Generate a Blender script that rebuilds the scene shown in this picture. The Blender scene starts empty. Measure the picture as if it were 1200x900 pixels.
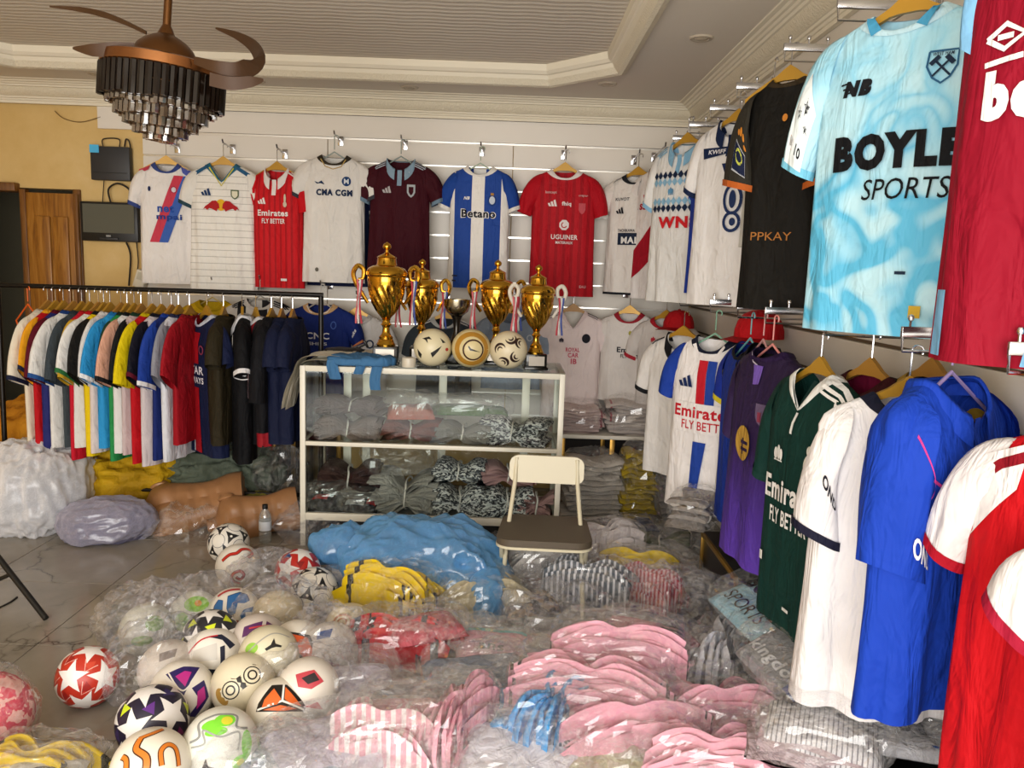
import bpy, bmesh, math, random
import numpy as np
from mathutils import Vector, Matrix, noise
R = math.radians
rnd = random.Random(11)
SC = bpy.context.scene
COL = SC.collection
# ------------------------------------------------------------------ camera (image taken as 1200x900)
FPX = 930.0
CAM = Vector((0, 0, 1.5))
_p, _y, _a = math.atan(133 / FPX), math.atan(7.7 / FPX), 0.035
FW = Vector((math.sin(_y) * math.cos(_p), math.cos(_y) * math.cos(_p), -math.sin(_p)))
_r0 = FW.cross(Vector((0, 0, 1))).normalized()
_u0 = _r0.cross(FW)
RT = _r0 * math.cos(_a) + _u0 * math.sin(_a)
UP = -_r0 * math.sin(_a) + _u0 * math.cos(_a)
cd = bpy.data.cameras.new('camera')
cd.sensor_width = 36.0
cd.lens = FPX / 1200 * 36
cd.clip_start = 0.05
cam = bpy.data.objects.new('camera', cd)
COL.objects.link(cam)
m = Matrix((RT, UP, -FW)).transposed().to_4x4()
m.translation = CAM
cam.matrix_world = m
SC.camera = cam

def ray(x, y): return FW + RT * ((x - 600) / FPX) - UP * ((y - 450) / FPX)
def atY(x, y, Y):
    d = ray(x, y); return CAM + d * (Y / d.y)
def atZ(x, y, Z):
    d = ray(x, y); return CAM + d * ((Z - CAM.z) / d.z)
def atX(x, y, X):
    d = ray(x, y); return CAM + d * (X / d.x)

# ------------------------------------------------------------------ world, daylight, exposure
W = bpy.data.worlds.new('daylight')
SC.world = W
W.use_nodes = True
bg = W.node_tree.nodes['Background']
bg.inputs[0].default_value = (0.93, 0.97, 1.0, 1)
bg.inputs[1].default_value = 1.6

def area_light(name, loc, target, sx, sy, power, col):
    l = bpy.data.lights.new(name, 'AREA')
    l.shape = 'RECTANGLE'; l.size = sx; l.size_y = sy; l.energy = power; l.color = col
    o = bpy.data.objects.new(name, l); COL.objects.link(o)
    o.location = loc
    o.rotation_euler = (Vector(target) - Vector(loc)).to_track_quat('-Z', 'Y').to_euler()
    return o
# daylight falling in through the wide shop front behind the camera
area_light('shopfront_daylight', (-0.9, -1.75, 1.3), (-0.5, 4.0, 1.25), 3.9, 2.3, 212, (1.0, 0.962, 0.91))
SC.view_settings.view_transform = 'Standard'
SC.view_settings.look = 'None'
SC.view_settings.gamma = 1.0
SC.view_settings.use_curve_mapping = False
SC.view_settings.exposure = 0.12
SC.cycles.transparent_max_bounces = 24
SC.cycles.max_bounces = 8
SC.cycles.caustics_reflective = False
SC.cycles.caustics_refractive = False

# ------------------------------------------------------------------ colours and materials
def lin(c):
    return c / 12.92 if c <= 0.04045 else ((c + 0.055) / 1.055) ** 2.4
def hexc(h):
    if isinstance(h, tuple): return h if len(h) == 4 else h + (1,)
    h = h.lstrip('#')
    return tuple(lin(int(h[i:i + 2], 16) / 255) for i in (0, 2, 4)) + (1,)

class NT:
    """small wrapper to write node trees briefly"""
    def __init__(s, mat):
        s.t = mat.node_tree; s.n = s.t.nodes; s.bsdf = s.n.get('Principled BSDF')
    def node(s, kind, **kw):
        n = s.n.new(kind)
        for k, v in kw.items():
            if k.startswith('i_'):
                n.inputs[k[2:].replace('_', ' ')].default_value = v
            else: setattr(n, k, v)
        return n
    def link(s, a, b): s.t.links.new(a, b)
    def math(s, op, a, b=None, c=None):
        n = s.n.new('ShaderNodeMath'); n.operation = op
        for i, v in enumerate((a, b, c)):
            if v is None: continue
            if hasattr(v, 'is_linked'): s.link(v, n.inputs[i])
            else: n.inputs[i].default_value = v
        return n.outputs[0]
    def mix(s, f, a, b):
        n = s.n.new('ShaderNodeMix'); n.data_type = 'RGBA'
        for sock, v in ((n.inputs[0], f), (n.inputs[6], a), (n.inputs[7], b)):
            if hasattr(v, 'is_linked'): s.link(v, sock)
            else: sock.default_value = v if sock is n.inputs[0] else hexc(v)
        return n.outputs[2]
    def obj(s):
        n = s.n.new('ShaderNodeTexCoord'); x = s.n.new('ShaderNodeSeparateXYZ')
        s.link(n.outputs['Object'], x.inputs[0]); return n.outputs['Object'], x.outputs[0], x.outputs[1], x.outputs[2]
    def pos(s):
        n = s.n.new('ShaderNodeNewGeometry'); x = s.n.new('ShaderNodeSeparateXYZ')
        s.link(n.outputs['Position'], x.inputs[0]); return n.outputs['Position'], x.outputs[0], x.outputs[1], x.outputs[2]
    def noise(s, vec, scale, detail=3, rough=0.5, dist=0):
        n = s.n.new('ShaderNodeTexNoise')
        n.inputs['Scale'].default_value = scale; n.inputs['Detail'].default_value = detail
        n.inputs['Roughness'].default_value = rough; n.inputs['Distortion'].default_value = dist
        if vec is not None: s.link(vec, n.inputs['Vector'])
        return n.outputs['Fac']
    def ramp(s, f, stops, interp='LINEAR'):
        n = s.n.new('ShaderNodeValToRGB'); n.color_ramp.interpolation = interp
        e = n.color_ramp.elements
        while len(e) < len(stops): e.new(0.5)
        for i, (p, c) in enumerate(stops):
            e[i].position = p; e[i].color = hexc(c)
        s.link(f, n.inputs[0]); return n.outputs[0]
    def bump(s, h, strength=0.3, dist=0.01):
        n = s.n.new('ShaderNodeBump'); n.inputs['Strength'].default_value = strength
        n.inputs['Distance'].default_value = dist; s.link(h, n.inputs['Height'])
        s.link(n.outputs[0], s.bsdf.inputs['Normal'])

MATS = {}
def mat(name, color='#888888', rough=0.7, metal=0.0, build=None, spec=None, **kw):
    if name in MATS: return MATS[name]
    m = bpy.data.materials.new(name); m.use_nodes = True
    t = NT(m); b = t.bsdf
    b.inputs['Base Color'].default_value = hexc(color)
    b.inputs['Roughness'].default_value = rough
    b.inputs['Metallic'].default_value = metal
    if spec is not None: b.inputs['Specular IOR Level'].default_value = spec
    for k, v in kw.items(): b.inputs[k.replace('_', ' ')].default_value = v
    if build:
        c = build(t)
        if c is not None: t.link(c, b.inputs['Base Color'])
    MATS[name] = m
    return m

def drape_bump(t, v):
    mp = t.node('ShaderNodeMapping'); mp.inputs['Scale'].default_value = (1, 1, 0.28); t.link(v, mp.inputs[0])
    n = t.noise(mp.outputs[0], 17, 3, 0.55, 0.8)
    n2 = t.noise(v, 7, 2, 0.5, 1.5)
    t.bump(t.math('ADD', n, t.math('MULTIPLY', n2, 0.8)), 0.75, 0.022)
def fab(color, rough=0.72):
    """knitted polyester of one colour"""
    def b(t):
        v, x, y, z = t.obj()
        n = t.noise(v, 9, 3)
        drape_bump(t, v)
        c = hexc(color)
        dk = tuple(k * 0.86 for k in c[:3]) + (1,)
        return t.mix(n, dk, c)
    return mat('fabric_' + str(color), color, rough, 0, b, spec=0.14)

def film(name, tint='#ffffff', body=0.02, gloss=0.16, rough=0.07, bodycol='#f2f0ee', glint=0.15):
    """thin clear polythene: see-through, with sheen and a little milkiness"""
    if name in MATS: return MATS[name]
    m = bpy.data.materials.new(name); m.use_nodes = True
    t = NT(m); t.n.remove(t.bsdf)
    out = t.n['Material Output']
    tr = t.node('ShaderNodeBsdfTransparent'); tr.inputs[0].default_value = hexc(tint)
    df = t.node('ShaderNodeBsdfDiffuse'); df.inputs[0].default_value = hexc(bodycol)
    gl = t.node('ShaderNodeBsdfGlossy'); gl.inputs[0].default_value = (1, 1, 1, 1); gl.inputs[1].default_value = rough
    lw = t.node('ShaderNodeLayerWeight'); lw.inputs[0].default_value = 0.35
    tc = t.node('ShaderNodeTexCoord')
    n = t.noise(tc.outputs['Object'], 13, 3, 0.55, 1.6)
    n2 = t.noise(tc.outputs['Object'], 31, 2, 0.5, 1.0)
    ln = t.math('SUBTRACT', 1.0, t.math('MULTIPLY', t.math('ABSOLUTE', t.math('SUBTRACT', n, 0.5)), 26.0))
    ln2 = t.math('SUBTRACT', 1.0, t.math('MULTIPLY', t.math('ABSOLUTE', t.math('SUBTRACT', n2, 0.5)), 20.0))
    cre = t.math('MULTIPLY', t.math('MAXIMUM', t.math('MAXIMUM', ln, t.math('MULTIPLY', ln2, 0.6)), 0.0), glint)  # white lines painted into the film, as if its creases caught the light
    f = t.math('MULTIPLY_ADD', t.math('POWER', lw.outputs['Facing'], 1.6), gloss * 2.0, gloss * 0.35)
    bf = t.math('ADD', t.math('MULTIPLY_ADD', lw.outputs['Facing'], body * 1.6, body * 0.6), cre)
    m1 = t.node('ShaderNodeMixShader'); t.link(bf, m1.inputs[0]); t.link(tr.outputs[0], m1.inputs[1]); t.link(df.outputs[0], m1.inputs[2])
    m2 = t.node('ShaderNodeMixShader'); t.link(f, m2.inputs[0]); t.link(m1.outputs[0], m2.inputs[1]); t.link(gl.outputs[0], m2.inputs[2])
    t.link(m2.outputs[0], out.inputs[0])
    MATS[name] = m
    return m

# ------------------------------------------------------------------ mesh helpers
class MB:
    def __init__(s): s.v = []; s.f = []
    def add(s, vs, fs):
        o = len(s.v); s.v += [tuple(p) for p in vs]; s.f += [tuple(i + o for i in f) for f in fs]; return s
    def box(s, c, d, rot=None, bev=0):
        if bev:
            bm = bmesh.new(); bmesh.ops.create_cube(bm, size=1)
            bmesh.ops.scale(bm, vec=d, verts=bm.verts)
            bmesh.ops.bevel(bm, geom=bm.edges[:], offset=bev, segments=2, affect='EDGES', profile=0.5)
            bm.verts.index_update()
            vs = [v.co.copy() for v in bm.verts]; fs = [[v.index for v in f.verts] for f in bm.faces]; bm.free()
        else:
            x, y, z = d[0] / 2, d[1] / 2, d[2] / 2
            vs = [Vector(p) for p in ((-x, -y, -z), (x, -y, -z), (x, y, -z), (-x, y, -z), (-x, -y, z), (x, -y, z), (x, y, z), (-x, y, z))]
            fs = [(0, 3, 2, 1), (4, 5, 6, 7), (0, 1, 5, 4), (1, 2, 6, 5), (2, 3, 7, 6), (3, 0, 4, 7)]
        if rot is not None: vs = [rot @ v for v in vs]
        return s.add([v + Vector(c) for v in vs], fs)
    def grid(s, pts, nu, nv, cu=False, cv=False):
        """pts[v*nu+u]; cu/cv close the direction"""
        fs = []
        for j in range(nv if cv else nv - 1):
            for i in range(nu if cu else nu - 1):
                a = j * nu + i; b = j * nu + (i + 1) % nu
                c = ((j + 1) % nv) * nu + (i + 1) % nu; d = ((j + 1) % nv) * nu + i
                fs.append((a, b, c, d))
        return s.add(pts, fs)
    def tube(s, path, r, seg=8, cap=True, closed=False):
        path = [Vector(p) for p in path]; n = len(path)
        rs = r if isinstance(r, (list, tuple)) else [r] * n
        t0 = (path[1] - path[0]).normalized()
        nrm = t0.orthogonal().normalized(); pts = []
        for i, p in enumerate(path):
            if closed: t = (path[(i + 1) % n] - path[i - 1]).normalized()
            else: t = (path[min(i + 1, n - 1)] - path[max(i - 1, 0)]).normalized()
            nrm = (nrm - t * nrm.dot(t))
            nrm = nrm.normalized() if nrm.length > 1e-6 else t.orthogonal().normalized()
            b = t.cross(nrm)
            for k in range(seg):
                a = 2 * math.pi * k / seg
                pts.append(p + (nrm * math.cos(a) + b * math.sin(a)) * rs[i])
        o = len(s.v)
        s.grid(pts, seg, n, True, closed)
        if cap and not closed:
            s.f.append(tuple(o + k for k in reversed(range(seg)))); s.f.append(tuple(o + (n - 1) * seg + k for k in range(seg)))
        return s
    def lathe(s, prof, seg=32, c=(0, 0, 0), fn=None):
        pts = []
        for j, (r, z) in enumerate(prof):
            for k in range(seg):
                a = 2 * math.pi * k / seg
                rr, aa = (fn(r, z, a) if fn else (r, a))
                pts.append((c[0] + rr * math.cos(aa), c[1] + rr * math.sin(aa), c[2] + z))
        o = len(s.v)
        s.grid(pts, seg, len(prof), True)
        if prof[0][0] > 1e-5: s.f.append(tuple(o + k for k in reversed(range(seg))))
        if prof[-1][0] > 1e-5: s.f.append(tuple(o + (len(prof) - 1) * seg + k for k in range(seg)))
        return s
    def prism(s, poly, axis_fn, a, b):
        """polygon extruded from a to b; axis_fn(u,v,w)->point"""
        n = len(poly)
        vs = [axis_fn(u, v, a) for u, v in poly] + [axis_fn(u, v, b) for u, v in poly]
        fs = [tuple(range(n))[::-1], tuple(range(n, 2 * n))] + [(i, (i + 1) % n, n + (i + 1) % n, n + i) for i in range(n)]
        return s.add(vs, fs)
    def mesh(s, name, mt=None, smooth=True, angle=40):
        me = bpy.data.meshes.new(name)
        me.from_pydata(s.v, [], s.f); me.update()
        if mt is not None:
            for q in (mt if isinstance(mt, (list, tuple)) else [mt]): me.materials.append(q)
        if smooth:
            me.polygons.foreach_set('use_smooth', [True] * len(me.polygons))
            if angle: me.set_sharp_from_angle(angle=R(angle))
        return me
    def build(s, name, mt=None, parent=None, smooth=True, angle=40):
        return link(name, s.mesh(name, mt, smooth, angle), parent)

def link(name, me, parent=None):
    o = bpy.data.objects.new(name, me); COL.objects.link(o)
    if parent is not None: o.parent = parent
    return o
def tag(o, label=None, cat=None, group=None, kind=None):
    if label: o['label'] = label
    if cat: o['category'] = cat
    if group: o['group'] = group
    if kind: o['kind'] = kind
    return o
def thing(name, label, cat, loc=(0, 0, 0), rot=(0, 0, 0), group=None):
    o = bpy.data.objects.new(name, None); COL.objects.link(o)
    o.empty_display_size = 0.05
    o.location = loc; o.rotation_euler = rot
    return tag(o, label, cat, group)
def rotz(a): return Matrix.Rotation(a, 3, 'Z')
def bez(p0, p1, p2, p3, n=10):
    p0, p1, p2, p3 = map(Vector, (p0, p1, p2, p3)); out = []
    for i in range(n + 1):
        t = i / n; u = 1 - t
        out.append(p0 * u ** 3 + p1 * 3 * u * u * t + p2 * 3 * u * t * t + p3 * t ** 3)
    return out
def lerp(a, b, t): return a + (b - a) * t
def keys(ks, x):
    """smooth piecewise interpolation"""
    if x <= ks[0][0]: return ks[0][1]
    for (a, va), (b, vb) in zip(ks, ks[1:]):
        if x <= b:
            t = (x - a) / (b - a); return va + (vb - va) * t
    return ks[-1][1]

WHITE = '#f1efec'
M_GOLDM = mat('polished_gold', '#d8a63c', 0.14, 1.0)
M_CHROME = mat('chrome', '#c9c9cc', 0.18, 1.0)
M_BLACK = mat('black_paint', '#0b0b0c', 0.45)
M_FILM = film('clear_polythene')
# ================================================================== THE ROOM
XR, YB, XL, YF, ZC = 1.24, 5.4, -4.2, -1.9, 2.59
def vein(t):
    v, x, y, z = t.pos()
    mp = t.node('ShaderNodeMapping'); mp.inputs['Rotation'].default_value = (0, 0, 0.5); t.link(v, mp.inputs[0])
    n1 = t.noise(mp.outputs[0], 1.6, 5, 0.6)
    wv = t.node('ShaderNodeTexVoronoi', feature='DISTANCE_TO_EDGE'); wv.inputs['Scale'].default_value = 1.75
    ad = t.node('ShaderNodeMixRGB'); ad.blend_type = 'LINEAR_LIGHT'; ad.inputs[0].default_value = 0.28
    nn = t.node('ShaderNodeTexNoise'); nn.inputs['Scale'].default_value = 3.2; nn.inputs['Detail'].default_value = 5
    t.link(mp.outputs[0], nn.inputs['Vector'])
    t.link(mp.outputs[0], ad.inputs[1]); t.link(nn.outputs['Color'], ad.inputs[2]); t.link(ad.outputs[0], wv.inputs['Vector'])
    base = t.ramp(n1, [(0.3, '#857e73'), (0.55, '#9c958a'), (0.75, '#8c8478')])
    msk = t.math('MULTIPLY', t.ramp(wv.outputs['Distance'], [(0.0, '#ffffff'), (0.012, '#8a8a8a'), (0.04, '#000000')]), t.ramp(t.noise(mp.outputs[0], 2.3, 2), [(0.38, '#000000'), (0.6, '#ffffff')]))
    return t.mix(msk, base, '#4f463b')
M_TILE = mat('polished_marble_tile', '#a8a297', 0.16, 0, vein, spec=0.45)
M_GROUT = mat('tile_grout', '#99928a', 0.9)
fl = MB().box((-1.48, 1.75, -0.02), (5.7, 7.5, 0.04)).build('floor', M_GROUT)
tag(fl, 'polished cream marble tile floor', kind='structure')
ts = 0.6
tm = MB().box((0, 0, 0.0015), (ts - 0.004, ts - 0.004, 0.005), bev=0.0012).mesh('tile', M_TILE, False)
for i in range(9):
    for j in range(12):
        x = XL + 0.32 + ts * i; y = -1.6 + ts * j
        if x > XR + 0.1 or y > YB: continue
        o = link('tile', tm, fl); o.location = (x, y, 0)

def plaster(t):
    v, x, y, z = t.pos()
    t.bump(t.noise(v, 60, 3), 0.1, 0.003)
    return t.ramp(t.noise(v, 2.2, 5, 0.65), [(0.3, '#cba866'), (0.55, '#d6b678'), (0.75, '#dec18a')])
M_YEL = mat('ochre_plaster', '#cfa95c', 0.85, 0, plaster)
M_CEIL = mat('matt_ceiling_paint', '#ddd4c6', 0.9)
def carved(t):
    v, x, y, z = t.pos()
    t.bump(t.noise(v, 75, 4, 0.65), 0.55, 0.012)
M_CARVE = mat('carved_cornice_plaster', '#e2d8c0', 0.75, 0, carved)
M_MOULD = mat('plain_cornice_plaster', '#e4dbc6', 0.7)
def slat_b(t):
    v, x, y, z = t.pos()
    return t.ramp(t.noise(v, 1.2, 3), [(0.3, '#ddd5c9'), (0.7, '#e6dfd4')])
M_SLAT = mat('cream_laminate', '#e2dacb', 0.42, 0, slat_b, spec=0.4)
M_ALU = mat('aluminium_insert', '#e9e6df', 0.28, 0.9)
M_GROOVE = mat('groove_brown', '#6d5c49', 0.6)

# door opening in the back wall
DX0, DX1, DZ = -3.72, -2.86, 1.93
wb = MB()
wb.box(((XL + DX0) / 2, YB + 0.06, ZC / 2), (DX0 - XL, 0.12, ZC))
wb.box(((DX1 + XR + 0.12) / 2, YB + 0.06, ZC / 2), (XR + 0.12 - DX1, 0.12, ZC))
wb.box(((DX0 + DX1) / 2, YB + 0.06, (ZC + DZ) / 2), (DX1 - DX0, 0.12, ZC - DZ))
wb = tag(wb.build('wall_back', M_YEL, smooth=False), 'ochre plaster back wall with cream slat boards', kind='structure')
wr = tag(MB().box((XR + 0.06, 1.75, ZC / 2), (0.12, 7.3, ZC)).build('wall_right', M_GROOVE, smooth=False), 'right wall lined with cream slat boards', kind='structure')
tag(MB().box((XL - 0.06, 1.75, ZC / 2), (0.12, 7.4, ZC)).build('wall_left', M_YEL, smooth=False), 'ochre plaster left wall', kind='structure')
wf = MB().box((0.0, YF - 0.06, 0.02), (8.4, 0.12, 0.06)).box((0, YF - 0.06, 2.55), (8.4, 0.12, 0.2))
wf.box((XL + 0.5, YF - 0.06, 1.3), (1.0, 0.12, 2.2)).box((XR - 0.1, YF - 0.06, 1.3), (0.3, 0.12, 2.2))
tag(wf.build('wall_front', M_YEL, smooth=False), 'shop front wall around the window', kind='structure')
wn = thing('window_1', 'wide shop window with white mullions', None, (0, YF, 0)); wn['kind'] = 'structure'
for i in range(6):
    MB().box((-3.2 + i * 0.86, -0.03, 1.24), (0.06, 0.05, 2.42)).build('mullion', M_MOULD, wn)
MB().box((-1.1, -0.03, 1.75), (4.2, 0.04, 0.05)).build('transom', M_MOULD, wn)

# slat boards on the back wall: each board its own piece, bright insert between two boards
SX0 = -2.43
def board(x0, x1, z0, z1, parent, name='slat_board'):
    o = MB().box(((x0 + x1) / 2, YB - 0.011, (z0 + z1) / 2), (x1 - x0, 0.022, z1 - z0), bev=0.003).build(name, M_SLAT, parent, smooth=False); return o
board(-2.72, XR, 2.325, 2.475, wb, 'fascia_board')
for k in range(13):
    zt = 2.311 - 0.15 * k
    for x0, x1 in ((SX0, -1.22), (-1.216, -0.002), (0.002, XR - 0.02)):
        board(x0, x1, zt - 0.139, zt, wb)
    MB().box(((SX0 + XR) / 2, YB - 0.006, zt + 0.0065), (XR - SX0, 0.006, 0.013)).build('groove_insert', M_ALU, wb)
for k in range(16):
    zt = 2.345 - 0.15 * k
    if zt < 0.2: break
    for y0, y1 in ((-1.2, 1.22), (1.224, 3.66), (3.664, YB - 0.022)):
        MB().box((XR - 0.01, (y0 + y1) / 2, zt - 0.0695), (0.02, y1 - y0, 0.137), bev=0.003).build('slat_board', M_SLAT, wr, smooth=False)
MB().box((XR - 0.01, 1.9, 2.41), (0.02, 7.0, 0.12)).build('fascia_board', M_SLAT, wr)

# ceiling: outer band, mouldings and a raised ribbed tray
def octo(x0, x1, y0, y1, c): return [(x0 + c, y1), (x1 - c, y1), (x1, y1 - c), (x1, y0 + c), (x1 - c, y0), (x0 + c, y0), (x0, y0 + c), (x0, y1 - c)]
P1 = octo(-3.3, 0.6, -1.0, 4.87, 0.38)
x0, x1, y0, y1 = XL, XR, YF, YB
P0 = [(P1[0][0], y1), (P1[1][0], y1), (x1, P1[2][1]), (x1, P1[3][1]), (P1[4][0], y0), (P1[5][0], y0), (x0, P1[6][1]), (x0, P1[7][1])]
cm = MB()
vs = [(x, y, ZC) for x, y in P1] + [(x, y, ZC) for x, y in P0] + [(x1, y1, ZC), (x1, y0, ZC), (x0, y0, ZC), (x0, y1, ZC)]
fs = [(i, (i + 1) % 8, 8 + (i + 1) % 8, 8 + i) for i in range(8)] + [(9, 16, 10), (11, 17, 12), (13, 18, 14), (15, 19, 8)]
cm.add(vs, fs)
ceil = tag(cm.build('ceiling', M_CEIL, smooth=False), 'beige ceiling with raised ribbed tray', kind='structure')
MB().box((-1.48, 1.75, ZC + 0.2), (5.7, 7.5, 0.06)).build('ceiling_slab', M_CEIL, ceil)
def ribs(t):
    v, x, y, z = t.pos()
    w = t.math('SINE', t.math('MULTIPLY_ADD', y, 120, t.math('MULTIPLY', t.math('SINE', t.math('MULTIPLY', x, 26)), 0.5)))
    t.bump(w, 0.35, 0.003)
    return t.mix(t.math('MULTIPLY_ADD', w, 0.5, 0.5), '#d2c8b9', '#e6decf')
M_RIB = mat('ribbed_ceiling_panel', '#c9bfae', 0.8, 0, ribs)
MB().add([(x, y, ZC + 0.085) for x, y in octo(-3.32, 0.62, -1.02, 4.89, 0.38)], [tuple(range(8))]).build('ribbed_panel', M_RIB, ceil, smooth=False)

def sweep(path, prof, closed, name, mts, parent=None, bands=None):
    """profile points (d inward, z) swept round a polygon with mitred corners; d measured to the left of travel"""
    n = len(path); P = [Vector((x, y)) for x, y in path]
    rings = []
    for i in range(n):
        if closed or 0 < i < n - 1:
            a = (P[i] - P[i - 1]).normalized(); b = (P[(i + 1) % n] - P[i]).normalized()
        elif i == 0: a = b = (P[1] - P[0]).normalized()
        else: a = b = (P[-1] - P[-2]).normalized()
        na = Vector((-a.y, a.x)); nb = Vector((-b.y, b.x)); mm = (na + nb).normalized(); k = 1 / max(0.2, mm.dot(na))
        rings.append([(P[i].x + mm.x * k * d, P[i].y + mm.y * k * d, z) for d, z in prof])
    out = []
    for (j0, j1, nm, mt) in bands:
        mb = MB(); pts = []
        for rg in rings: pts += rg[j0:j1 + 1]
        mb.grid(pts, j1 - j0 + 1, n, False, closed)
        out.append(mb.build(nm, mt, parent, angle=25))
    return out
# crown moulding along the walls: plain fillets, a carved band, more fillets
zb = 2.475
crown = [(0.022, zb - 0.012), (0.045, zb - 0.012), (0.045, zb + 0.004), (0.052, zb + 0.006), (0.056, zb + 0.016), (0.066, zb + 0.018), (0.070, zb + 0.028), (0.078, zb + 0.030),
         (0.092, zb + 0.038), (0.108, zb + 0.052), (0.120, zb + 0.068), (0.126, zb + 0.076), (0.136, zb + 0.078), (0.142, zb + 0.088), (0.152, zb + 0.090),
         (0.160, zb + 0.098), (0.172, zb + 0.100), (0.180, zb + 0.108), (0.200, zb + 0.110), (0.204, ZC)]
room_path = [(XR, YF), (XR, YB), (XL, YB), (XL, YF)]
tr = thing('trim_1', 'cream carved crown moulding round the walls', None); tr['kind'] = 'structure'
sweep(room_path, crown, True, 'crown', None, tr, [(0, 7, 'lower_fillet', M_MOULD), (7, 11, 'carved_band', M_CARVE), (11, 19, 'upper_fillet', M_MOULD)])
tr2 = thing('trim_2', 'cream carved moulding framing the ceiling tray', None); tr2['kind'] = 'structure'
tp = [(0.0, ZC + 0.004), (0.006, ZC - 0.02), (0.03, ZC - 0.026), (0.05, ZC - 0.02), (0.075, ZC + 0.01), (0.085, ZC + 0.03), (0.095, ZC + 0.034), (0.11, ZC + 0.05), (0.115, ZC + 0.085)]
sweep(P1[::-1], tp, True, 'tray', None, tr2, [(0, 1, 'edge_fillet', M_MOULD), (1, 4, 'carved_band', M_CARVE), (4, 8, 'inner_fillet', M_MOULD)])
tag(MB().box(((SX0 + XR) / 2 + 0.2, YB - 0.028, 2.4685), (3.2, 0.012, 0.012)).build('trim_3', mat('dark_strip', '#3a2a1c', 0.7)), 'thin dark strip under the crown moulding', kind='structure')  # dark brown strip along the lower edge of the crown

# recessed ceiling lamps (unlit)
M_RIM = mat('lamp_rim', '#b9ac98', 0.45)
M_LENS = mat('frosted_lamp_lens', '#a89b86', 0.35)
for (px, py), where in zip(((822, 44), (712, 98), (480, 102), (300, 95), (113, 86)),
        ('nearest the right wall', 'beside the cut corner of the ceiling tray', 'above the maroon polo shirt', 'just right of the fan chandelier', 'left of the fan chandelier')):
    p = atZ(px, py, ZC)
    r = thing('downlight', 'unlit round recessed ceiling lamp ' + where, 'lamp', (p.x, p.y, ZC), group='recessed ceiling lamps')
    MB().lathe([(0.032, -0.002), (0.036, -0.008), (0.05, -0.008), (0.056, 0.0)], 28).build('rim', M_RIM, r)
    MB().lathe([(0.0, -0.014), (0.012, -0.013), (0.024, -0.010), (0.033, -0.004)], 24).build('lens', M_LENS, r)

# door
def wood(cols, sc=9):
    def b(t):
        v, x, y, z = t.obj()
        mp = t.node('ShaderNodeMapping'); mp.inputs['Scale'].default_value = (1, 1, 0.09); t.link(v, mp.inputs[0])
        n = t.noise(mp.outputs[0], sc * 4, 5, 0.6, 0.6)
        return t.ramp(n, [(0.3, cols[0]), (0.5, cols[1]), (0.72, cols[2])])
    return b
M_DOOR = mat('varnished_door_wood', '#7a4a1c', 0.35, 0, wood(('#6b3f18', '#94601f', '#ae7a36')))
M_DOORF = mat('door_frame_wood', '#5d3714', 0.4, 0, wood(('#4a2b10', '#6f4519', '#875a28')))
d1 = thing('door_1', 'half open double door of varnished brown wood', None, (0, YB, 0)); d1['kind'] = 'structure'
MB().box((DX0 + 0.02, 0.05, DZ / 2), (0.06, 0.14, DZ), bev=0.006).box((DX1 - 0.02, 0.05, DZ / 2), (0.05, 0.14, DZ), bev=0.006).box(((DX0 + DX1) / 2 - 0.22, 0.02, DZ + 0.0), (DX1 - DX0 - 0.36, 0.16, 0.055), bev=0.006).build('door_frame', M_DOORF, d1)
# right leaf, closed
lx0, lx1, lz = -3.215, -2.86, 1.9
leaf = MB().box(((lx0 + lx1) / 2, -0.01, lz / 2), (lx1 - lx0, 0.035, lz), bev=0.004).build('door_leaf', M_DOOR, d1)
for xa, xb in ((-3.15, -3.05), (-3.03, -2.93)):
    MB().box(((xa + xb) / 2, -0.034, 0.94), (xb - xa, 0.02, 1.62), bev=0.009).build('raised_panel', M_DOOR, leaf)
MB().box((-2.873, -0.034, lz / 2), (0.03, 0.03, lz), bev=0.004).build('edge_stile', M_DOORF, leaf)
MB().box((lx0 - 0.012, -0.01, lz / 2 + 0.01), (0.04, 0.05, lz + 0.02), bev=0.004).build('meeting_stile', M_DOORF, leaf)
# dim room beyond
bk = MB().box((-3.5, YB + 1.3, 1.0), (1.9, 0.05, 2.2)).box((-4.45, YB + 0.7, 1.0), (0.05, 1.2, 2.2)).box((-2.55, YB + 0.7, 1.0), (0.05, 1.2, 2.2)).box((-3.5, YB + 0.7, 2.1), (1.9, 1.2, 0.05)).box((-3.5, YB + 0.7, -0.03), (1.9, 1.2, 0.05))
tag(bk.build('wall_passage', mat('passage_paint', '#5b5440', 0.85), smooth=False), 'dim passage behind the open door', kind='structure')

# ================================================================== FITTINGS ON THE YELLOW WALL
M_DGREY = mat('dark_grey_case', '#2b2b2d', 0.5)
M_SCREEN = mat('dead_screen', '#20221f', 0.12)
p = atY(131, 192, 5.36)
rec = thing('recorder_box', 'dark grey recorder box with blue sticker hung high on yellow wall', 'box', (p.x, 5.36, p.z))
MB().box((0, 0, 0), (0.255, 0.05, 0.215), bev=0.006).build('case', M_DGREY, rec)
MB().box((-0.098, -0.027, 0.09), (0.06, 0.003, 0.05)).build('sticker', mat('blue_sticker', '#49b6e8', 0.5), rec)
MB().box((0, -0.027, -0.06), (0.22, 0.003, 0.004)).build('seam', M_BLACK, rec)
p = atY(129, 260, 5.33)
mon = thing('wall_monitor', 'small black television screen hanging on the yellow wall', 'monitor', (p.x, 5.33, p.z))
MB().box((0, 0.01, 0), (0.375, 0.05, 0.255), bev=0.008).build('case', M_BLACK, mon)
MB().box((0, -0.018, 0.02), (0.335, 0.006, 0.185)).build('screen', mat('grey_screen', '#55574f', 0.16), mon)
MB().box((0, -0.022, -0.11), (0.12, 0.012, 0.012), bev=0.002).build('speaker_bar', M_DGREY, mon)
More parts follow.
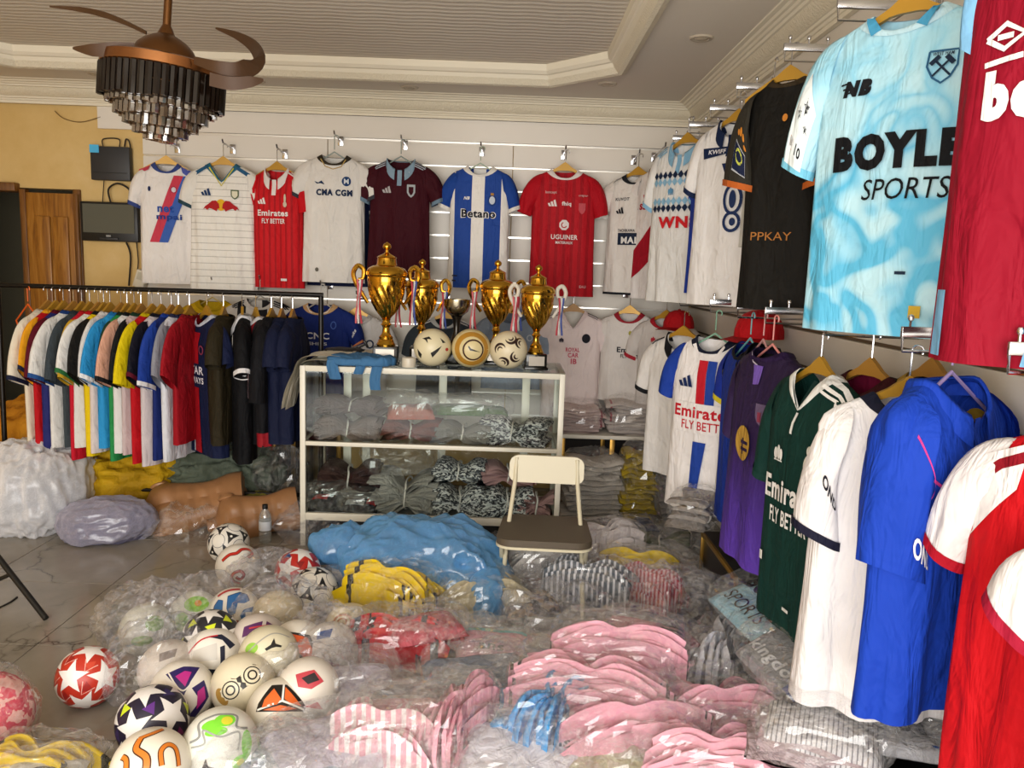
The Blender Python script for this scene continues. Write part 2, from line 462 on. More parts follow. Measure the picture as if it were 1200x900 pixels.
MB().box((-0.005, -0.018, -0.092), (0.03, 0.003, 0.012)).build('badge', mat('badge_grey', '#8a8a8a', 0.4), mon)
M_CABLE = mat('black_cable', '#1a1512', 0.55)
def cable(pts, r, label, mt=M_CABLE, cat='cable'):
    w = [atY(x, y, Y) for x, y, Y in pts]
    path = []
    for i in range(len(w) - 1):
        a = w[max(i - 1, 0)]; b = w[i]; c = w[i + 1]; d = w[min(i + 2, len(w) - 1)]
        path += bez(b, b + (c - a) / 6, c - (d - b) / 6, c, 6)[:-1]
    path.append(w[-1])
    return tag(MB().tube(path, r, 6).build('wall_cable', mt), label, cat)
cable([(121, 172, 5.37), (121, 163, 5.37), (139, 163, 5.37), (140, 172, 5.37)], 0.004, 'short brown cable looped above the recorder box')
cable([(146, 172, 5.37), (148, 163, 5.37), (153, 175, 5.37), (155, 240, 5.37)], 0.005, 'black cable running down between recorder box and television')
cable([(122, 210, 5.37), (120, 240, 5.37)], 0.003, 'thin cable left of the recorder box reaching the television')
cable([(130, 238, 5.36), (127, 222, 5.36), (138, 215, 5.36), (152, 223, 5.36), (156, 240, 5.36)], 0.006, 'thick black cable arching over the television')
cable([(148, 284, 5.37), (153, 300, 5.37), (151, 335, 5.37)], 0.006, 'black cable hanging below the television')
cable([(160, 284, 5.37), (162, 305, 5.37), (161, 318, 5.37)], 0.004, 'thin brown cable beside the white wall box')
cable([(64, 130, 5.38), (75, 139, 5.38), (95, 143, 5.38), (118, 137, 5.38)], 0.003, 'thin loose wire sagging high on the yellow wall', mat('wire_brown', '#7a5f33', 0.7))
p = atY(166, 327, 5.34)
sk = thing('wall_box', 'small off-white power box tilted on the wall above the clothes rail', 'power box', (p.x, 5.34, p.z), (0, R(18), 0))
MB().box((0, 0, 0), (0.075, 0.06, 0.12), bev=0.01).build('case', mat('off_white_plastic', '#d9d2c0', 0.5), sk)
MB().box((0.0, -0.032, 0.02), (0.04, 0.004, 0.05)).build('face_plate', mat('cream_plate', '#bdb6a2', 0.5), sk)

# ================================================================== FAN CHANDELIER
M_BRONZE = mat('brushed_bronze', '#6d4826', 0.32, 0.85)
M_BLADE = mat('bronze_blade', '#452c16', 0.5, 0.15)
fx, fy = -1.262, 3.0
fan = thing('ceiling_fan', 'bronze ceiling fan with a tiered smoked crystal chandelier', 'ceiling fan', (fx - 2.6 * math.sin(R(5)) + 0.03, fy, 2.6 - 2.6 * math.cos(R(5))), (0, R(5), 0))
MB().lathe([(0.014, 2.30), (0.014, ZC + 0.08)], 16).build('rod', M_BRONZE, fan)
MB().lathe([(0.045, ZC + 0.02), (0.06, ZC + 0.084)], 24).build('ceiling_cup', M_BRONZE, fan)
MB().lathe([(0.112, 2.195), (0.112, 2.205), (0.108, 2.225), (0.095, 2.248), (0.072, 2.27), (0.045, 2.285), (0.03, 2.292), (0.022, 2.31), (0.014, 2.325)], 40).build('motor_dome', M_BRONZE, fan)
MB().lathe([(0.0, 2.155), (0.205, 2.155), (0.21, 2.16), (0.21, 2.192), (0.2, 2.197), (0.1, 2.2)], 56).build('drum_rim', mat('copper_rim', '#8a5a34', 0.25, 0.9), fan)
M_SMOKE = mat('smoked_crystal', '#150d08', 0.1, 0.0, spec=0.35)
M_CRYS = film('clear_crystal', '#b09a84', 0.16, 0.38, 0.05, '#8d7b68', 0.0)
cr = MB().add([(-0.011, -0.006, 0), (0, -0.011, 0), (0.011, -0.006, 0), (0.011, 0.006, 0), (-0.011, 0.006, 0), (-0.011, -0.006, -1), (0, -0.011, -1), (0.011, -0.006, -1), (0.011, 0.006, -1), (-0.011, 0.006, -1)],
    [(0, 1, 2, 3, 4), (9, 8, 7, 6, 5), (0, 5, 6, 1), (1, 6, 7, 2), (2, 7, 8, 3), (3, 8, 9, 4), (4, 9, 5, 0)])
cs = cr.mesh('crystal', M_SMOKE, False); cc = cr.mesh('crystal', M_CRYS, False)
for ring, (rad, z, ln, n, me) in enumerate(((0.203, 2.155, 0.105, 50, cs), (0.178, 2.105, 0.075, 42, cc), (0.150, 2.07, 0.075, 36, cc), (0.118, 2.035, 0.07, 28, cc), (0.084, 2.005, 0.065, 20, cc), (0.048, 1.975, 0.055, 12, cc))):
    for k in range(n):
        a = 2 * math.pi * (k + 0.3 * ring) / n
        o = link('crystal', me, fan); o.location = (rad * math.cos(a), rad * math.sin(a), z); o.rotation_euler = (0, 0, a + math.pi / 2)
        o.scale = (1, 1, ln * (0.94 + 0.12 * rnd.random()))
    MB().lathe([(rad - 0.012, z + 0.002), (rad + 0.002, z + 0.002), (rad + 0.002, z + 0.006), (rad - 0.012, z + 0.006)], 40).build('tier_ring', M_BRONZE, fan)
def fan_blade(pts):
    """bronze blade through (px, py, depth, half width in m); edges lie across the run of the blade"""
    C = [atY(x, y, Y) - Vector((fx, fy, 0)) for x, y, Y, w in pts]; v = []
    P = []
    for i in range(len(C) - 1):
        a, b, c, d = C[max(i - 1, 0)], C[i], C[i + 1], C[min(i + 2, len(C) - 1)]
        for k in range(6): 
            t = k / 6; P.append((bez(b, b + (c - a) / 6, c - (d - b) / 6, c, 6)[k], lerp(pts[i][3], pts[i + 1][3], t)))
    P.append((C[-1], pts[-1][3]))
    for i, (q, w) in enumerate(P):
        t = (P[min(i + 1, len(P) - 1)][0] - P[max(i - 1, 0)][0]).normalized()
        side = t.cross(Vector((0.1, 1.0, 0.35))).normalized()
        nn = t.cross(side).normalized() * 0.0025
        for e, s_ in ((1, 1), (-1, 1), (-1, -1), (1, -1)): v.append(q + side * (w * e) + nn * s_)
    mb = MB().grid(v, 4, len(P), True)
    mb.f.append((3, 2, 1, 0)); L_ = len(v); mb.f.append((L_ - 4, L_ - 3, L_ - 2, L_ - 1))
    mb.build('blade', M_BLADE, fan)
fan_blade([(170, 42, 3.08, 0.006), (145, 33, 3.12, 0.008), (118, 26, 3.16, 0.011), (90, 23, 3.2, 0.009), (55, 23, 3.22, 0.003)])
fan_blade([(160, 60, 2.86, 0.022), (135, 62, 2.84, 0.024), (110, 65, 2.84, 0.02), (88, 65, 2.86, 0.003)])
fan_blade([(230, 66, 2.85, 0.012), (258, 71, 2.82, 0.02), (285, 73, 2.84, 0.03), (303, 60, 2.92, 0.034), (296, 46, 3.02, 0.024), (276, 36, 3.1, 0.014), (250, 30, 3.16, 0.003)])
fan_blade([(250, 86, 2.82, 0.022), (275, 89, 2.82, 0.022), (298, 85, 2.84, 0.018), (312, 82, 2.86, 0.004)])
# ================================================================== SHIRTS
M_HGOLD = mat('gold_hanger_plastic', '#b78a2c', 0.35, 0.2)
M_HWOOD = mat('wood_hanger', '#a5762f', 0.45)
WKEY = [(0.0, 0.080), (0.018, 0.118), (0.04, 0.165), (0.062, 0.192), (0.09, 0.203), (0.14, 0.2), (0.26, 0.196), (0.5, 0.198), (0.8, 0.205)]
DKEY = [(0.0, 0.052), (0.04, 0.05), (0.09, 0.056), (0.16, 0.066), (0.35, 0.064), (0.8, 0.058)]
NEXP = 2.35

class Shape:
    """the surface of a hanging shirt; x to the viewer's right, front towards -y, z down from the neck"""
    def __init__(s, L=0.78, wide=1.0, deep=1.0, neck='crew', drop=None, folds=1.0, seed=0):
        s.L, s.wide, s.deep, s.neck = L, wide, deep, neck
        s.drop = drop if drop is not None else {'crew': 0.06, 'v': 0.115, 'polo': 0.085, 'high': 0.03}[neck]
        r = random.Random(seed)
        s.fk = [(r.choice((3, 4, 5, 6, 7, 9, 11)), r.uniform(0, 6.28), r.uniform(-5, 5), r.uniform(0.4, 1.0)) for _ in range(6)]
        s.folds = folds; s.sway = r.uniform(-0.012, 0.012)
    def w(s, zr): return keys(WKEY, zr * 0.78 / s.L if zr > 0.3 else zr) * s.wide
    def d(s, zr): return keys(DKEY, zr) * s.deep
    def fold(s, th, zr):
        a = s.folds * 0.0058 * (0.15 + 0.85 * min(1, zr / s.L) ** 1.2)
        return a * sum(k * math.sin(n * th + ph + c * zr) for n, ph, c, k in s.fk)
    def g(s, th):
        q = max(0.0, math.sin(th))
        if s.neck == 'v': return max(0.0, 1 - abs(math.cos(th)) * 1.02)
        return q ** 1.6
    def zact(s, th, zr):
        Zf = 0.17; dr = s.drop * s.g(th) + 0.012 * max(0, -math.sin(th))
        return dr + zr * (Zf - dr) / Zf if zr < Zf else zr
    def P(s, th, zr, off=0.0):
        c, q = math.cos(th), math.sin(th)
        w, d = s.w(zr), s.d(zr)
        f = s.fold(th, zr) + off
        x = (w + f * 0.6) * math.copysign(abs(c) ** (2 / NEXP), c) + s.sway * zr
        y = -(d + f) * math.copysign(abs(q) ** (2 / NEXP), q)
        return (x, y, -s.zact(th, zr))
    def front(s, x, z, off):
        """point on the front for a flat print position"""
        zr = z; x = x - s.sway * z
        for _ in range(3):
            w = s.w(zr); q = min(0.995, abs(x) / w)
            th = math.acos(math.copysign(q ** (NEXP / 2), x))
            if z < 0.17:
                dr = s.drop * s.g(th); zr = min(0.17, max(0.0, (z - dr) / ((0.17 - dr) / 0.17)))
            else: zr = z
        f = s.fold(th, zr) + off
        qq = math.sin(th)
        return (x + s.sway * z, -(s.d(zr) + f) * qq ** (2 / NEXP) - off * 0.4, -z)
    def body(s, nt=56, nz=38):
        zs = [0, 0.006, 0.012, 0.018, 0.028, 0.04, 0.05, 0.062, 0.075, 0.09, 0.11, 0.135, 0.17] + [0.17 + (s.L - 0.17) * (i + 1) / (nz - 12) for i in range(nz - 12)]
        pts = [s.P(2 * math.pi * k / nt, z) for z in zs for k in range(nt)]
        # soft uneven hem
        return MB().grid(pts, nt, len(zs), True)

def sleeve_secs(side, sl, n=12, wide=1.0):
    (ox, oz), (ix, iz) = sl
    so, si = Vector((0.135 * wide, -0.030)), Vector((0.17 * wide, -0.215))
    eo, ei = Vector((ox, oz)), Vector((ix, iz))
    co = Vector((max(ox, 0.24 * wide) * 0.93, -0.055)); ci = si.lerp(ei, 0.5)
    out = []
    for i in range(n + 1):
        t = i / n
        o = so * (1 - t) ** 2 + co * 2 * t * (1 - t) + eo * t * t
        q = si * (1 - t) ** 2 + ci * 2 * t * (1 - t) + ei * t * t
        out.append((Vector((o.x * side, o.y)), Vector((q.x * side, q.y)), lerp(0.048, 0.042, t)))
    return out
def sleeve_pt(sec, ph, seed, t, off=0, deep=1.0):
    o, i, d = sec
    c = (o + i) / 2; h = (o - i) / 2
    f = 1 + 0.05 * math.sin(3 * ph + seed) * t + 0.035 * math.sin(5 * ph + seed * 2.1 + 6 * t)
    cp, sp = math.cos(ph), math.sin(ph)
    k = h.length
    return (c.x + h.x * cp * f + off * cp * h.x / k, -(d * deep * f + off) * sp, c.y + h.y * cp * f + off * cp * h.y / k)

TXT = {}
def text_mesh(s, bold=0.0):
    key = (s, bold)
    if key in TXT: return TXT[key]
    cu = bpy.data.curves.new('t', 'FONT'); cu.body = s; cu.size = 1; cu.align_x = 'CENTER'; cu.offset = bold; cu.resolution_u = 3; cu.space_character = 1 + bold * 3
    ob = bpy.data.objects.new('t', cu); COL.objects.link(ob)
    dg = bpy.context.evaluated_depsgraph_get(); e = ob.evaluated_get(dg); me = e.to_mesh()
    v = [(p.co.x, p.co.y) for p in me.vertices]; f = [tuple(p.vertices) for p in me.polygons]
    e.to_mesh_clear(); bpy.data.objects.remove(ob); bpy.data.curves.remove(cu)
    ys = [p[1] for p in v]; y0, y1 = min(ys), max(ys)
    xs = [p[0] for p in v]; xc = (min(xs) + max(xs)) / 2
    v = [((x - xc), (y - (y0 + y1) / 2)) for x, y in v]
    TXT[key] = (v, f, max(xs) - min(xs), y1 - y0)
    return TXT[key]
def ell(x, z, rx, rz, n=20, a0=0): return [(x + rx * math.cos(a0 + 2 * math.pi * k / n), z + rz * math.sin(a0 + 2 * math.pi * k / n)) for k in range(n)]
def ring_strip(x, z, rx, rz, wd, a0=0, a1=360, n=22):
    o = []
    for k in range(n + 1):
        a = R(lerp(a0, a1, k / n)); o.append((x + rx * math.cos(a), z + rz * math.sin(a)))
    return ribbon(o, wd)
def ribbon(pts, wd):
    """polygons of a stroke of width wd (or list of widths) along pts"""
    P = [Vector(p) for p in pts]; L = []; Q = []; n = len(P)
    for i in range(n):
        t = (P[min(i + 1, n - 1)] - P[max(i - 1, 0)]).normalized(); nn = Vector((-t.y, t.x)) * ((wd[i] if isinstance(wd, list) else wd) / 2)
        L.append(P[i] + nn); Q.append(P[i] - nn)
    return [[tuple(L[i]), tuple(L[i + 1]), tuple(Q[i + 1]), tuple(Q[i])] for i in range(n - 1)]
def rect(x0, x1, z0, z1): return [(x0, z0), (x1, z0), (x1, z1), (x0, z1)]
def star5(x, z, r, r2=None, n=5, a=90):
    r2 = r2 or r * 0.42
    return [(x + (r if k % 2 == 0 else r2) * math.cos(R(a + k * 180 / n)), z + (r if k % 2 == 0 else r2) * math.sin(R(a + k * 180 / n))) for k in range(2 * n)]
def bars3(x, z, h, up=1):
    """three slanting bars, rising to the right"""
    o = []
    for k in range(3):
        bx = x + (k - 1) * h * 0.42; hh = h * (0.5 + 0.25 * k)
        o.append([(bx - h * 0.18, z), (bx + h * 0.18, z), (bx + h * 0.18 - h * 0.28, z - hh * up), (bx - h * 0.18 - h * 0.2, z - hh * up * 0.86)])
    return o
def shield(x, z, w, h): return [(x - w, z - h), (x + w, z - h), (x + w, z + h * 0.2), (x + w * 0.6, z + h * 0.7), (x, z + h), (x - w * 0.6, z + h * 0.7), (x - w, z + h * 0.2)]
def trefoil(x, z, r):
    return [ell(x - r * 0.45, z, r * 0.3, r * 0.55, 12, 0.3), ell(x, z - r * 0.15, r * 0.27, r * 0.7, 12), ell(x + r * 0.45, z, r * 0.3, r * 0.55, 12), rect(x - r * 0.7, x + r * 0.7, z + r * 0.55, z + r * 0.68)]

def flat_to_mesh(polys=None, txt=None, cell=0.026):
    """2-D polygons cut into small cells so that they can follow the cloth"""
    bm = bmesh.new()
    if txt:
        v, f = txt
        vs = [bm.verts.new((x, y, 0)) for x, y in v]
        for q in f:
            try: bm.faces.new([vs[i] for i in q])
            except ValueError: pass
    else:
        for poly in polys:
            vs = [bm.verts.new((x, y, 0)) for x, y in poly]
            try: bm.faces.new(vs)
            except ValueError: pass
    if any(len(fc.verts) > 4 for fc in bm.faces):
        bmesh.ops.triangulate(bm, faces=[fc for fc in bm.faces if len(fc.verts) > 4])
    if bm.verts:
        xs = [v.co.x for v in bm.verts]; ys = [v.co.y for v in bm.verts]
        for ax, lo, hi in ((0, min(xs), max(xs)), (1, min(ys), max(ys))):
            k = math.floor(lo / cell) + 1
            while k * cell < hi:
                co = [0, 0, 0]; no = [0, 0, 0]; co[ax] = k * cell; no[ax] = 1
                bmesh.ops.bisect_plane(bm, geom=bm.verts[:] + bm.edges[:] + bm.faces[:], plane_co=co, plane_no=no, dist=1e-6)
                k += 1
    bm.verts.index_update()
    v = [(p.co.x, p.co.y) for p in bm.verts]; f = [tuple(p.index for p in q.verts) for q in bm.faces]
    bm.free(); return v, f
def txt_flat(s, x, z, h, bold=0.02, sx=1.0, shear=0.0, rot=0.0, w=None):
    """text placed at (x, z-down); h = letter height, w = wanted width"""
    v, f, tw, th = text_mesh(s, bold)
    k = h / th; kx = (w / tw) if w else k * sx
    ca, sa = math.cos(rot), math.sin(rot)
    return [(x + (a * kx + b * k * shear) * ca + b * k * sa, z - (b * k) * ca + (a * kx + b * k * shear) * sa) for a, b in v], f

def clusters(polys):
    """polygons that touch stay together; separate marks become separate pieces"""
    out = []
    for pl in polys:
        ks = {(round(x, 4), round(y, 4)) for x, y in pl}
        hit = [c for c in out if c[0] & ks]
        nw = [set(ks), [pl]]
        for c in hit: nw[0] |= c[0]; nw[1] = c[1] + nw[1]; out.remove(c)
        out.append(nw)
    return [c[1] for c in out]
def decal(sh, parent, name, col, polys=None, txt=None, lay=0, where='front', secs=None, seed=0, deep=1.0):
    v, f = flat_to_mesh(polys, txt)
    off = 0.0035 + 0.0009 * lay
    if where == 'front': pts = [sh.front(x, z, off) for x, z in v]
    else:
        pts = []
        for p, q in v:                      # p along the sleeve 0..1, q across -1..1
            t = min(1, max(0, p)); i = min(len(secs) - 2, int(t * (len(secs) - 1))); u = t * (len(secs) - 1) - i
            sec = tuple(secs[i][k].lerp(secs[i + 1][k], u) if k < 2 else lerp(secs[i][2], secs[i + 1][2], u) for k in range(3))
            pts.append(sleeve_pt(sec, math.acos(max(-0.99, min(0.99, q))), seed, t, off, deep))
    mt = col if isinstance(col, bpy.types.Material) else fab(col)
    return MB().add(pts, f).build(name, mt, parent, angle=0)

def hook_path(z0=0.03, r=0.016, h=0.075):
    pts = [(0, 0, z0), (0, 0, z0 + h - r * 1.5)]
    for k in range(9):
        a = R(180 + 25 - k * 30); pts.append((r + r * math.cos(a) * 1.0 - r * 0.1, 0, z0 + h + r * math.sin(a)))
    return pts
HBAR = {}
def hanger(root_loc, rot, label, kind='gold', half=0.165, hh=0.075):
    """a clothes hanger; origin at the neck of the shirt it carries"""
    mt = {'gold': M_HGOLD, 'wood': M_HWOOD}.get(kind) or mat('hanger_' + kind, kind, 0.4)
    h = thing('clothes_hanger', label, 'hanger', root_loc, rot, 'clothes hangers')
    key = (kind, half, hh)
    if key not in HBAR:
        if kind in ('gold', 'wood'):
            pts = []
            for i in range(15):
                t = -1 + 2 * i / 14; x = half * t; z = 0.012 - 0.08 * abs(t) ** 1.4
                ht = 0.016 * (1 - 0.4 * abs(t)); dp = 0.007
                if abs(t) < 0.3: ht += 0.02 * (1 - abs(t) / 0.3)
                for dy, dz in ((-dp, -ht * 0.5), (dp, -ht * 0.5), (dp, ht), (-dp, ht)): pts.append((x, dy, z + dz))
            bar = MB().grid(pts, 4, 15, True).mesh('hanger_bar', mt, True, 50)
        else:
            bar = MB().tube([(-half, 0, -0.08), (-half * 0.55, 0, -0.035), (0, 0, 0.02), (half * 0.55, 0, -0.035), (half, 0, -0.08), (half * 0.9, 0, -0.1), (-half * 0.9, 0, -0.1)], 0.0045, 6, closed=True).mesh('hanger_bar', mt)
        hk = MB().tube(hook_path(0.035, 0.014, hh), 0.0028, 6).mesh('hook', M_CHROME if kind in ('gold', 'wood') else mt)
        HBAR[key] = (bar, hk)
    link('hanger_bar', HBAR[key][0], h); link('hook', HBAR[key][1], h)
    return h

SLV = ((0.285, -0.245), (0.2, -0.285))
def shirt(label, loc, yaw, base, sleeves=None, collar='#ffffff', cuff=None, hemcol=None, neck='crew', L=0.78, wide=1.0, deep=1.0, sl=SLV, sr=None,
          folds=1.0, seed=None, prints=(), inner=None, group=None, pitch=0.0, hang='gold', hang_label=None, cat='shirt', sprints=(), back=False, name='football_shirt', collar_h=None, sdeep=1.0, lowres=False, hh=0.075, hook=True):
    seed = seed if seed is not None else rnd.randrange(9999)
    sh = Shape(L, wide, deep, neck, None, folds, seed)
    rot = (pitch, 0, yaw)
    r = thing(name, label, cat, loc, rot, group)
    bm_ = base if isinstance(base, bpy.types.Material) else fab(base)
    sm = bm_ if sleeves is None else (sleeves if isinstance(sleeves, bpy.types.Material) else fab(sleeves))
    nt, nz = (28, 26) if lowres else (56, 38)
    sh.body(nt, nz).build('body', bm_, r, angle=0)
    S = {}
    for side in (-1, 1):
        s_ = sl if side < 0 or sr is None else sr
        secs = sleeve_secs(side, s_, 12, wide); S[side] = secs
        nn = 14 if lowres else 22
        pts = [sleeve_pt(secs[i], 2 * math.pi * k / nn, seed + side, i / 12, 0, deep * sdeep) for i in range(13) for k in range(nn)]
        so = MB().grid(pts, nn, 13, True).build('sleeve', sm, r, angle=0)
        if cuff:
            pts = []
            o, q, d = secs[12]; o1, q1, d1 = secs[11]
            nrm = Vector((0, 0))
            dirv = ((o + q) / 2 - (o1 + q1) / 2).normalized()
            for t in (-0.020, -0.010, 0.0, 0.004):
                sec = (o + dirv * t, q + dirv * t, d)
                for k in range(nn): pts.append(sleeve_pt(sec, 2 * math.pi * k / nn, seed + side, 1, 0.0035, deep * sdeep))
            MB().grid(pts, nn, 4, True).build('cuff', fab(cuff), so, angle=0)
    # collar
    nn = 40
    cm_ = collar if isinstance(collar, bpy.types.Material) else fab(collar)
    if neck == 'polo':
        pts = []
        for j, (zo, of) in enumerate(((0.006, 0.0), (0.012, 0.006), (0.004, 0.012), (-0.02, 0.018), (-0.036, 0.02))):
            for k in range(nn + 1):
                th = R(90 + 16) + (2 * math.pi - R(32)) * k / nn
                x, y, z = sh.P(th, 0.004, of)
                fr = max(0, math.sin(th))
                pts.append((x, y, z + zo * (1 + 0.5 * fr)))
        MB().grid(pts, nn + 1, 5).build('collar', cm_, r, angle=0)
        decal(sh, r, 'placket', collar if isinstance(collar, str) else bm_, [rect(-0.014, 0.014, sh.drop - 0.012, sh.drop + 0.085)])
    else:
        ch = collar_h or 0.018
        pts = []
        for zo, of in ((0.0, -0.002), (0.0, 0.0045), (ch * 0.5, 0.006), (ch, 0.0035)):
            for k in range(nn * 2):
                th = 2 * math.pi * k / (nn * 2)
                x, y, z = sh.P(th, zo * 0.8, of)
                pts.append((x, y, z + (0.002 if zo == 0 else 0)))
        MB().grid(pts, nn * 2, 4, True).build('collar', cm_, r, angle=0)
    if hemcol:
        pts = []
        for zo, of in ((L - 0.014, 0.003), (L + 0.001, 0.003)):
            pts += [sh.P(2 * math.pi * k / 56, zo, of) for k in range(56)]
        MB().grid(pts, 56, 2, True).build('hem', fab(hemcol), r, angle=0)
    for i, pr in enumerate(prints):
        nm, col = pr[0], pr[1]; arg = pr[2]
        if arg[0] == 'T': decal(sh, r, nm, col, txt=txt_flat(*arg[1:], **(pr[3] if len(pr) > 3 else {})), lay=i)
        else:
            cl = clusters(arg[1])
            for g_ in (cl if len(cl) <= 8 else [arg[1]]): decal(sh, r, nm, col, polys=g_, lay=i)
    for pr in sprints:
        side, nm, col, arg = pr[:4]
        kw = dict(where='sleeve', secs=S[side], seed=seed + side, deep=deep * sdeep)
        if arg[0] == 'T':
            # sleeve text: (string, p0, q0, height in p, width in q)
            _, st, p0, q0, hp, wq = arg
            v, f, tw, th = text_mesh(st, 0.03)
            decal(sh, r, nm, col, txt=([(p0 - b / th * hp, q0 + a / tw * wq * (1 if side > 0 else -1)) for a, b in v], f), lay=2, **kw)
        else: decal(sh, r, nm, col, polys=arg[1], lay=1, **kw)
    if hang:
        hanger(loc, rot, hang_label or f'{"gold" if hang == "gold" else "wooden" if hang == "wood" else "thin plastic"} hanger carrying the {label.split(",")[0]}'[:110], hang, hh=hh)
    return r, sh

# ---- pattern cloths
def stripes_mat(name, cols, edges):
    """vertical bands of colour by |x|"""
    def b(t):
        v, x, y, z = t.obj()
        f = t.math('MULTIPLY', t.math('ABSOLUTE', x), 4.0)
        drape_bump(t, v)
        return t.ramp(f, [(e * 4.0, c) for e, c in zip(edges, cols)], 'CONSTANT')
    return mat(name, cols[0], 0.72, 0, b, spec=0.25)
def sash_mat(name, base, bands, k):
    """diagonal bands: bands = [(start, colour)...] on x + k*z"""
    def b(t):
        v, x, y, z = t.obj(); drape_bump(t, v)
        f = t.math('ADD', t.math('MULTIPLY_ADD', z, -k, x), 0.5)
        c = t.ramp(f, [(0.0, base)] + [(e + 0.5, q) for e, q in bands], 'CONSTANT')
        return t.mix(t.math('LESS_THAN', y, 0.0), base, c)
    return mat(name, base, 0.72, 0, b, spec=0.25)
def grad_mat(name, stops, L=0.8):
    def b(t):
        v, x, y, z = t.obj(); drape_bump(t, v)
        n = t.noise(v, 14, 3)
        f = t.math('ADD', t.math('MULTIPLY', z, -1 / L), t.math('MULTIPLY_ADD', n, 0.08, -0.04))
        return t.ramp(f, stops)
    return mat(name, stops[0][1], 0.65, 0, b, spec=0.25)
def pin_mat(name, base, line, step, thin=0.12, axis='z'):
    def b(t):
        v, x, y, z = t.obj(); drape_bump(t, v)
        f = t.math('FRACT', t.math('MULTIPLY', z if axis == 'z' else x, 1 / step))
        return t.mix(t.math('LESS_THAN', f, thin), base, line)
    return mat(name, base, 0.72, 0, b, spec=0.25)
def wax_mat(name, base, dark, sc=5):
    def b(t):
        v, x, y, z = t.obj(); drape_bump(t, v)
        n = t.noise(v, sc, 2, 0.4, 0.6)
        return t.ramp(n, [(0.35, base), (0.62, dark)])
    return mat(name, base, 0.72, 0, b, spec=0.25)
# ------------------------------------------------------------------ upper row on the back wall
NAVY = '#16203c'
def bracket(x, z, label, y0=YB - 0.022, ln=0.16):
    b = thing('wall_hook', label, 'hook', (x, y0, z), group='slat wall hooks')
    MB().box((0, -0.004, 0.0), (0.035, 0.008, 0.06), bev=0.002).build('plate', M_CHROME, b)
    MB().tube([(0, -0.006, 0.012), (0, -ln * 0.5, 0.008), (0, -ln, 0.016), (0, -ln - 0.012, 0.034)], 0.0055, 8).build('arm', M_CHROME, b)
    return b
def wall_shirt(px, py, label, short, base, yaw=0, Y=5.2, **kw):
    p = atY(px, py, Y)
    kw.setdefault('L', 0.80)
    kw.setdefault('hang_label', f'hanger inside the {short} on the back wall')
    r, sh = shirt(label, p, R(yaw), base, **kw)
    if kw.get('hook', True):
        bracket(p.x, p.z + 0.035 + kw.get('hh', 0.075) + 0.006, f'chrome wall hook holding up the {short}', ln=YB - 0.022 - Y + 0.004)
    return r, sh
def Q(*polys): return ('P', list(polys))
def sh_stripes(col, off=0.012, n=3, wd=0.007, sides=(-1, 1), w=1.0, step=0.013):
    """parallel stripes running out along the shoulders"""
    o = []
    for s in sides:
        for k in range(n):
            d = off + k * step
            o += ribbon([(s * 0.092 * w, 0.012 + d), (s * 0.15 * w, 0.036 + d), (s * 0.188 * w, 0.07 + d)], wd)
    return ('shoulder_stripe', col, ('P', o))
def sash(cols, x0, x1, k, z0, z1, wd):
    """slanting strips as cloth panels: x falls off to the left going down"""
    out = []
    for i, c in enumerate(cols):
        a = i * wd
        out.append(('sash', c, Q([(x0 + a, z0), (x0 + a + wd, z0), (x1 + a + wd, z1), (x1 + a, z1)])))
    return out
wall_shirt(195, 191, 'white shirt with red and blue diagonal sash, far left of the upper row', 'sash shirt', '#efe9e4', 14, collar='#3d4d8a', cuff='#3a4a86', wide=0.82, sl=((0.235, -0.26), (0.165, -0.29)), L=0.76,
    prints=[('shoulder_band', '#c8455a', Q([(-0.16, 0.05), (-0.09, 0.02), (-0.1, 0.05), (-0.165, 0.085)])), ('shoulder_band', '#5a64b8', Q([(0.16, 0.05), (0.09, 0.02), (0.1, 0.06), (0.165, 0.11)]))]
      + sash(('#cf4356', '#4265b5'), 0.05, -0.1, 0.6, 0.08, 0.5, 0.055)
      + [('brand_mark', '#27305a', Q(ell(-0.095, 0.17, 0.008, 0.016))), ('crest', '#d8d2dc', Q(ell(0.05, 0.17, 0.02, 0.022))), ('crest_ring', '#b03048', ('P', ring_strip(0.05, 0.17, 0.017, 0.019, 0.006))),
            ('sponsor_print', '#2c53a8', ('T', 'net', 0.0, 0.29, 0.045), dict(bold=0.03)), ('sponsor_print', '#26448f', ('T', 'mpai', 0.02, 0.345, 0.045), dict(bold=0.03, w=0.15))])
M_LEEDS = pin_mat('white_pin_striped_cloth', '#ece8e0', '#bcb8b0', 0.042, 0.1)
def bulls():
    o = []
    for s in (-1, 1):
        o.append([(s * 0.012, 0.255), (s * 0.03, 0.235), (s * 0.055, 0.238), (s * 0.075, 0.255), (s * 0.1, 0.272), (s * 0.112, 0.292), (s * 0.098, 0.284), (s * 0.088, 0.296), (s * 0.074, 0.283), (s * 0.05, 0.29), (s * 0.028, 0.302), (s * 0.02, 0.285), (s * 0.008, 0.284)])
    return o
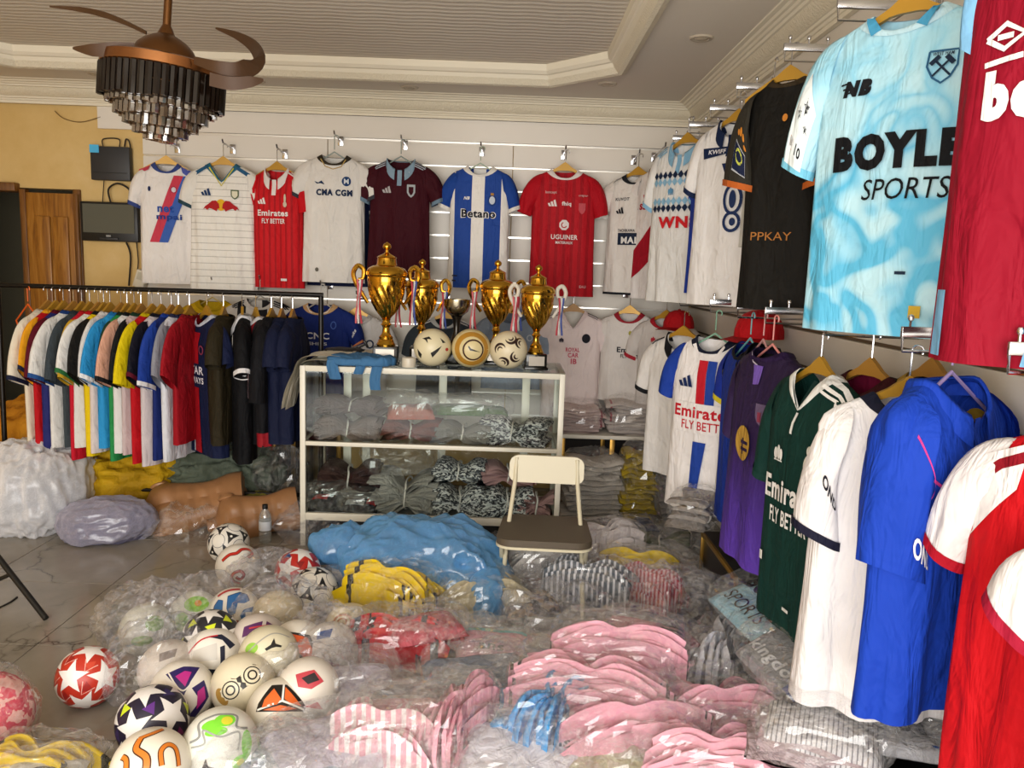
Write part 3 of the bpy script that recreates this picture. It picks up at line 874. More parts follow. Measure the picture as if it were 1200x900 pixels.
wall_shirt(262, 192, 'white shirt with blue V collar, two red bulls and yellow sun on the chest', 'red bull print shirt', M_LEEDS, 4, sleeves='#ece8e0', collar='#2c6d86', cuff='#2f4a55', neck='v', wide=1.02, hang='gold',
    prints=[('shoulder_stripe', '#2f5f86', Q([(-0.19, 0.07), (-0.09, 0.012), (-0.09, 0.036), (-0.19, 0.1)], [(0.19, 0.07), (0.09, 0.012), (0.09, 0.036), (0.19, 0.1)])),
            ('neck_trim', '#d8c93e', ('P', ribbon([(-0.075, 0.03), (0.0, 0.142), (0.075, 0.03)], 0.008))),
            ('brand_mark', '#1f3a66', ('P', bars3(-0.09, 0.205, 0.045))), ('crest', '#5a6a4c', Q(shield(0.085, 0.195, 0.024, 0.03))), ('crest_field', '#e8e2c8', Q(shield(0.085, 0.195, 0.017, 0.022))),
            ('sun_print', '#e9b52a', Q(ell(0, 0.262, 0.03, 0.036))), ('bull_print', '#b5262a', ('P', bulls()))])
M_BENF = pin_mat('red_rib_cloth', '#c9141e', '#a80f19', 0.036, 0.35, 'x')
wall_shirt(325, 198, 'bright red shirt with white open collar and white Emirates print', 'bright red shirt', M_BENF, -6, sleeves='#c9141e', collar='#efe6e2', neck='polo', wide=0.82, L=0.75, sl=((0.215, -0.26), (0.145, -0.28)),
    prints=[('shoulder_stripe', '#efe6e2', ('P', ribbon([(0.085, 0.025), (0.14, 0.06), (0.158, 0.12)], 0.008) + ribbon([(0.1, 0.022), (0.152, 0.06), (0.166, 0.12)], 0.006))),
            ('brand_mark', '#f4ecea', ('P', bars3(-0.075, 0.225, 0.04))), ('crest', '#d8c6b0', Q(ell(0.075, 0.19, 0.007, 0.03), ell(0.075, 0.225, 0.012, 0.018))),
            ('sponsor_print', '#f4ecea', ('T', 'Emirates', -0.005, 0.28, 0.038), dict(bold=0.03, w=0.2)), ('sponsor_print', '#f4ecea', ('T', 'FLY BETTER', -0.0, 0.33, 0.03), dict(bold=0.02, w=0.15)),
            ('maker_tag', '#f4ecea', Q(rect(0.045, 0.085, 0.69, 0.705)))])
wall_shirt(398, 197, 'dark navy shirt showing behind the white CMA CGM shirt', 'navy shirt behind', '#121a38', 0, 5.30, collar='#121a38', cuff='#c9c4bd', L=0.76, hang=None, hook=False)
wall_shirt(392, 182, 'white shirt with gold trimmed collar and navy CMA CGM print', 'CMA CGM shirt', '#e6e1da', 3, 5.19, collar='#3a3226', cuff='#3a3a42', wide=0.98, hang='#7d8a82',
    prints=[('collar_trim', '#b89a58', ('P', ribbon([(-0.078, 0.03), (-0.05, 0.075), (0, 0.092), (0.05, 0.075), (0.078, 0.03)], 0.006))),
            ('brand_mark', '#1c3358', Q([(-0.115, 0.17), (-0.09, 0.178), (-0.07, 0.165), (-0.05, 0.19), (-0.075, 0.182), (-0.1, 0.185)])),
            ('crest', '#1d3d6e', Q(ell(0.085, 0.165, 0.028, 0.03))), ('crest_letter', '#d8dce0', ('T', 'M', 0.085, 0.165, 0.032), dict(bold=0.02)),
            ('sponsor_print', '#1b2c4c', ('T', 'CMA CGM', 0.01, 0.237, 0.04), dict(bold=0.05, w=0.225)), ('club_badge', '#6d675c', Q(ell(-0.1, 0.72, 0.011, 0.013)))])
wall_shirt(470, 187, 'maroon polo shirt with pale blue collar and grey crest', 'maroon polo shirt', '#3d0d18', 0, collar='#8aa3b6', cuff='#6f8698', neck='polo', wide=0.96, hang='#6d7d75', folds=1.4, L=0.74,
    prints=[sh_stripes('#b4bec8', 0.004, 3, 0.006), ('brand_mark', '#b9b6b6', ('P', bars3(-0.075, 0.215, 0.042))), ('crest', '#aeb4b8', Q(shield(0.075, 0.2, 0.026, 0.04))), ('crest_field', '#3d0d18', Q(shield(0.075, 0.2, 0.015, 0.026))), ('price_tag', '#e6e6e6', Q(rect(0.03, 0.06, 0.08, 0.11)))])
def porto(t):
    v, x, y, z = t.obj(); drape_bump(t, v); f = t.math('ADD', x, 0.25)
    return t.ramp(t.math('MULTIPLY', f, 2.0), [(0.0, '#ece7e0'), (0.19, '#1f4494'), (0.41, '#ece7e0'), (0.57, '#1f4494'), (0.78, '#ece7e0')], 'CONSTANT')
M_PORTO = mat('blue_white_striped_cloth', '#ece7e0', 0.72, 0, porto, spec=0.25)
wall_shirt(563, 195, 'blue and white vertically striped shirt with Betano print', 'blue striped shirt', M_PORTO, -2, sleeves='#1f4494', collar='#ece7e0', cuff='#ece7e0', wide=0.98, L=0.77, hang='#9fb39a', sl=((0.262, -0.255), (0.19, -0.285)),
    prints=[('brand_mark', '#f2eeea', ('T', 'NB', -0.075, 0.205, 0.02), dict(bold=0.04, shear=0.3)), ('crest', '#20407e', Q(ell(0.085, 0.215, 0.027, 0.036))), ('crest_field', '#cfd8e4', Q(ell(0.085, 0.215, 0.018, 0.025))), ('crest_top', '#b7873c', Q(rect(0.075, 0.095, 0.17, 0.185))),
            ('sponsor_edge', '#f2eeea', ('T', 'Betano', 0.0, 0.30, 0.058), dict(bold=0.075, w=0.225)), ('sponsor_print', '#14151c', ('T', 'Betano', 0.0, 0.30, 0.05), dict(bold=0.025, w=0.215)),
            ('maker_tag', '#2b2b34', Q(rect(-0.16, -0.125, 0.69, 0.698), rect(-0.16, -0.135, 0.72, 0.73)))])
wall_shirt(662, 199, 'plain red shirt with white collar and white UGUINER print', 'white collared red shirt', pin_mat('deep_red_rib_cloth', '#b3101f', '#9e0d1b', 0.05, 0.4, 'x'), 0, sleeves='#b3101f', collar='#eae0dc', wide=1.03, sl=((0.292, -0.27), (0.2, -0.30)),
    prints=[('brand_mark', '#f0e4e2', ('P', bars3(-0.07, 0.235, 0.042))), ('small_print', '#d8a9a9', ('T', 'koncept', -0.085, 0.15, 0.022), dict(w=0.07)), ('small_print', '#f0e4e2', ('T', 'fhiq', 0.015, 0.22, 0.032), dict(w=0.06, bold=0.04)), ('small_print', '#d8a9a9', ('T', 'crepier', 0.12, 0.165, 0.016), dict(w=0.06)),
            ('crest', '#c9565e', Q(shield(0.115, 0.245, 0.022, 0.034))), ('sponsor_mark', '#f2e6e4', Q(ell(0.005, 0.35, 0.033, 0.034, 8, 0.4))), ('sponsor_cut', '#b3101f', ('P', ring_strip(0.005, 0.35, 0.016, 0.016, 0.006, 20, 250))),
            ('sponsor_print', '#f2e6e4', ('T', 'UGUINER', 0.01, 0.425, 0.03), dict(bold=0.02, w=0.17)), ('sponsor_print', '#f2e6e4', ('T', 'MATERIAUX', 0.01, 0.46, 0.017), dict(w=0.11)), ('maker_tag', '#e0a8a8', ('T', 'EAU', 0.14, 0.735, 0.017))])
wall_shirt(748, 204, 'white shirt with black collar and MALA print in a dark panel', 'MALA print shirt', '#e7e1da', -32, 5.15, collar='#23252b', hemcol='#23252b', wide=0.95, L=0.76,
    prints=[sh_stripes('#2c2e35', 0.0, 2, 0.004, (-1,)), ('small_print', '#3c3d42', ('T', 'KUVOT', -0.07, 0.16, 0.02), dict(w=0.1)), ('brand_mark', '#23252b', ('P', bars3(-0.08, 0.25, 0.042))), ('crest', '#5a5d64', Q(star5(0.06, 0.23, 0.022, 0.01, 7))),
            ('sponsor_panel', '#232d42', Q(rect(-0.09, 0.12, 0.37, 0.445))), ('sponsor_print', '#eceae6', ('T', 'MALA', 0.02, 0.415, 0.042), dict(bold=0.04, w=0.17)), ('small_print', '#3c3d42', ('T', 'TACHIKAWA', -0.03, 0.355, 0.018), dict(w=0.12))])
wall_shirt(778, 197, 'white shirt with dark red collar, Suzuki print and red curved sash', 'red sash shirt', '#ece6e2', -45, 5.0, collar='#6d1422', neck='polo', wide=0.98, L=0.80,
    prints=[('sash', '#a81a2c', Q([(0.02, 0.29), (0.17, 0.27), (0.1, 0.45), (-0.06, 0.6), (-0.17, 0.68), (-0.18, 0.52), (-0.08, 0.42)])), ('brand_mark', '#c02a38', Q([(-0.09, 0.165), (-0.05, 0.15), (-0.055, 0.165), (-0.085, 0.185)])),
            ('sponsor_print', '#b31f30', ('T', 'SSUZUKI', 0.01, 0.235, 0.038), dict(bold=0.05, w=0.26, shear=0.1))])
# ------------------------------------------------------------------ lower row on the back wall, behind the trophies
M_PINKW = '#e6d5d2'
wall_shirt(672, 364, 'pale pink shirt with navy shoulder edges hanging right of the glass counter', 'pale pink shirt', M_PINKW, 0, 5.2, collar='#d8c4c2', neck='v', wide=0.95, L=0.70, hang='wood',
    prints=[sh_stripes('#3b3f4a', 0.0, 2, 0.004), ('brand_mark', '#3b3440', ('P', trefoil(-0.075, 0.19, 0.02))), ('crest', '#23232a', Q(ell(0.085, 0.175, 0.028, 0.03))), ('sponsor_print', '#c8566a', ('T', 'ROYAL', 0.0, 0.25, 0.028), dict(bold=0.03, w=0.09)), ('sponsor_print', '#c8566a', ('T', 'CAR', 0.005, 0.285, 0.03), dict(bold=0.03, w=0.07)), ('sponsor_print', '#c8566a', ('T', 'IB', 0.01, 0.325, 0.035), dict(bold=0.03))])
wall_shirt(738, 366, 'white shirt with red edged collar and cuffs, second right of the glass counter', 'red cuffed white shirt', '#ddd5cf', -18, 5.15, collar='#9a2430', cuff='#b02a38', wide=0.9, L=0.58,
    prints=[('sponsor_print', '#2c2c34', ('T', 'Emirates', 0.04, 0.24, 0.035), dict(bold=0.03, w=0.2)), ('sponsor_print', '#2c2c34', ('T', 'FLY BETTER', 0.04, 0.28, 0.025), dict(w=0.15)), ('crest', '#a8a04a', Q(ell(0.02, 0.13, 0.01, 0.014)))])
wall_shirt(781, 372, 'grey-white shirt with red collar and red crest beside the corner', 'red collared grey shirt', '#d6cec8', -40, 4.95, collar='#a8202c', cuff='#b02a38', wide=0.95, L=0.66,
    prints=[('brand_mark', '#c03040', ('P', trefoil(-0.05, 0.14, 0.022))), ('sponsor_mark', '#b83040', ('P', ring_strip(-0.06, 0.25, 0.02, 0.03, 0.012, 40, 330) + ring_strip(-0.02, 0.27, 0.02, 0.03, 0.012, 200, 520)))])
wall_shirt(418, 368, 'white training shirt half hidden behind the tallest trophy', 'shirt behind the tallest trophy', '#d9d4d0', 6, 5.2, collar='#b8b2ae', L=0.5, wide=0.95, prints=[('crest', '#2b3a58', ('P', ring_strip(0.09, 0.19, 0.022, 0.024, 0.01)))])
wall_shirt(600, 366, 'pale blue denim-toned shirt half hidden between two trophies', 'shirt between trophies', '#8d9aad', 0, 5.2, collar='#5c6678', L=0.5, wide=0.95, prints=[('crest', '#c8d0da', ('P', ring_strip(0.12, 0.16, 0.016, 0.018, 0.007)))])
wall_shirt(522, 372, 'black and grey shirt hanging behind the small silver cup', 'shirt behind the silver cup', '#3a4148', 0, 5.2, collar='#c4c8c8', L=0.5, wide=0.9, prints=[sh_stripes('#d4d4d4', 0.0, 2, 0.007)])
wall_shirt(376, 356, 'royal blue shirt with white and orange collar beside the clothes rail', 'royal blue collared shirt', '#182a6e', -4, 5.1, collar='#c9a274', wide=1.02, L=0.72, hang='#b9b4ac', cuff=None, sl=((0.285, -0.24), (0.21, -0.27)),
    prints=[('collar_trim', '#e6e0da', ('P', ribbon([(-0.08, 0.01), (-0.055, 0.05), (0, 0.066), (0.055, 0.05), (0.08, 0.01)], 0.006))), ('sponsor_print', '#e6e6ea', ('T', 'CNC', 0.0, 0.2, 0.042), dict(bold=0.02, w=0.15)), ('sponsor_print', '#cfd2dc', ('T', 'SHIPS', 0.0, 0.25, 0.02), dict(w=0.12)), ('crest', '#4a66b0', ('P', ring_strip(0.1, 0.13, 0.016, 0.022, 0.006)))],
    sprints=[(1, 'sleeve_print', '#e6e6ea', ('T', 'nike', 0.6, 0.1, 0.12, 0.7)), (1, 'sleeve_trim', '#d98a5a', ('P', [[(0.93, -0.9), (0.98, -0.9), (0.98, 0.9), (0.93, 0.9)]]))])
wall_shirt(305, 350, 'white shirt with bold black shoulder stripes behind the clothes rail', 'black striped white shirt', pin_mat('white_black_block_cloth', '#d5d0ca', '#1b1b1f', 0.135, 0.4, 'x'), 5, 5.15, sleeves='#d5d0ca', collar='#d5d0ca', wide=1.05, L=0.76, hang='#9a9a96', prints=[sh_stripes('#1b1b1f', 0.0, 3, 0.007)])
wall_shirt(249, 352, 'plain yellow shirt hung on the wall behind the clothes rail', 'yellow shirt', '#d5b01c', 0, 5.15, collar='#b8980f', wide=1.0, L=0.7, hang='#c8b060')

# ------------------------------------------------------------------ arms on the right wall
def pin_arm(Y, z, label, x1=0.92, n=5):
    a = thing('pin_rail', label, 'rail', (XR - 0.02, Y, z), group='pin arms on the right wall')
    ln = XR - 0.02 - x1
    MB().box((-ln / 2, 0, 0), (ln, 0.012, 0.026), bev=0.002).build('bar', M_CHROME, a)
    MB().box((-0.004, 0, 0.0), (0.008, 0.03, 0.075), bev=0.002).build('plate', M_CHROME, a)
    MB().tube([(-ln + 0.004, 0, -0.01), (-ln + 0.006, 0, -0.045), (-0.006, 0, -0.045)], 0.004, 6).build('brace', M_CHROME, a)
    pm = MB().tube([(0, 0, 0.012), (0, 0, 0.03)], 0.003, 6).lathe([(0.0, 0.024), (0.006, 0.027), (0.0075, 0.033), (0.005, 0.039), (0.0, 0.041)], 10).mesh('pin', M_CHROME)
    for k in range(n):
        o = link('pin', pm, a); o.location = (-ln + 0.02 + (ln - 0.04) * k / (n - 1), 0, 0)
    return a
up = [(4.75, 'sixth, beside the corner, in the upper row'), (4.32, 'fifth from the camera in the upper row'), (3.89, 'fourth from the camera in the upper row'), (3.45, 'above the dark grey shirt in the upper row'), (2.87, 'left of the sky blue BOYLE shirt collar'), (2.42, 'just above the sky blue BOYLE shirt'), (1.98, 'behind the crimson shirt at the top right')]
for Y, w in up: pin_arm(Y, 2.295, 'chrome pin arm ' + w)
lo = [(4.3, 'above the white polo shirt in the lower row'), (3.64, 'above the red and blue striped white shirt'), (3.2, 'beside the red cap in the lower row'), (2.85, 'above the purple shirt in the lower row'), (2.31, 'above the dark green shirt in the lower row'), (1.85, 'above the blue shirt in the lower row'), (1.45, 'at the right edge of the lower row')]
for Y, w in lo: pin_arm(Y, 1.39, 'chrome pin arm ' + w)

def side_shirt(px, py, Y, yaw, label, short, base, **kw):
    p = atY(px, py, Y)
    kw.setdefault('L', 0.84); kw.setdefault('wide', 1.06)
    kw.setdefault('hang_label', f'hanger inside the {short} on the right wall')
    return shirt(label, p, R(yaw), base, **kw)
# upper row, right wall
side_shirt(806, 166, 4.3, -52, 'white shirt with dark zigzag bands and red lettering', 'zigzag shirt', '#e8e6e2', collar='#86b4d2', cuff='#86b4d2', neck='polo', sl=((0.27, -0.31), (0.2, -0.36)),
    prints=[sh_stripes('#86b4d2', 0.01, 3, 0.007, (-1,))]
    + [('zigzag_band', c, ('P', [[(-0.17 + 0.036 * k, z0 + dz), (-0.152 + 0.036 * k, z0 - 0.022 + dz), (-0.134 + 0.036 * k, z0 + dz), (-0.152 + 0.036 * k, z0 + 0.022 + dz)] for k in range(9)])) for z0, c, dz in ((0.175, '#1d2a44', 0), (0.21, '#8fbcd8', 0), (0.345, '#1d2a44', 0), (0.31, '#8fbcd8', 0))]
    + [('brand_mark', '#5f93b8', ('P', trefoil(-0.03, 0.26, 0.026))), ('sponsor_print', '#d0242c', ('T', 'WNS', 0.02, 0.42, 0.062), dict(bold=0.05, w=0.26))])
side_shirt(836, 186, 4.0, -84, 'royal blue shirt with white trimmed cuffs, mostly hidden between two white shirts', 'hidden royal blue shirt', '#1c3fae', cuff='#e4e4ea', collar='#1c3fae', L=0.66)
side_shirt(866, 140, 3.72, -46, 'white shirt with navy polo collar and navy knight crest', 'navy collared white shirt', '#eae6e3', collar='#1a2848', neck='polo', cuff='#1a2848', wide=1.0, sl=((0.26, -0.3), (0.2, -0.34)),
    prints=[('button', '#1a2848', Q(ell(0.0, 0.15, 0.006, 0.006))), ('brand_mark', '#1d2c58', Q([(-0.03, 0.2), (0, 0.235), (0.03, 0.2), (0.016, 0.232), (0, 0.26), (-0.016, 0.232)])), ('small_panel', '#1a2848', Q(rect(-0.14, 0.0, 0.125, 0.16)[0:2] + [(0.01, 0.155), (-0.13, 0.175)])), ('small_print', '#e8e6ea', ('T', 'KWIFF', -0.06, 0.145, 0.02), dict(w=0.09)),
            ('crest', '#26365e', ('P', ring_strip(0.04, 0.36, 0.04, 0.062, 0.014) + ring_strip(0.04, 0.46, 0.036, 0.04, 0.014) + [ell(0.04, 0.36, 0.016, 0.04), ell(0.045, 0.46, 0.014, 0.018), rect(0.02, 0.06, 0.275, 0.3)]))],
    sprints=[(1, 'sleeve_panel', '#1f3468', ('P', [rect(0.3, 0.55, -0.6, 0.6), rect(0.7, 0.85, -0.6, 0.6)]))])
side_shirt(926, 92, 3.02, -40, 'charcoal shirt with orange trimmed sleeve and yellow league badge', 'charcoal shirt', '#1b1916', sleeves='#34312a', collar='#3a2f20', cuff='#c0632a', sl=((0.225, -0.37), (0.065, -0.41)), wide=0.72, L=0.84, sdeep=1.6, neck='high',
    prints=[('brand_mark', '#d98a3a', ('P', [ell(0.02, 0.15, 0.01, 0.014)])), ('sponsor_print', '#b0733a', ('T', 'PPKAY', 0.0, 0.57, 0.03), dict(w=0.15, bold=0.0))],
    sprints=[(-1, 'brand_mark', '#d98a32', ('P', [ell(0.42, 0.12, 0.05, 0.13), ell(0.40, -0.16, 0.045, 0.11), ell(0.48, 0.3, 0.03, 0.1), ell(0.48, -0.34, 0.03, 0.1)])),
             (-1, 'league_badge', '#1b2340', ('P', [rect(0.58, 0.86, -0.38, 0.34)])), (-1, 'league_badge_edge', '#c9ccd2', ('P', ribbon([(0.58, -0.38), (0.86, -0.38), (0.86, 0.34), (0.58, 0.34), (0.58, -0.38)], 0.018))),
             (-1, 'league_ring', '#d9df5a', ('P', ring_strip(0.69, -0.02, 0.07, 0.2, 0.032)))])
side_shirt(906, 106, 3.32, -86, 'white and green sleeved shirt tucked behind the charcoal shirt', 'hidden white shirt', '#d8d8d2', collar='#20221f', cuff='#20221f', L=0.62, wide=0.75, sprints=[(-1, 'sleeve_patch', '#4a8a35', ('P', [rect(0.35, 0.7, -0.5, 0.5)]))])
def boyle(t):
    v, x, y, z = t.obj(); drape_bump(t, v)
    a = t.noise(v, 5.5, 1, 0.4, 1.0)
    f = t.math('ABSOLUTE', t.math('SUBTRACT', a, 0.5))
    g = t.math('SUBTRACT', 1.0, t.math('MULTIPLY', f, 5.5))
    g = t.math('MULTIPLY', g, t.math('MULTIPLY_ADD', z, -0.9, 0.35))
    return t.ramp(g, [(0.0, '#b2dae6'), (0.35, '#9fd2e4'), (0.7, '#58b2d6')])
M_BOYLE = mat('sky_blue_cloudy_cloth', '#a5d8ea', 0.6, 0, boyle, spec=0.3)
side_shirt(1066, 12, 2.12, -48, 'sky blue patterned shirt reading BOYLE SPORTS at the top right', 'sky blue shirt', M_BOYLE, collar='#bfe2ee', cuff='#7cc6e0', wide=1.08, L=0.82, folds=1.1, sl=((0.31, -0.36), (0.225, -0.405)), deep=1.0,
    prints=[('collar_corner', '#4a9cc4', Q([(-0.092, 0.01), (-0.072, 0.012), (-0.042, 0.05), (-0.068, 0.062)], [(0.092, 0.01), (0.072, 0.012), (0.042, 0.05), (0.068, 0.062)])), ('brand_mark', '#17181c', ('T', 'NB', -0.082, 0.19, 0.04), dict(bold=0.09, shear=0.25)), ('brand_lines', '#17181c', ('P', [[(-0.13 + 0.006 * k, 0.175 + 0.012 * k), (-0.105 + 0.006 * k, 0.172 + 0.012 * k), (-0.105 + 0.006 * k, 0.176 + 0.012 * k), (-0.13 + 0.006 * k, 0.18 + 0.012 * k)] for k in range(3)])),
            ('crest', '#2b5b80', ('P', ribbon([(0.087, 0.1287), (0.149, 0.1287), (0.1502, 0.165), (0.1366, 0.1914), (0.118, 0.2046), (0.0994, 0.1914), (0.0858, 0.165), (0.087, 0.1287)], 0.005))), ('crest_hammers', '#1d2c40', ('P', ribbon([(0.0994, 0.1881), (0.1335, 0.1518)], 0.005) + ribbon([(0.1366, 0.1881), (0.1025, 0.1518)], 0.005) + ribbon([(0.1254, 0.1419), (0.1428, 0.1604)], 0.011) + ribbon([(0.1106, 0.1419), (0.0932, 0.1604)], 0.011))), ('crest_text', '#1d2c40', ('T', 'WEST HAM', 0.118, 0.1366, 0.009), dict(w=0.045)),
            ('sponsor_print', '#101114', ('T', 'BOYLE', 0.025, 0.355, 0.092), dict(bold=0.07, w=0.315)), ('sponsor_print', '#101114', ('T', 'SPORTS', 0.06, 0.45, 0.052), dict(bold=0.0, w=0.205, shear=0.12)),
            ('maker_tag', '#c9a63a', Q(rect(0.1, 0.128, 0.74, 0.77))), ('small_tag', '#1d2c40', Q(rect(0.06, 0.085, 0.655, 0.663)))],
    sprints=[(-1, 'sleeve_badge', '#e8f2f4', ('P', [rect(0.36, 0.97, -0.55, 0.6)])), (-1, 'star_ball_print', '#1a1a20', ('P', [[(0.5 + 0.075 * b, -0.02 + 0.22 * a) for a, b in star5(0, 0, 1)], [(0.62 + 0.05 * b, 0.26 + 0.16 * a) for a, b in star5(0, 0, 1)], [(0.62 + 0.05 * b, -0.28 + 0.16 * a) for a, b in star5(0, 0, 1)]])), (-1, 'sleeve_number', '#1a1a20', ('T', '10', 0.84, -0.2, 0.09, 0.35)), (-1, 'sleeve_sticker', '#d98a5a', ('P', [rect(0.8, 0.88, 0.2, 0.42)]))])
side_shirt(1288, -150, 1.47, -58, 'crimson shirt with sky blue side strips and white betway print, far top right', 'crimson shirt', '#8e0f26', collar='#7db4dc', sleeves='#7db4dc', wide=0.98, L=0.86, folds=1.1, sl=((0.2, -0.25), (0.14, -0.29)),
    prints=[('brand_mark', '#f2eeee', ('P', ribbon([(-0.125, 0.26), (-0.09, 0.238), (-0.055, 0.26), (-0.09, 0.282), (-0.125, 0.26)], 0.01) + ribbon([(-0.105, 0.26), (-0.075, 0.26)], 0.01) + ribbon([(-0.125, 0.305), (-0.055, 0.298)], 0.01))),
            ('sponsor_print', '#f4f0f0', ('T', 'betway', 0.04, 0.375, 0.115), dict(bold=0.07, w=0.32)), ('side_strip', '#7db4dc', Q([(0.02, 0.70), (0.06, 0.70), (0.045, 0.855), (-0.005, 0.855)], [(-0.185, 0.72), (-0.155, 0.72), (-0.155, 0.85), (-0.19, 0.85)]))])
# lower row, right wall
side_shirt(801, 392, 4.2, -42, 'white polo shirt with black collar and striped black cuffs', 'white polo shirt', '#e9e4df', collar='#1d1d20', cuff='#1d1d20', neck='polo', L=0.76, wide=0.98, sl=((0.275, -0.3), (0.2, -0.34)), prints=[('shoulder_edge', '#1d1d20', ('P', ribbon([(-0.09, 0.02), (-0.15, 0.045), (-0.19, 0.08)], 0.008))), ('brand_mark', '#1c2230', ('P', trefoil(0.02, 0.19, 0.032)))])
side_shirt(838, 396, 3.55, -44, 'white shirt with blue sleeves, red and blue centre stripe and Emirates print', 'red and blue striped white shirt', '#ebe6e4', sleeves='#1f3f9e', collar='#1a1e30', neck='crew', L=0.80, wide=1.0, sl=((0.27, -0.27), (0.2, -0.30)), hang='#7fae96',
    prints=[('collar_trim', '#e6e0de', ('P', ribbon([(-0.075, 0.03), (-0.045, 0.08), (0, 0.098), (0.045, 0.08), (0.075, 0.03)], 0.014))), ('red_stripe', '#c1202e', Q(rect(-0.035, 0.01, 0.1, 0.30))), ('blue_stripe', '#23429a', Q(rect(0.012, 0.055, 0.1, 0.30))), ('blue_stripe', '#23429a', Q([(-0.035, 0.47), (0.03, 0.47), (-0.015, 0.79), (-0.05, 0.79)])), ('brand_mark', '#1d2c58', ('P', bars3(-0.09, 0.225, 0.055))),
            ('sponsor_panel', '#ebe6e4', Q(rect(-0.14, 0.15, 0.295, 0.43))), ('sponsor_print', '#c1202e', ('T', 'Emirates', 0.0, 0.335, 0.055), dict(bold=0.03, w=0.29)), ('sponsor_print', '#c1202e', ('T', 'FLY BETTER', 0.02, 0.395, 0.04), dict(bold=0.01, w=0.24))])
side_shirt(879, 402, 3.2, -84, 'royal blue shirt with yellow cuffs left of the purple shirt', 'yellow cuffed blue shirt', '#1c3796', sleeves='#2038a0', collar='#16181f', cuff='#d8c52e', L=0.76, wide=1.0, hang='#6fb0b8', prints=[('side_piping', '#d8cf9a', ('P', ribbon([(-0.15, 0.4), (-0.17, 0.55), (-0.14, 0.7)], 0.008)))])
side_shirt(894, 404, 3.02, -88, 'black shirt with thin cream piping left of the purple shirt', 'black piped shirt', '#131318', collar='#131318', cuff='#d8c52e', L=0.62, wide=1.0, hang='#d8a0a0', prints=[('piping', '#c9c39a', ('P', ribbon([(-0.17, 0.09), (-0.15, 0.16), (-0.13, 0.2)], 0.006)))])
M_PURP = grad_mat('purple_fading_cloth', [(0.0, '#241634'), (0.45, '#2e1c48'), (0.75, '#4a2f8c'), (1.0, '#5b3aa8')])
side_shirt(905, 410, 2.82, -76, 'dark purple shirt fading to bright purple at the hem, gold round print', 'purple shirt', M_PURP, collar='#2a1a3e', neck='high', L=0.80, wide=1.03, hang='#d88a84', sl=((0.26, -0.33), (0.2, -0.37)),
    prints=[('collar_trim', '#cfc8d8', ('P', ribbon([(-0.05, 0.01), (-0.03, 0.045), (0, 0.056)], 0.006))), ('neck_inset', '#7a5cb8', Q([(-0.02, 0.055), (0.04, 0.055), (0.03, 0.12), (-0.005, 0.125)])), ('crest', '#6a5a78', Q(shield(0.075, 0.225, 0.034, 0.04))), ('crest_field', '#8a3a50', Q(rect(0.055, 0.073, 0.215, 0.25))), ('sponsor_disc', '#b8903e', Q(ell(-0.03, 0.345, 0.055, 0.065))), ('sponsor_letters', '#2a1a3e', ('P', ribbon([(-0.045, 0.34), (0.012, 0.34)], 0.012) + ribbon([(-0.045, 0.365), (0.012, 0.365)], 0.012) + ribbon([(-0.03, 0.325), (-0.03, 0.385)], 0.01)))])
side_shirt(961, 436, 2.38, -78, 'dark green shirt with white shoulder stripes and Emirates FLY BETTER print', 'dark green shirt', '#12352f', collar='#e6e6e2', neck='v', L=0.82, wide=1.03, deep=1.15, folds=1.4, hang='gold', sl=((0.29, -0.36), (0.21, -0.40)), cuff='#12352f',
    prints=[('collar_fill', '#0d2723', ('P', ribbon([(-0.06, 0.02), (0, 0.12), (0.06, 0.02)], 0.01))), ('placket', '#e6e6e2', Q(rect(-0.006, 0.006, 0.125, 0.19)))] + [sh_stripes('#eceae6', -0.004, 3, 0.009, (1,), 1.05, 0.017)]
      + [('brand_mark', '#e6e6e2', ('P', trefoil(-0.06, 0.265, 0.034))), ('crest', '#d8d8cc', ('P', ring_strip(0.1, 0.275, 0.022, 0.036, 0.012) + [ell(0.1, 0.225, 0.016, 0.018)])), ('sponsor_print', '#eceae6', ('T', 'Emirates', 0.015, 0.375, 0.075), dict(bold=0.03, w=0.27)), ('sponsor_print', '#eceae6', ('T', 'FLY BETTER', 0.015, 0.46, 0.05), dict(bold=0.02, w=0.2)), ('maker_tag', '#e6e6e2', Q(rect(-0.13, -0.115, 0.6, 0.63), rect(0.02, 0.055, 0.735, 0.745)))],
    sprints=[(1, 'sleeve_stripe', '#eceae6', ('P', [rect(0.05, 0.5, -0.05, 0.08), rect(0.05, 0.5, 0.22, 0.35), rect(0.05, 0.5, 0.48, 0.6)]))])
side_shirt(1020, 438, 2.28, -75, 'maroon shirt with pink shoulder stripes hung behind the white sleeve', 'maroon striped shirt', '#6a1030', collar='#3a1418', L=0.7, wide=1.0, hang='wood', sprints=[(1, 'sleeve_stripe', '#d8a8b4', ('P', [rect(0.0, 0.6, -0.3, -0.12), rect(0.0, 0.6, 0.15, 0.3)]))])
side_shirt(1092, 440, 2.08, -80, 'black shirt with gold neck trim hung against the slat boards', 'gold trimmed black shirt', '#1b1712', collar='#9a7a34', L=0.7, wide=0.95, hang='wood', sleeves='#a8852c')
side_shirt(1064, 462, 1.98, -8, 'plain white shirt seen side on with OND lettering on its sleeve', 'side-on white shirt', '#f0ecec', collar='#1b1b2c', L=0.84, wide=1.02, deep=1.3, folds=1.5, hang='gold', sl=((0.25, -0.36), (0.13, -0.41)), sr=((0.2, -0.36), (0.1, -0.40)), sdeep=1.3, cuff='#1d1d30',
    sprints=[(-1, 'sleeve_print', '#20202a', ('T', 'OND', 0.62, 0.0, 0.09, 0.9))])
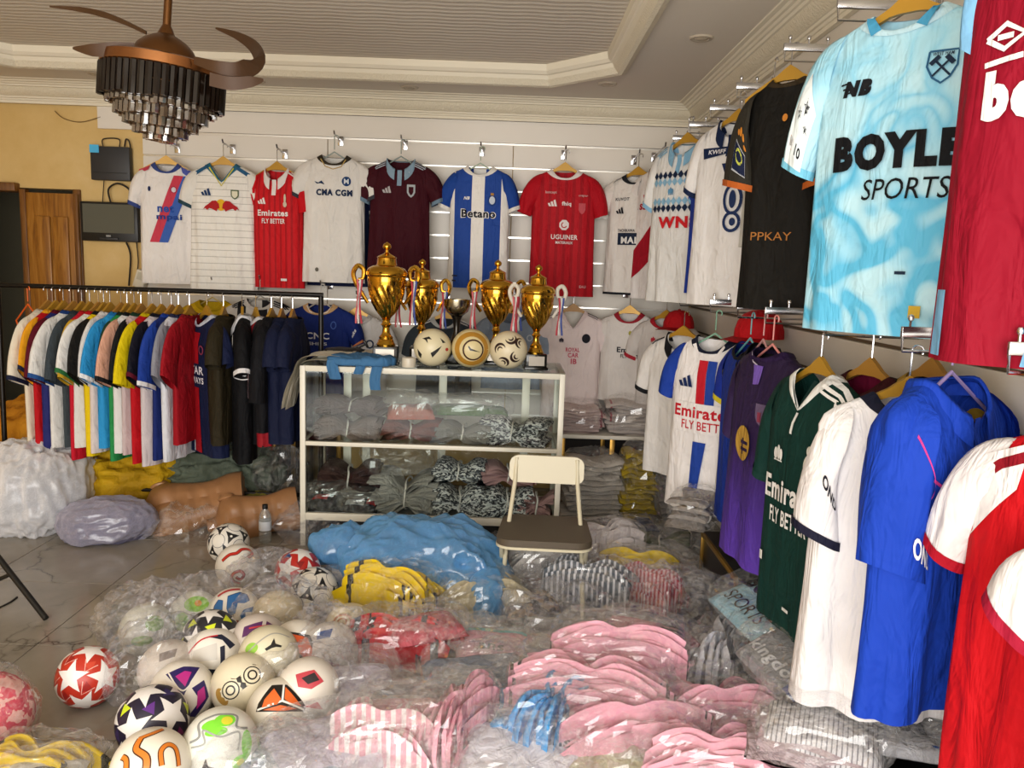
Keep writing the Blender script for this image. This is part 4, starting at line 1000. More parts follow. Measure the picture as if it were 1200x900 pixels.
side_shirt(1114, 446, 1.78, 30, 'bright blue shirt with pink piping and white OND print', 'bright blue shirt', '#1a3fae', collar='#1a3fae', neck='polo', L=0.765, wide=1.0, deep=1.3, folds=1.4, hang='#9a86b8', sl=((0.225, -0.40), (0.09, -0.45)), sr=((0.2, -0.38), (0.1, -0.43)), sdeep=1.35,
    prints=[('piping', '#c23a86', ('P', ribbon([(-0.14, 0.2), (-0.1, 0.23), (-0.06, 0.24)], 0.006)))], sprints=[(-1, 'sleeve_print', '#eceaf0', ('T', 'OND', 0.86, 0.0, 0.1, 0.9)), (-1, 'piping', '#c23a86', ('P', [rect(0.34, 0.36, -0.8, 0.8)]))])
side_shirt(1296, 512, 1.38, -62, 'red shirt with white sleeves at the right edge', 'white sleeved red shirt', '#c4121c', sleeves='#eeeaea', collar='#c4121c', cuff='#a81226', L=0.88, wide=1.06, folds=1.3, sl=((0.31, -0.28), (0.22, -0.33)), sr=((0.22, -0.32), (0.12, -0.36)),
    prints=[('shoulder_panel', '#eeeaea', Q([(-0.2, 0.075), (-0.1, 0.03), (-0.11, 0.12), (-0.2, 0.24)])), ('shoulder_stripe', '#8a1422', ('P', ribbon([(-0.09, 0.05), (-0.15, 0.08), (-0.2, 0.13)], 0.02))), ('sponsor_print', '#f2eeee', ('T', 'Emirates', 0.05, 0.36, 0.09), dict(bold=0.03, w=0.3)), ('maker_tag', '#e8dcc8', Q(rect(-0.18, -0.115, 0.795, 0.835)))])
side_shirt(1440, 640, 1.10, -60, 'white sleeved shirt with crimson cuff, cut off by the right edge', 'cut off white sleeved shirt', '#c4121c', sleeves='#f0ecec', collar='#c4121c', cuff='#a01a34', L=0.8, wide=1.02, sl=((0.32, -0.2), (0.23, -0.27)), sr=((0.22, -0.32), (0.12, -0.36)))
# red caps hung on the wall among the hangers
def cap(p, yaw, label, sc=1.0):
    c = thing('red_cap', label, 'cap', p, (0, 0, R(yaw)), 'red caps')
    pr = [(0.0, 0.105), (0.03, 0.102), (0.06, 0.088), (0.08, 0.062), (0.09, 0.03), (0.092, 0.0)]
    MB().lathe([(r * sc, z * sc) for r, z in pr], 28).build('crown', fab('#b0141c'), c)
    v = []
    for j in range(5):
        for i in range(13):
            a = R(-60 + 120 * i / 12) - math.pi / 2; rr = (0.088 + 0.065 * j / 4 * math.cos(R(-60 + 120 * i / 12)) ** 0.5) * sc
            v.append((rr * math.cos(a), rr * math.sin(a), (0.004 - 0.012 * j / 4 - 0.012 * abs(math.sin(a + math.pi / 2)) * j / 4) * sc))
    MB().grid(v, 13, 5).build('peak', fab('#a01018'), c)
    MB().lathe([(0.0, 0.112 * sc), (0.008 * sc, 0.109 * sc), (0.009 * sc, 0.103 * sc)], 10).build('button', fab('#8a0e16'), c)
cap(atY(889, 396, 3.42), -70, 'large red cap hung among the hangers on the right wall', 1.15)
cap(atY(795, 384, 4.72), -40, 'small red and white cap beside the room corner', 1.0)

# ------------------------------------------------------------------ clothes rail on the left
RY, RZ = 4.4, 1.322
M_RAIL = mat('dark_rail_metal', '#1e1b19', 0.35, 0.6)
rk = thing('clothes_rail', 'long black metal clothes rail packed with shirts', 'clothes rail', (-1.9, RY, 0))
MB().tube([(-1.45, 0, RZ), (0.88, 0, RZ + 0.008)], 0.013, 10).build('top_bar', M_RAIL, rk)
MB().tube([(-0.905, 0, RZ), (-0.92, 0, 0.05)], 0.014, 10).build('upright', M_RAIL, rk)
MB().tube([(0.868, 0, RZ), (0.868, 0, 0.05)], 0.014, 10).build('upright', M_RAIL, rk)
MB().tube([(-0.92, 0, 0.19), (0.868, 0, 0.19)], 0.011, 8).build('lower_bar', M_RAIL, rk)
for x in (-0.92, 0.868): MB().tube([(x, -0.25, 0.03), (x, 0.25, 0.03)], 0.014, 8).build('foot', M_RAIL, rk)
RK = [  # px of the neck, sleeve, body, cuff, collar, yaw, what it is
    (40, '#e6dcc8', '#e2d6c0', '#1b2038', '#c8bfae', -112, 'cream shirt with navy cuffs, first on the clothes rail'),
    (50, '#e8a01e', '#b8131c', '#1b2038', '#e8a01e', -108, 'red shirt with amber sleeves, second on the clothes rail'),
    (60, '#5a1020', '#2a2c6a', None, '#5a1020', -100, 'maroon sleeved navy shirt behind the amber sleeve'),
    (73, '#e2e0dc', '#dedcd8', '#27508e', '#1f3d78', -114, 'white shirt with blue cuffs near the left of the clothes rail'),
    (84, '#3a4248', '#3c4448', None, '#2a3236', -102, 'slate grey shirt next to the blue cuffed white shirt'),
    (94, '#c8a02a', '#c21a2e', None, '#b4151f', -100, 'scarlet shirt with mustard sleeve left of the white green-trimmed shirt'),
    (105, '#e8e6e2', '#dcdad6', '#2c6a3a', '#b8151f', -116, 'white shirt with wide green trimmed sleeve on the clothes rail'),
    (112, '#1c1a18', '#e2c214', None, '#1c1a18', -102, 'lemon yellow shirt with black sleeves under the sky blue sleeve'),
    (120, '#dedad6', '#d8ccc8', None, '#dedad6', -104, 'pinkish white shirt left of the sky blue shirt'),
    (134, '#2b8fce', '#2f93d0', '#e6eaee', '#1d6fae', -116, 'sky blue shirt with white striped cuffs on the clothes rail'),
    (142, '#23402e', '#2a8a4a', None, '#16281e', -100, 'green shirt with dark sleeves right of the sky blue shirt'),
    (151, '#d8a48c', '#e0dedc', '#1b1b1e', '#16181a', -110, 'white shirt with salmon and black sleeve on the clothes rail'),
    (160, '#16181a', '#c8b4b4', None, '#1c3a2a', -102, 'pale pink shirt with black sleeves left of the yellow sleeve'),
    (174, '#dcc410', '#b8141e', None, '#c8b00e', -112, 'red shirt with plain yellow sleeves in the middle of the clothes rail'),
    (186, '#141420', '#cfc4c6', '#5a1224', '#141420', -110, 'black sleeved shirt with white shoulder stripes and claret cuff'),
    (199, '#22409a', '#1d2c6c', '#e4e2e6', '#22409a', -110, 'royal blue shirt with white and pink cuffs on the clothes rail'),
    (208, '#8a8c96', '#d8dae2', None, '#2a3050', -98, 'grey and white shirt right of the royal blue shirt'),
    (222, '#9a1420', '#9a1420', None, '#7a0f1a', -96, 'dark red shirt left of the navy and red striped shirt')]
for i, (px, slv, bod, cuf, colr, yw, lab) in enumerate(RK):
    p = atY(px + (222 - px) * 0.09, 362 + rnd.uniform(-2, 2), RY)
    shirt(lab, Vector((p.x, RY, RZ - 0.118)), R(-98 + (yw + 106) * 0.4), bod, sleeves=slv, cuff=cuf, collar=colr, L=0.76 + rnd.uniform(-0.06, 0.07), wide=0.98, deep=0.5 + rnd.uniform(0, 0.1), sdeep=0.95, lowres=True, hang='gold' if i % 3 else 'wood', hang_label='hanger of the ' + lab, sl=((0.31 + rnd.uniform(-0.02, 0.03), -0.33 + rnd.uniform(-0.03, 0.03)), (0.17, -0.41)), group=None, hh=0.07,
        sprints=[(1, 'shoulder_stripe', '#dcdcdc', ('P', [rect(0.0, 0.5, 0.1, 0.2), rect(0.0, 0.5, 0.32, 0.42), rect(0.0, 0.5, 0.54, 0.64)]))] if px in (186, 142) else ())
p = atY(241, 366, RY - 0.02)
kw = dict(L=0.78, wide=0.95, hang='gold', hh=0.07)
shirt('navy shirt with red centre stripe facing out from the clothes rail', Vector((p.x, RY, RZ - 0.118)), R(-48), '#161d3c', sleeves='#161d3c', collar='#b8bcc8', hang_label='hanger of the navy shirt with red centre stripe', prints=[('centre_stripe', '#a8131f', Q(rect(-0.045, 0.045, 0.1, 0.77))), ('stripe_edge', '#d8d4d8', Q(rect(-0.055, -0.045, 0.42, 0.77))), ('sponsor_panel', '#161d3c', Q(rect(-0.13, 0.13, 0.27, 0.40))), ('sponsor_print', '#e8e6ea', ('T', 'ATAR', 0, 0.305, 0.045), dict(w=0.2, bold=0.02)), ('sponsor_print', '#e8e6ea', ('T', 'AIRWAYS', 0, 0.36, 0.035), dict(w=0.2)), ('brand_mark', '#e8e6ea', Q(ell(-0.09, 0.19, 0.012, 0.01))), ('crest', '#8a3a50', ('P', ring_strip(0.09, 0.19, 0.02, 0.022, 0.008)))], **kw)
p = atY(262, 366, RY)
shirt('olive shirt half hidden right of the red striped navy shirt', Vector((p.x, RY, RZ - 0.118)), R(-84), '#2a2416', collar='#2a2416', hang_label='hanger of the half hidden olive shirt', lowres=True, **dict(kw, L=0.7))
p = atY(284, 368, RY)
shirt('black shirt with white banded cuffs and red side stripes on the clothes rail', Vector((p.x, RY, RZ - 0.118)), R(-72), '#0f0f12', collar='#c8c8cc', neck='polo', cuff='#e2e0e2', hang_label='hanger of the white banded black shirt', prints=[('red_stripe', '#8e1420', Q(rect(-0.1, -0.05, 0.12, 0.75))), ('maker_tag', '#d8d8d8', Q(rect(-0.04, 0.0, 0.7, 0.73)))], sprints=[(-1, 'sleeve_patch', '#dcdcdc', ('P', [rect(0.45, 0.7, -0.4, 0.4)])), (1, 'shoulder_stripe', '#dcdcdc', ('P', [rect(0.05, 0.4, -0.1, 0.05), rect(0.05, 0.4, 0.2, 0.35)]))], **dict(kw, L=0.8, sl=((0.29, -0.28), (0.2, -0.33))))
p = atY(300, 368, RY)
shirt('red and black vertically striped shirt near the right end of the clothes rail', Vector((p.x, RY, RZ - 0.118)), R(-60), pin_mat('red_black_striped_cloth', '#8e1420', '#111114', 0.1, 0.5, 'x'), sleeves='#111114', collar='#c8c8cc', hang_label='hanger of the red and black striped shirt', prints=[('sponsor_print', '#d8d4d4', ('T', 'Emirates', 0.0, 0.26, 0.035), dict(w=0.2))], **dict(kw, L=0.7))
p = atY(318, 372, RY)
shirt('black shirt with pink and white sleeve stripes on the clothes rail', Vector((p.x, RY, RZ - 0.118)), R(-92), '#121216', collar='#121216', hang_label='hanger of the pink striped black shirt', sprints=[(1, 'sleeve_stripe', '#d8b4bc', ('P', [rect(0.2, 0.95, -0.35, -0.2), rect(0.2, 0.95, -0.05, 0.1), rect(0.2, 0.95, 0.25, 0.4)]))], **dict(kw, L=0.62, sl=((0.28, -0.44), (0.2, -0.46))))
for px, lab in ((330, 'dark navy shirt second from the right end of the clothes rail'), (343, 'dark navy shirt at the right end of the clothes rail')):
    p = atY(px, 370, RY)
    shirt(lab, Vector((p.x, RY, RZ - 0.118)), R(-88), '#141a34', collar='#141a34', hang_label='wooden hanger of the ' + lab, **dict(kw, L=0.68, hang='wood', lowres=True))
# bare orange hanger at the left end
p = atY(33, 360, RY)
hanger(Vector((p.x, RY, RZ - 0.118)), (0, 0, R(-35)), 'bare bright orange hanger at the left end of the rail', '#e2611c', 0.15, 0.07)
# ================================================================== GLASS COUNTER
CX0, CX1, CY0, CY1, CZ = -1.07, 0.31, 4.09, 4.56, 0.975
def glassb():
    if 'counter_glass' in MATS: return MATS['counter_glass']
    m = bpy.data.materials.new('counter_glass'); m.use_nodes = True
    t = NT(m); t.n.remove(t.bsdf); out = t.n['Material Output']
    tr = t.node('ShaderNodeBsdfTransparent'); tr.inputs[0].default_value = (0.94, 0.965, 0.95, 1)
    gl = t.node('ShaderNodeBsdfGlossy'); gl.inputs[1].default_value = 0.02
    fr = t.node('ShaderNodeFresnel'); fr.inputs[0].default_value = 1.5
    mx = t.node('ShaderNodeMixShader'); f = t.math('MULTIPLY_ADD', fr.outputs[0], 0.55, 0.0)
    t.link(f, mx.inputs[0]); t.link(tr.outputs[0], mx.inputs[1]); t.link(gl.outputs[0], mx.inputs[2]); t.link(mx.outputs[0], out.inputs[0])
    MATS['counter_glass'] = m; return m
M_GLASS = glassb()
M_WFRAME = mat('white_aluminium', '#ddd8c8', 0.38, 0.0)
ct = thing('glass_counter', 'white framed glass display counter with packed shirts inside', 'display counter', ((CX0 + CX1) / 2, (CY0 + CY1) / 2, 0))
W2, D2 = (CX1 - CX0) / 2, (CY1 - CY0) / 2
for sx in (-1, 1):
    for sy in (-1, 1):
        MB().box((sx * (W2 - 0.014), sy * (D2 - 0.014), CZ / 2), (0.028, 0.028, CZ), bev=0.002).build('corner_post', M_WFRAME, ct)
for z, h in ((CZ - 0.014, 0.03), (0.563, 0.022), (0.165, 0.04)):
    for sy in (-1, 1): MB().box((0, sy * (D2 - 0.014), z), (2 * W2 - 0.056, 0.026, h), bev=0.002).build('long_rail', M_WFRAME, ct)
    for sx in (-1, 1): MB().box((sx * (W2 - 0.014), 0, z), (0.026, 2 * D2 - 0.056, h), bev=0.002).build('short_rail', M_WFRAME, ct)
for x in (-0.53, -0.42, 0.02, 0.5): MB().box((x, D2 - 0.02, 0.57), (0.045, 0.014, 0.78), bev=0.002).build('back_stile', M_WFRAME, ct)
MB().box((0, 0, 0.566), (2 * W2 - 0.06, 2 * D2 - 0.06, 0.006)).build('glass_shelf', M_GLASS, ct)
MB().box((0, 0, 0.17), (2 * W2 - 0.06, 2 * D2 - 0.06, 0.012)).build('bottom_deck', mat('deck_grey', '#77756f', 0.6), ct)
MB().box((0, 0, CZ + 0.003), (2 * W2, 2 * D2, 0.006), bev=0.001).build('glass_top', M_GLASS, ct)
MB().box((0, -D2 + 0.012, 0.765), (2 * W2 - 0.06, 0.005, 0.37)).build('front_pane', M_GLASS, ct)
MB().box((0, -D2 + 0.012, 0.37), (2 * W2 - 0.06, 0.005, 0.36)).build('front_pane', M_GLASS, ct)
for sx in (-1, 1): MB().box((sx * (W2 - 0.012), 0, 0.57), (0.005, 2 * D2 - 0.06, 0.77)).build('side_pane', M_GLASS, ct)
MB().box((0, 0.0, 0.075), (2 * W2 - 0.07, 2 * D2 - 0.08, 0.14)).build('plinth', M_BLACK, ct)

# ================================================================== SOFT GOODS GENERATORS
def fbm(p, sc, seed, oct_=3):
    v = 0; a = 1; q = Vector((p[0] * sc + seed * 7.3, p[1] * sc - seed * 3.1, p[2] * sc + seed))
    for _ in range(oct_):
        v += a * noise.noise(q); q = q * 2.1; a *= 0.5
    return v
def crease(p, sc, seed):
    """sharp folds"""
    q = Vector((p[0] * sc + seed * 5.7, p[1] * sc + seed * 1.3, p[2] * sc - seed))
    v = 1 - 2.2 * abs(noise.noise(q)); q2 = q * 2.3
    return v + 0.5 * (1 - 2.2 * abs(noise.noise(q2))) + 0.25 * (1 - 2.2 * abs(noise.noise(q2 * 2.2)))
def blob(size, seed, amp=0.03, sc=6, e=0.8, n=(44, 24), flat=0.35, cr=0.5, skirt=0.0, an=(1, 1, 1)):
    """crumpled rounded heap of size (x,y,z); bottom flattened on z=0"""
    sx, sy, sz = size; nu, nv = n; pts = []
    for j in range(nv):
        ph = -math.pi / 2 + math.pi * (j + 0.5) / nv
        for i in range(nu):
            a = 2 * math.pi * i / nu
            cp = math.copysign(abs(math.cos(ph)) ** e, 1); sp = math.copysign(abs(math.sin(ph)) ** e, math.sin(ph))
            ca = math.copysign(abs(math.cos(a)) ** e, math.cos(a)); sa = math.copysign(abs(math.sin(a)) ** e, math.sin(a))
            d = Vector((cp * ca, cp * sa, sp))
            p = Vector((d.x * sx / 2, d.y * sy / 2, d.z * sz / 2))
            pn = p; p = Vector((p.x * an[0], p.y * an[1], p.z * an[2]))
            k = amp * ((1 - cr) * fbm(p, sc, seed) + cr * (crease(p, sc * 0.8, seed) + 0.45 * crease(p, sc * 2.3, seed + 3)))
            nr = Vector((d.x / sx, d.y / sy, d.z / sz)).normalized()
            p = pn + nr * k
            z = p.z + sz / 2
            zmin = sz * flat * 0.0
            if z < 0.004: z = 0.004
            pts.append((p.x * (1 + skirt * max(0, 0.3 - z / sz)), p.y * (1 + skirt * max(0, 0.3 - z / sz)), z))
    mb = MB().grid(pts, nu, nv, True)
    mb.f.append(tuple(reversed(range(nu)))); mb.f.append(tuple((nv - 1) * nu + k for k in range(nu)))
    return mb

def print_cloth(name, base, accent, freq=120, lo=0.36, hi=0.46, axis='x'):
    """folded cloth with a few dark stripes near its ends"""
    def b(t):
        v, x, y, z = t.obj()
        ax = t.math('ABSOLUTE', x)
        band = t.math('MULTIPLY', t.math('GREATER_THAN', ax, lo * 0.36), t.math('LESS_THAN', ax, hi * 0.36))
        st = t.math('GREATER_THAN', t.math('SINE', t.math('MULTIPLY', x, freq * 2)), 0.1)
        ns = t.math('GREATER_THAN', t.noise(v, 13, 1), 0.5)
        n = t.noise(v, 10, 3)
        c = hexc(base); dk = tuple(k * 0.8 for k in c[:3]) + (1,)
        return t.mix(t.math('MULTIPLY', t.math('MULTIPLY', band, st), ns), t.mix(n, dk, c), accent)
    return mat(name, base, 0.7, 0, b, spec=0.25)
def chequer_cloth(name, a, b_, sc=34):
    def b(t):
        v, x, y, z = t.obj()
        n = t.math('GREATER_THAN', t.noise(v, sc, 2), 0.5)
        return t.mix(n, a, b_)
    return mat(name, a, 0.65, 0, b, spec=0.3)

LAY = {}
def layer_mesh(key, L, Wd, th, k, n, H, tie, seed, mt, edge=False):
    kk = (key, k)
    if kk in LAY: return LAY[kk]
    r = random.Random(seed * 31 + k); ns, nc = 19, 10; pts = []
    zk = (k + 0.5) / n * H; ox, oy = r.uniform(-0.03, 0.03), r.uniform(-0.02, 0.02); Wd = Wd * r.uniform(0.86, 1.06); L = L * r.uniform(0.86, 1.04); wob = r.uniform(0, 6)
    for i in range(ns):
        s = -0.5 + i / (ns - 1)
        g = math.exp(-((s * L / 0.05) ** 2)) if tie else 0
        pz = 1 - 0.58 * g; py = 1 - 0.38 * g
        fl = 1 + (0.34 * abs(2 * s) ** 1.5 if tie else 0.05 * math.sin(7 * s + wob))
        zc = H * 0.5 * (1 - 0.25 * g) + (zk - H / 2) * pz * fl - 0.02 * abs(2 * s) ** 2 * (1 if tie else 0.2)
        zc += 0.004 * math.sin(9 * s + wob)
        for c in range(nc):
            a = 2 * math.pi * c / nc
            yy = Wd / 2 * math.copysign(abs(math.cos(a)) ** 0.5, math.cos(a)) * py + 0.006 * math.sin(13 * s + wob + 2 * k)
            zz = th / 2 * math.copysign(abs(math.sin(a)) ** 0.7, math.sin(a)) * (1 - 0.3 * g)
            sag = -0.012 * (abs(yy) / (Wd / 2)) ** 2
            pts.append((s * L + ox + 0.006 * math.sin(yy * 30 + wob), yy + oy, max(0.002, zc + zz + sag)))
    if edge:
        up_ = r.uniform(-0.016, 0.02); lean = r.uniform(-0.25, 0.25)
        dome = 0.055 * (1 - (2 * (k + 0.5) / n - 1) ** 2)
        q = []
        for x, y, z in pts:
            hgt = y + Wd / 2
            q.append((x, (z - H / 2) + lean * 0.12 * hgt, max(0.002, hgt + (up_ + dome - 0.02) * min(1, hgt / (Wd * 0.5)) - 0.05 * abs(2 * x / L) ** 2.5 * (hgt / Wd))))
        pts = q
    mb = MB().grid(pts, nc, ns, True)
    mb.f.append(tuple(reversed(range(nc)))); mb.f.append(tuple((ns - 1) * nc + c for c in range(nc)))
    LAY[kk] = mb.mesh('folded_shirt', mt, True, 60); return LAY[kk]
WRAP = {}
def wrap_mesh(size, seed, mt, amp=0.014):
    key = (tuple(round(s, 3) for s in size), seed % 4, mt.name)
    if key not in WRAP: WRAP[key] = blob(size, seed % 4 + 1, amp, 15, 0.6, (54, 22), cr=0.85).mesh('plastic_wrap', mt, False)
    return WRAP[key]
def bundle(label, p, yaw, mt, n=11, L=0.36, Wd=0.25, H=0.13, tie=True, wrap=M_FILM, cat='shirt bundle', group=None, tilt=(0, 0), seed=1, tiecol='#e6e0d8', kind=None, edge=False):
    b = thing('shirt_bundle', label, cat, p, (R(tilt[0]), R(tilt[1]), R(yaw)), group)
    key = (mt.name, n, L, Wd, H, tie, seed % 3, edge)
    for k in range(n):
        link('folded_shirt', layer_mesh(key, L, Wd, H / n * 0.92, k, n, H, tie, seed % 3, mt, edge), b)
    if tie:
        hh, ww = H * 0.40, Wd * 0.5 * 0.74
        pts = [(0.004 * math.sin(3 * a), ww * math.copysign(abs(math.cos(a)) ** 0.6, math.cos(a)), H * 0.40 + hh * math.copysign(abs(math.sin(a)) ** 0.7, math.sin(a))) for a in [2 * math.pi * k / 24 for k in range(24)]]
        if edge:
            pts = [(0.004 * math.sin(3 * a), H * 0.5 * 0.48 * math.copysign(abs(math.cos(a)) ** 0.6, math.cos(a)), Wd * 0.5 + Wd * 0.42 * math.copysign(abs(math.sin(a)) ** 0.7, math.sin(a))) for a in [2 * math.pi * k / 24 for k in range(24)]]
        MB().tube(pts, 0.005, 6, closed=True).build('tie', fab(tiecol), b)
    if wrap:
        o = link('plastic_wrap', wrap_mesh((L * 1.04, Wd * 1.06, H * 1.1) if not edge else (L * 1.05, H * 1.06, Wd * 1.3), seed, wrap), b)
    return b
def pack(label, p, yaw, col, L=0.34, Wd=0.26, H=0.028, tilt=(0, 0), prints=(), wrap=M_FILM, group=None, seed=1, cat='shirt pack', fold=True):
    """one shirt folded flat in a clear bag"""
    b = thing('shirt_pack', label, cat, p, (R(tilt[0]), R(tilt[1]), R(yaw)), group)
    mt = col if isinstance(col, bpy.types.Material) else fab(col)
    nx, ny = 22, 16
    def top(x, y):
        ex, ey = 1 - abs(2 * x / L) ** 6, 1 - abs(2 * y / Wd) ** 6
        return H * max(0.0, ex) ** 0.4 * max(0.0, ey) ** 0.4 * (0.9 + 0.12 * noise.noise(Vector((x * 9, y * 9, seed)))) + 0.0035 * noise.noise(Vector((x * 30, y * 14, seed)))
    pts = []
    for j in range(ny + 1):
        for i in range(nx + 1):
            x, y = L * (i / nx - 0.5), Wd * (j / ny - 0.5)
            pts.append((x, y, max(0.003, top(x, y))))
    mb = MB().grid(pts, nx + 1, ny + 1)
    mb.add([(-L / 2, -Wd / 2, 0.001), (L / 2, -Wd / 2, 0.001), (L / 2, Wd / 2, 0.001), (-L / 2, Wd / 2, 0.001)], [(3, 2, 1, 0)])
    mb.build('folded_shirt', mt, b, angle=0)
    for i, (nm, c, arg) in enumerate(prints):
        v, f = flat_to_mesh(arg[1] if arg[0] == 'P' else None, txt_flat(*arg[1:5], **(arg[5] if len(arg) > 5 else {})) if arg[0] == 'T' else None, 0.02)
        MB().add([(x, -y, max(0.003, top(x, -y)) + 0.0025 + 0.001 * i) for x, y in v], f).build(nm, fab(c), b, angle=0)
    if wrap: link('plastic_wrap', wrap_mesh((L * 1.14, Wd * 1.12, H * 1.8 + 0.012), seed, wrap, 0.008), b)
    return b
def clear_heap(label, p, size, mt=M_FILM, seed=1, yaw=0, group=None, amp=0.04, sc=7, name='plastic_bag', cat='plastic bag'):
    o = blob(size, seed, amp, sc, 0.85, (44, 22), cr=0.85).build(name, mt, None, False)
    o.location = p; o.rotation_euler = (0, 0, R(yaw))
    return tag(o, label, cat, group)

# ------------------------------------------------------------------ goods inside the counter
M_STR = chequer_cloth('black_white_flecked_cloth', '#f0f0ee', '#4a4b50', 60)
M_GREY = fab('#a09b94'); M_TAUPE = fab('#988680'); M_ROSE = print_cloth('rose_folded_cloth', '#c09898', '#7a4048'); M_BROWN = fab('#4a3330')
M_PALE = fab('#c9c3bc')
zi = 0.178; zs = 0.571
def cp(x, y, z): return (CX0 + x, CY0 + y, z)
bundle('brown-grey shirt bundle at the left of the counter shelf', cp(0.22, 0.2, zs), 4, M_TAUPE, 8, 0.34, 0.28, 0.12, wrap=None, seed=1)
bundle('dark taupe shirt bundle on top at the left of the counter shelf', cp(0.24, 0.24, zs + 0.13), -5, fab('#857370'), 6, 0.36, 0.28, 0.08, wrap=None, seed=2)
bundle('rust red shirt bundle in the middle of the counter shelf', cp(0.56, 0.22, zs), 2, fab('#8f5248'), 6, 0.3, 0.26, 0.10, wrap=None, seed=3)
pack('folded salmon shirt pack leaning on the rust red bundle', cp(0.55, 0.24, zs + 0.11), 10, '#b5685a', 0.26, 0.22, 0.07, seed=2)
bundle('grey shirt bundle right of the rust red bundle on the shelf', cp(0.85, 0.2, zs), -3, M_GREY, 7, 0.28, 0.26, 0.10, wrap=None, seed=1)
bundle('black and white flecked bundle at the right of the counter shelf', cp(1.13, 0.2, zs), -12, M_STR, 8, 0.36, 0.28, 0.14, wrap=None, seed=2)
pack('green shirt pack lying at the back of the counter shelf', cp(0.86, 0.33, zs + 0.12), 0, '#4d6b3a', 0.46, 0.16, 0.05, seed=3)
bundle('dark brown shirt bundle in the lower left of the counter', cp(0.22, 0.22, zi + 0.1), 5, M_BROWN, 7, 0.32, 0.28, 0.14, wrap=None, seed=3)
pack('black shirt pack with red logo at the counter floor, far left', cp(0.13, 0.1, zi), 0, '#1d1a1c', 0.2, 0.14, 0.08, seed=1, prints=[('logo_panel', '#c02028', ('P', [rect(-0.08, 0.0, -0.05, 0.05)]))])
pack('black shirt pack with white tag on the counter floor', cp(0.3, 0.1, zi), 0, '#221c20', 0.2, 0.14, 0.06, seed=2, prints=[('logo_tag', '#d8d8d8', ('P', [rect(-0.07, 0.03, 0.0, 0.06)])), ('logo_panel', '#c02028', ('P', [rect(0.04, 0.09, -0.05, 0.05)]))])
bundle('light grey shirt bundle in the lower middle of the counter', cp(0.55, 0.2, zi), -4, fab('#b8b4ad'), 12, 0.36, 0.3, 0.2, wrap=None, seed=2)
clear_heap('clear crumpled plastic on the grey bundle inside the counter', cp(0.5, 0.24, zi + 0.2), (0.34, 0.26, 0.12), seed=4)
bundle('flecked black and white bundle, lower of two in the counter', cp(0.84, 0.17, zi), 2, M_STR, 9, 0.28, 0.26, 0.15, wrap=None, seed=1)
bundle('flecked black and white bundle, upper of two in the counter', cp(0.83, 0.22, zi + 0.165), -2, M_STR, 7, 0.28, 0.26, 0.11, wrap=None, seed=3)
bundle('flecked black and white bundle under the rose bundle in the counter', cp(1.1, 0.17, zi), 0, M_STR, 9, 0.26, 0.28, 0.15, wrap=None, seed=2)
bundle('rose shirt bundle tied in the middle inside the counter', cp(1.1, 0.2, zi + 0.165), 3, M_ROSE, 8, 0.28, 0.24, 0.11, wrap=None, seed=1)
bundle('rose shirt bundle behind the chair inside the counter', cp(1.26, 0.13, zi), 0, fab('#b88f8d'), 9, 0.16, 0.2, 0.15, wrap=None, seed=2)

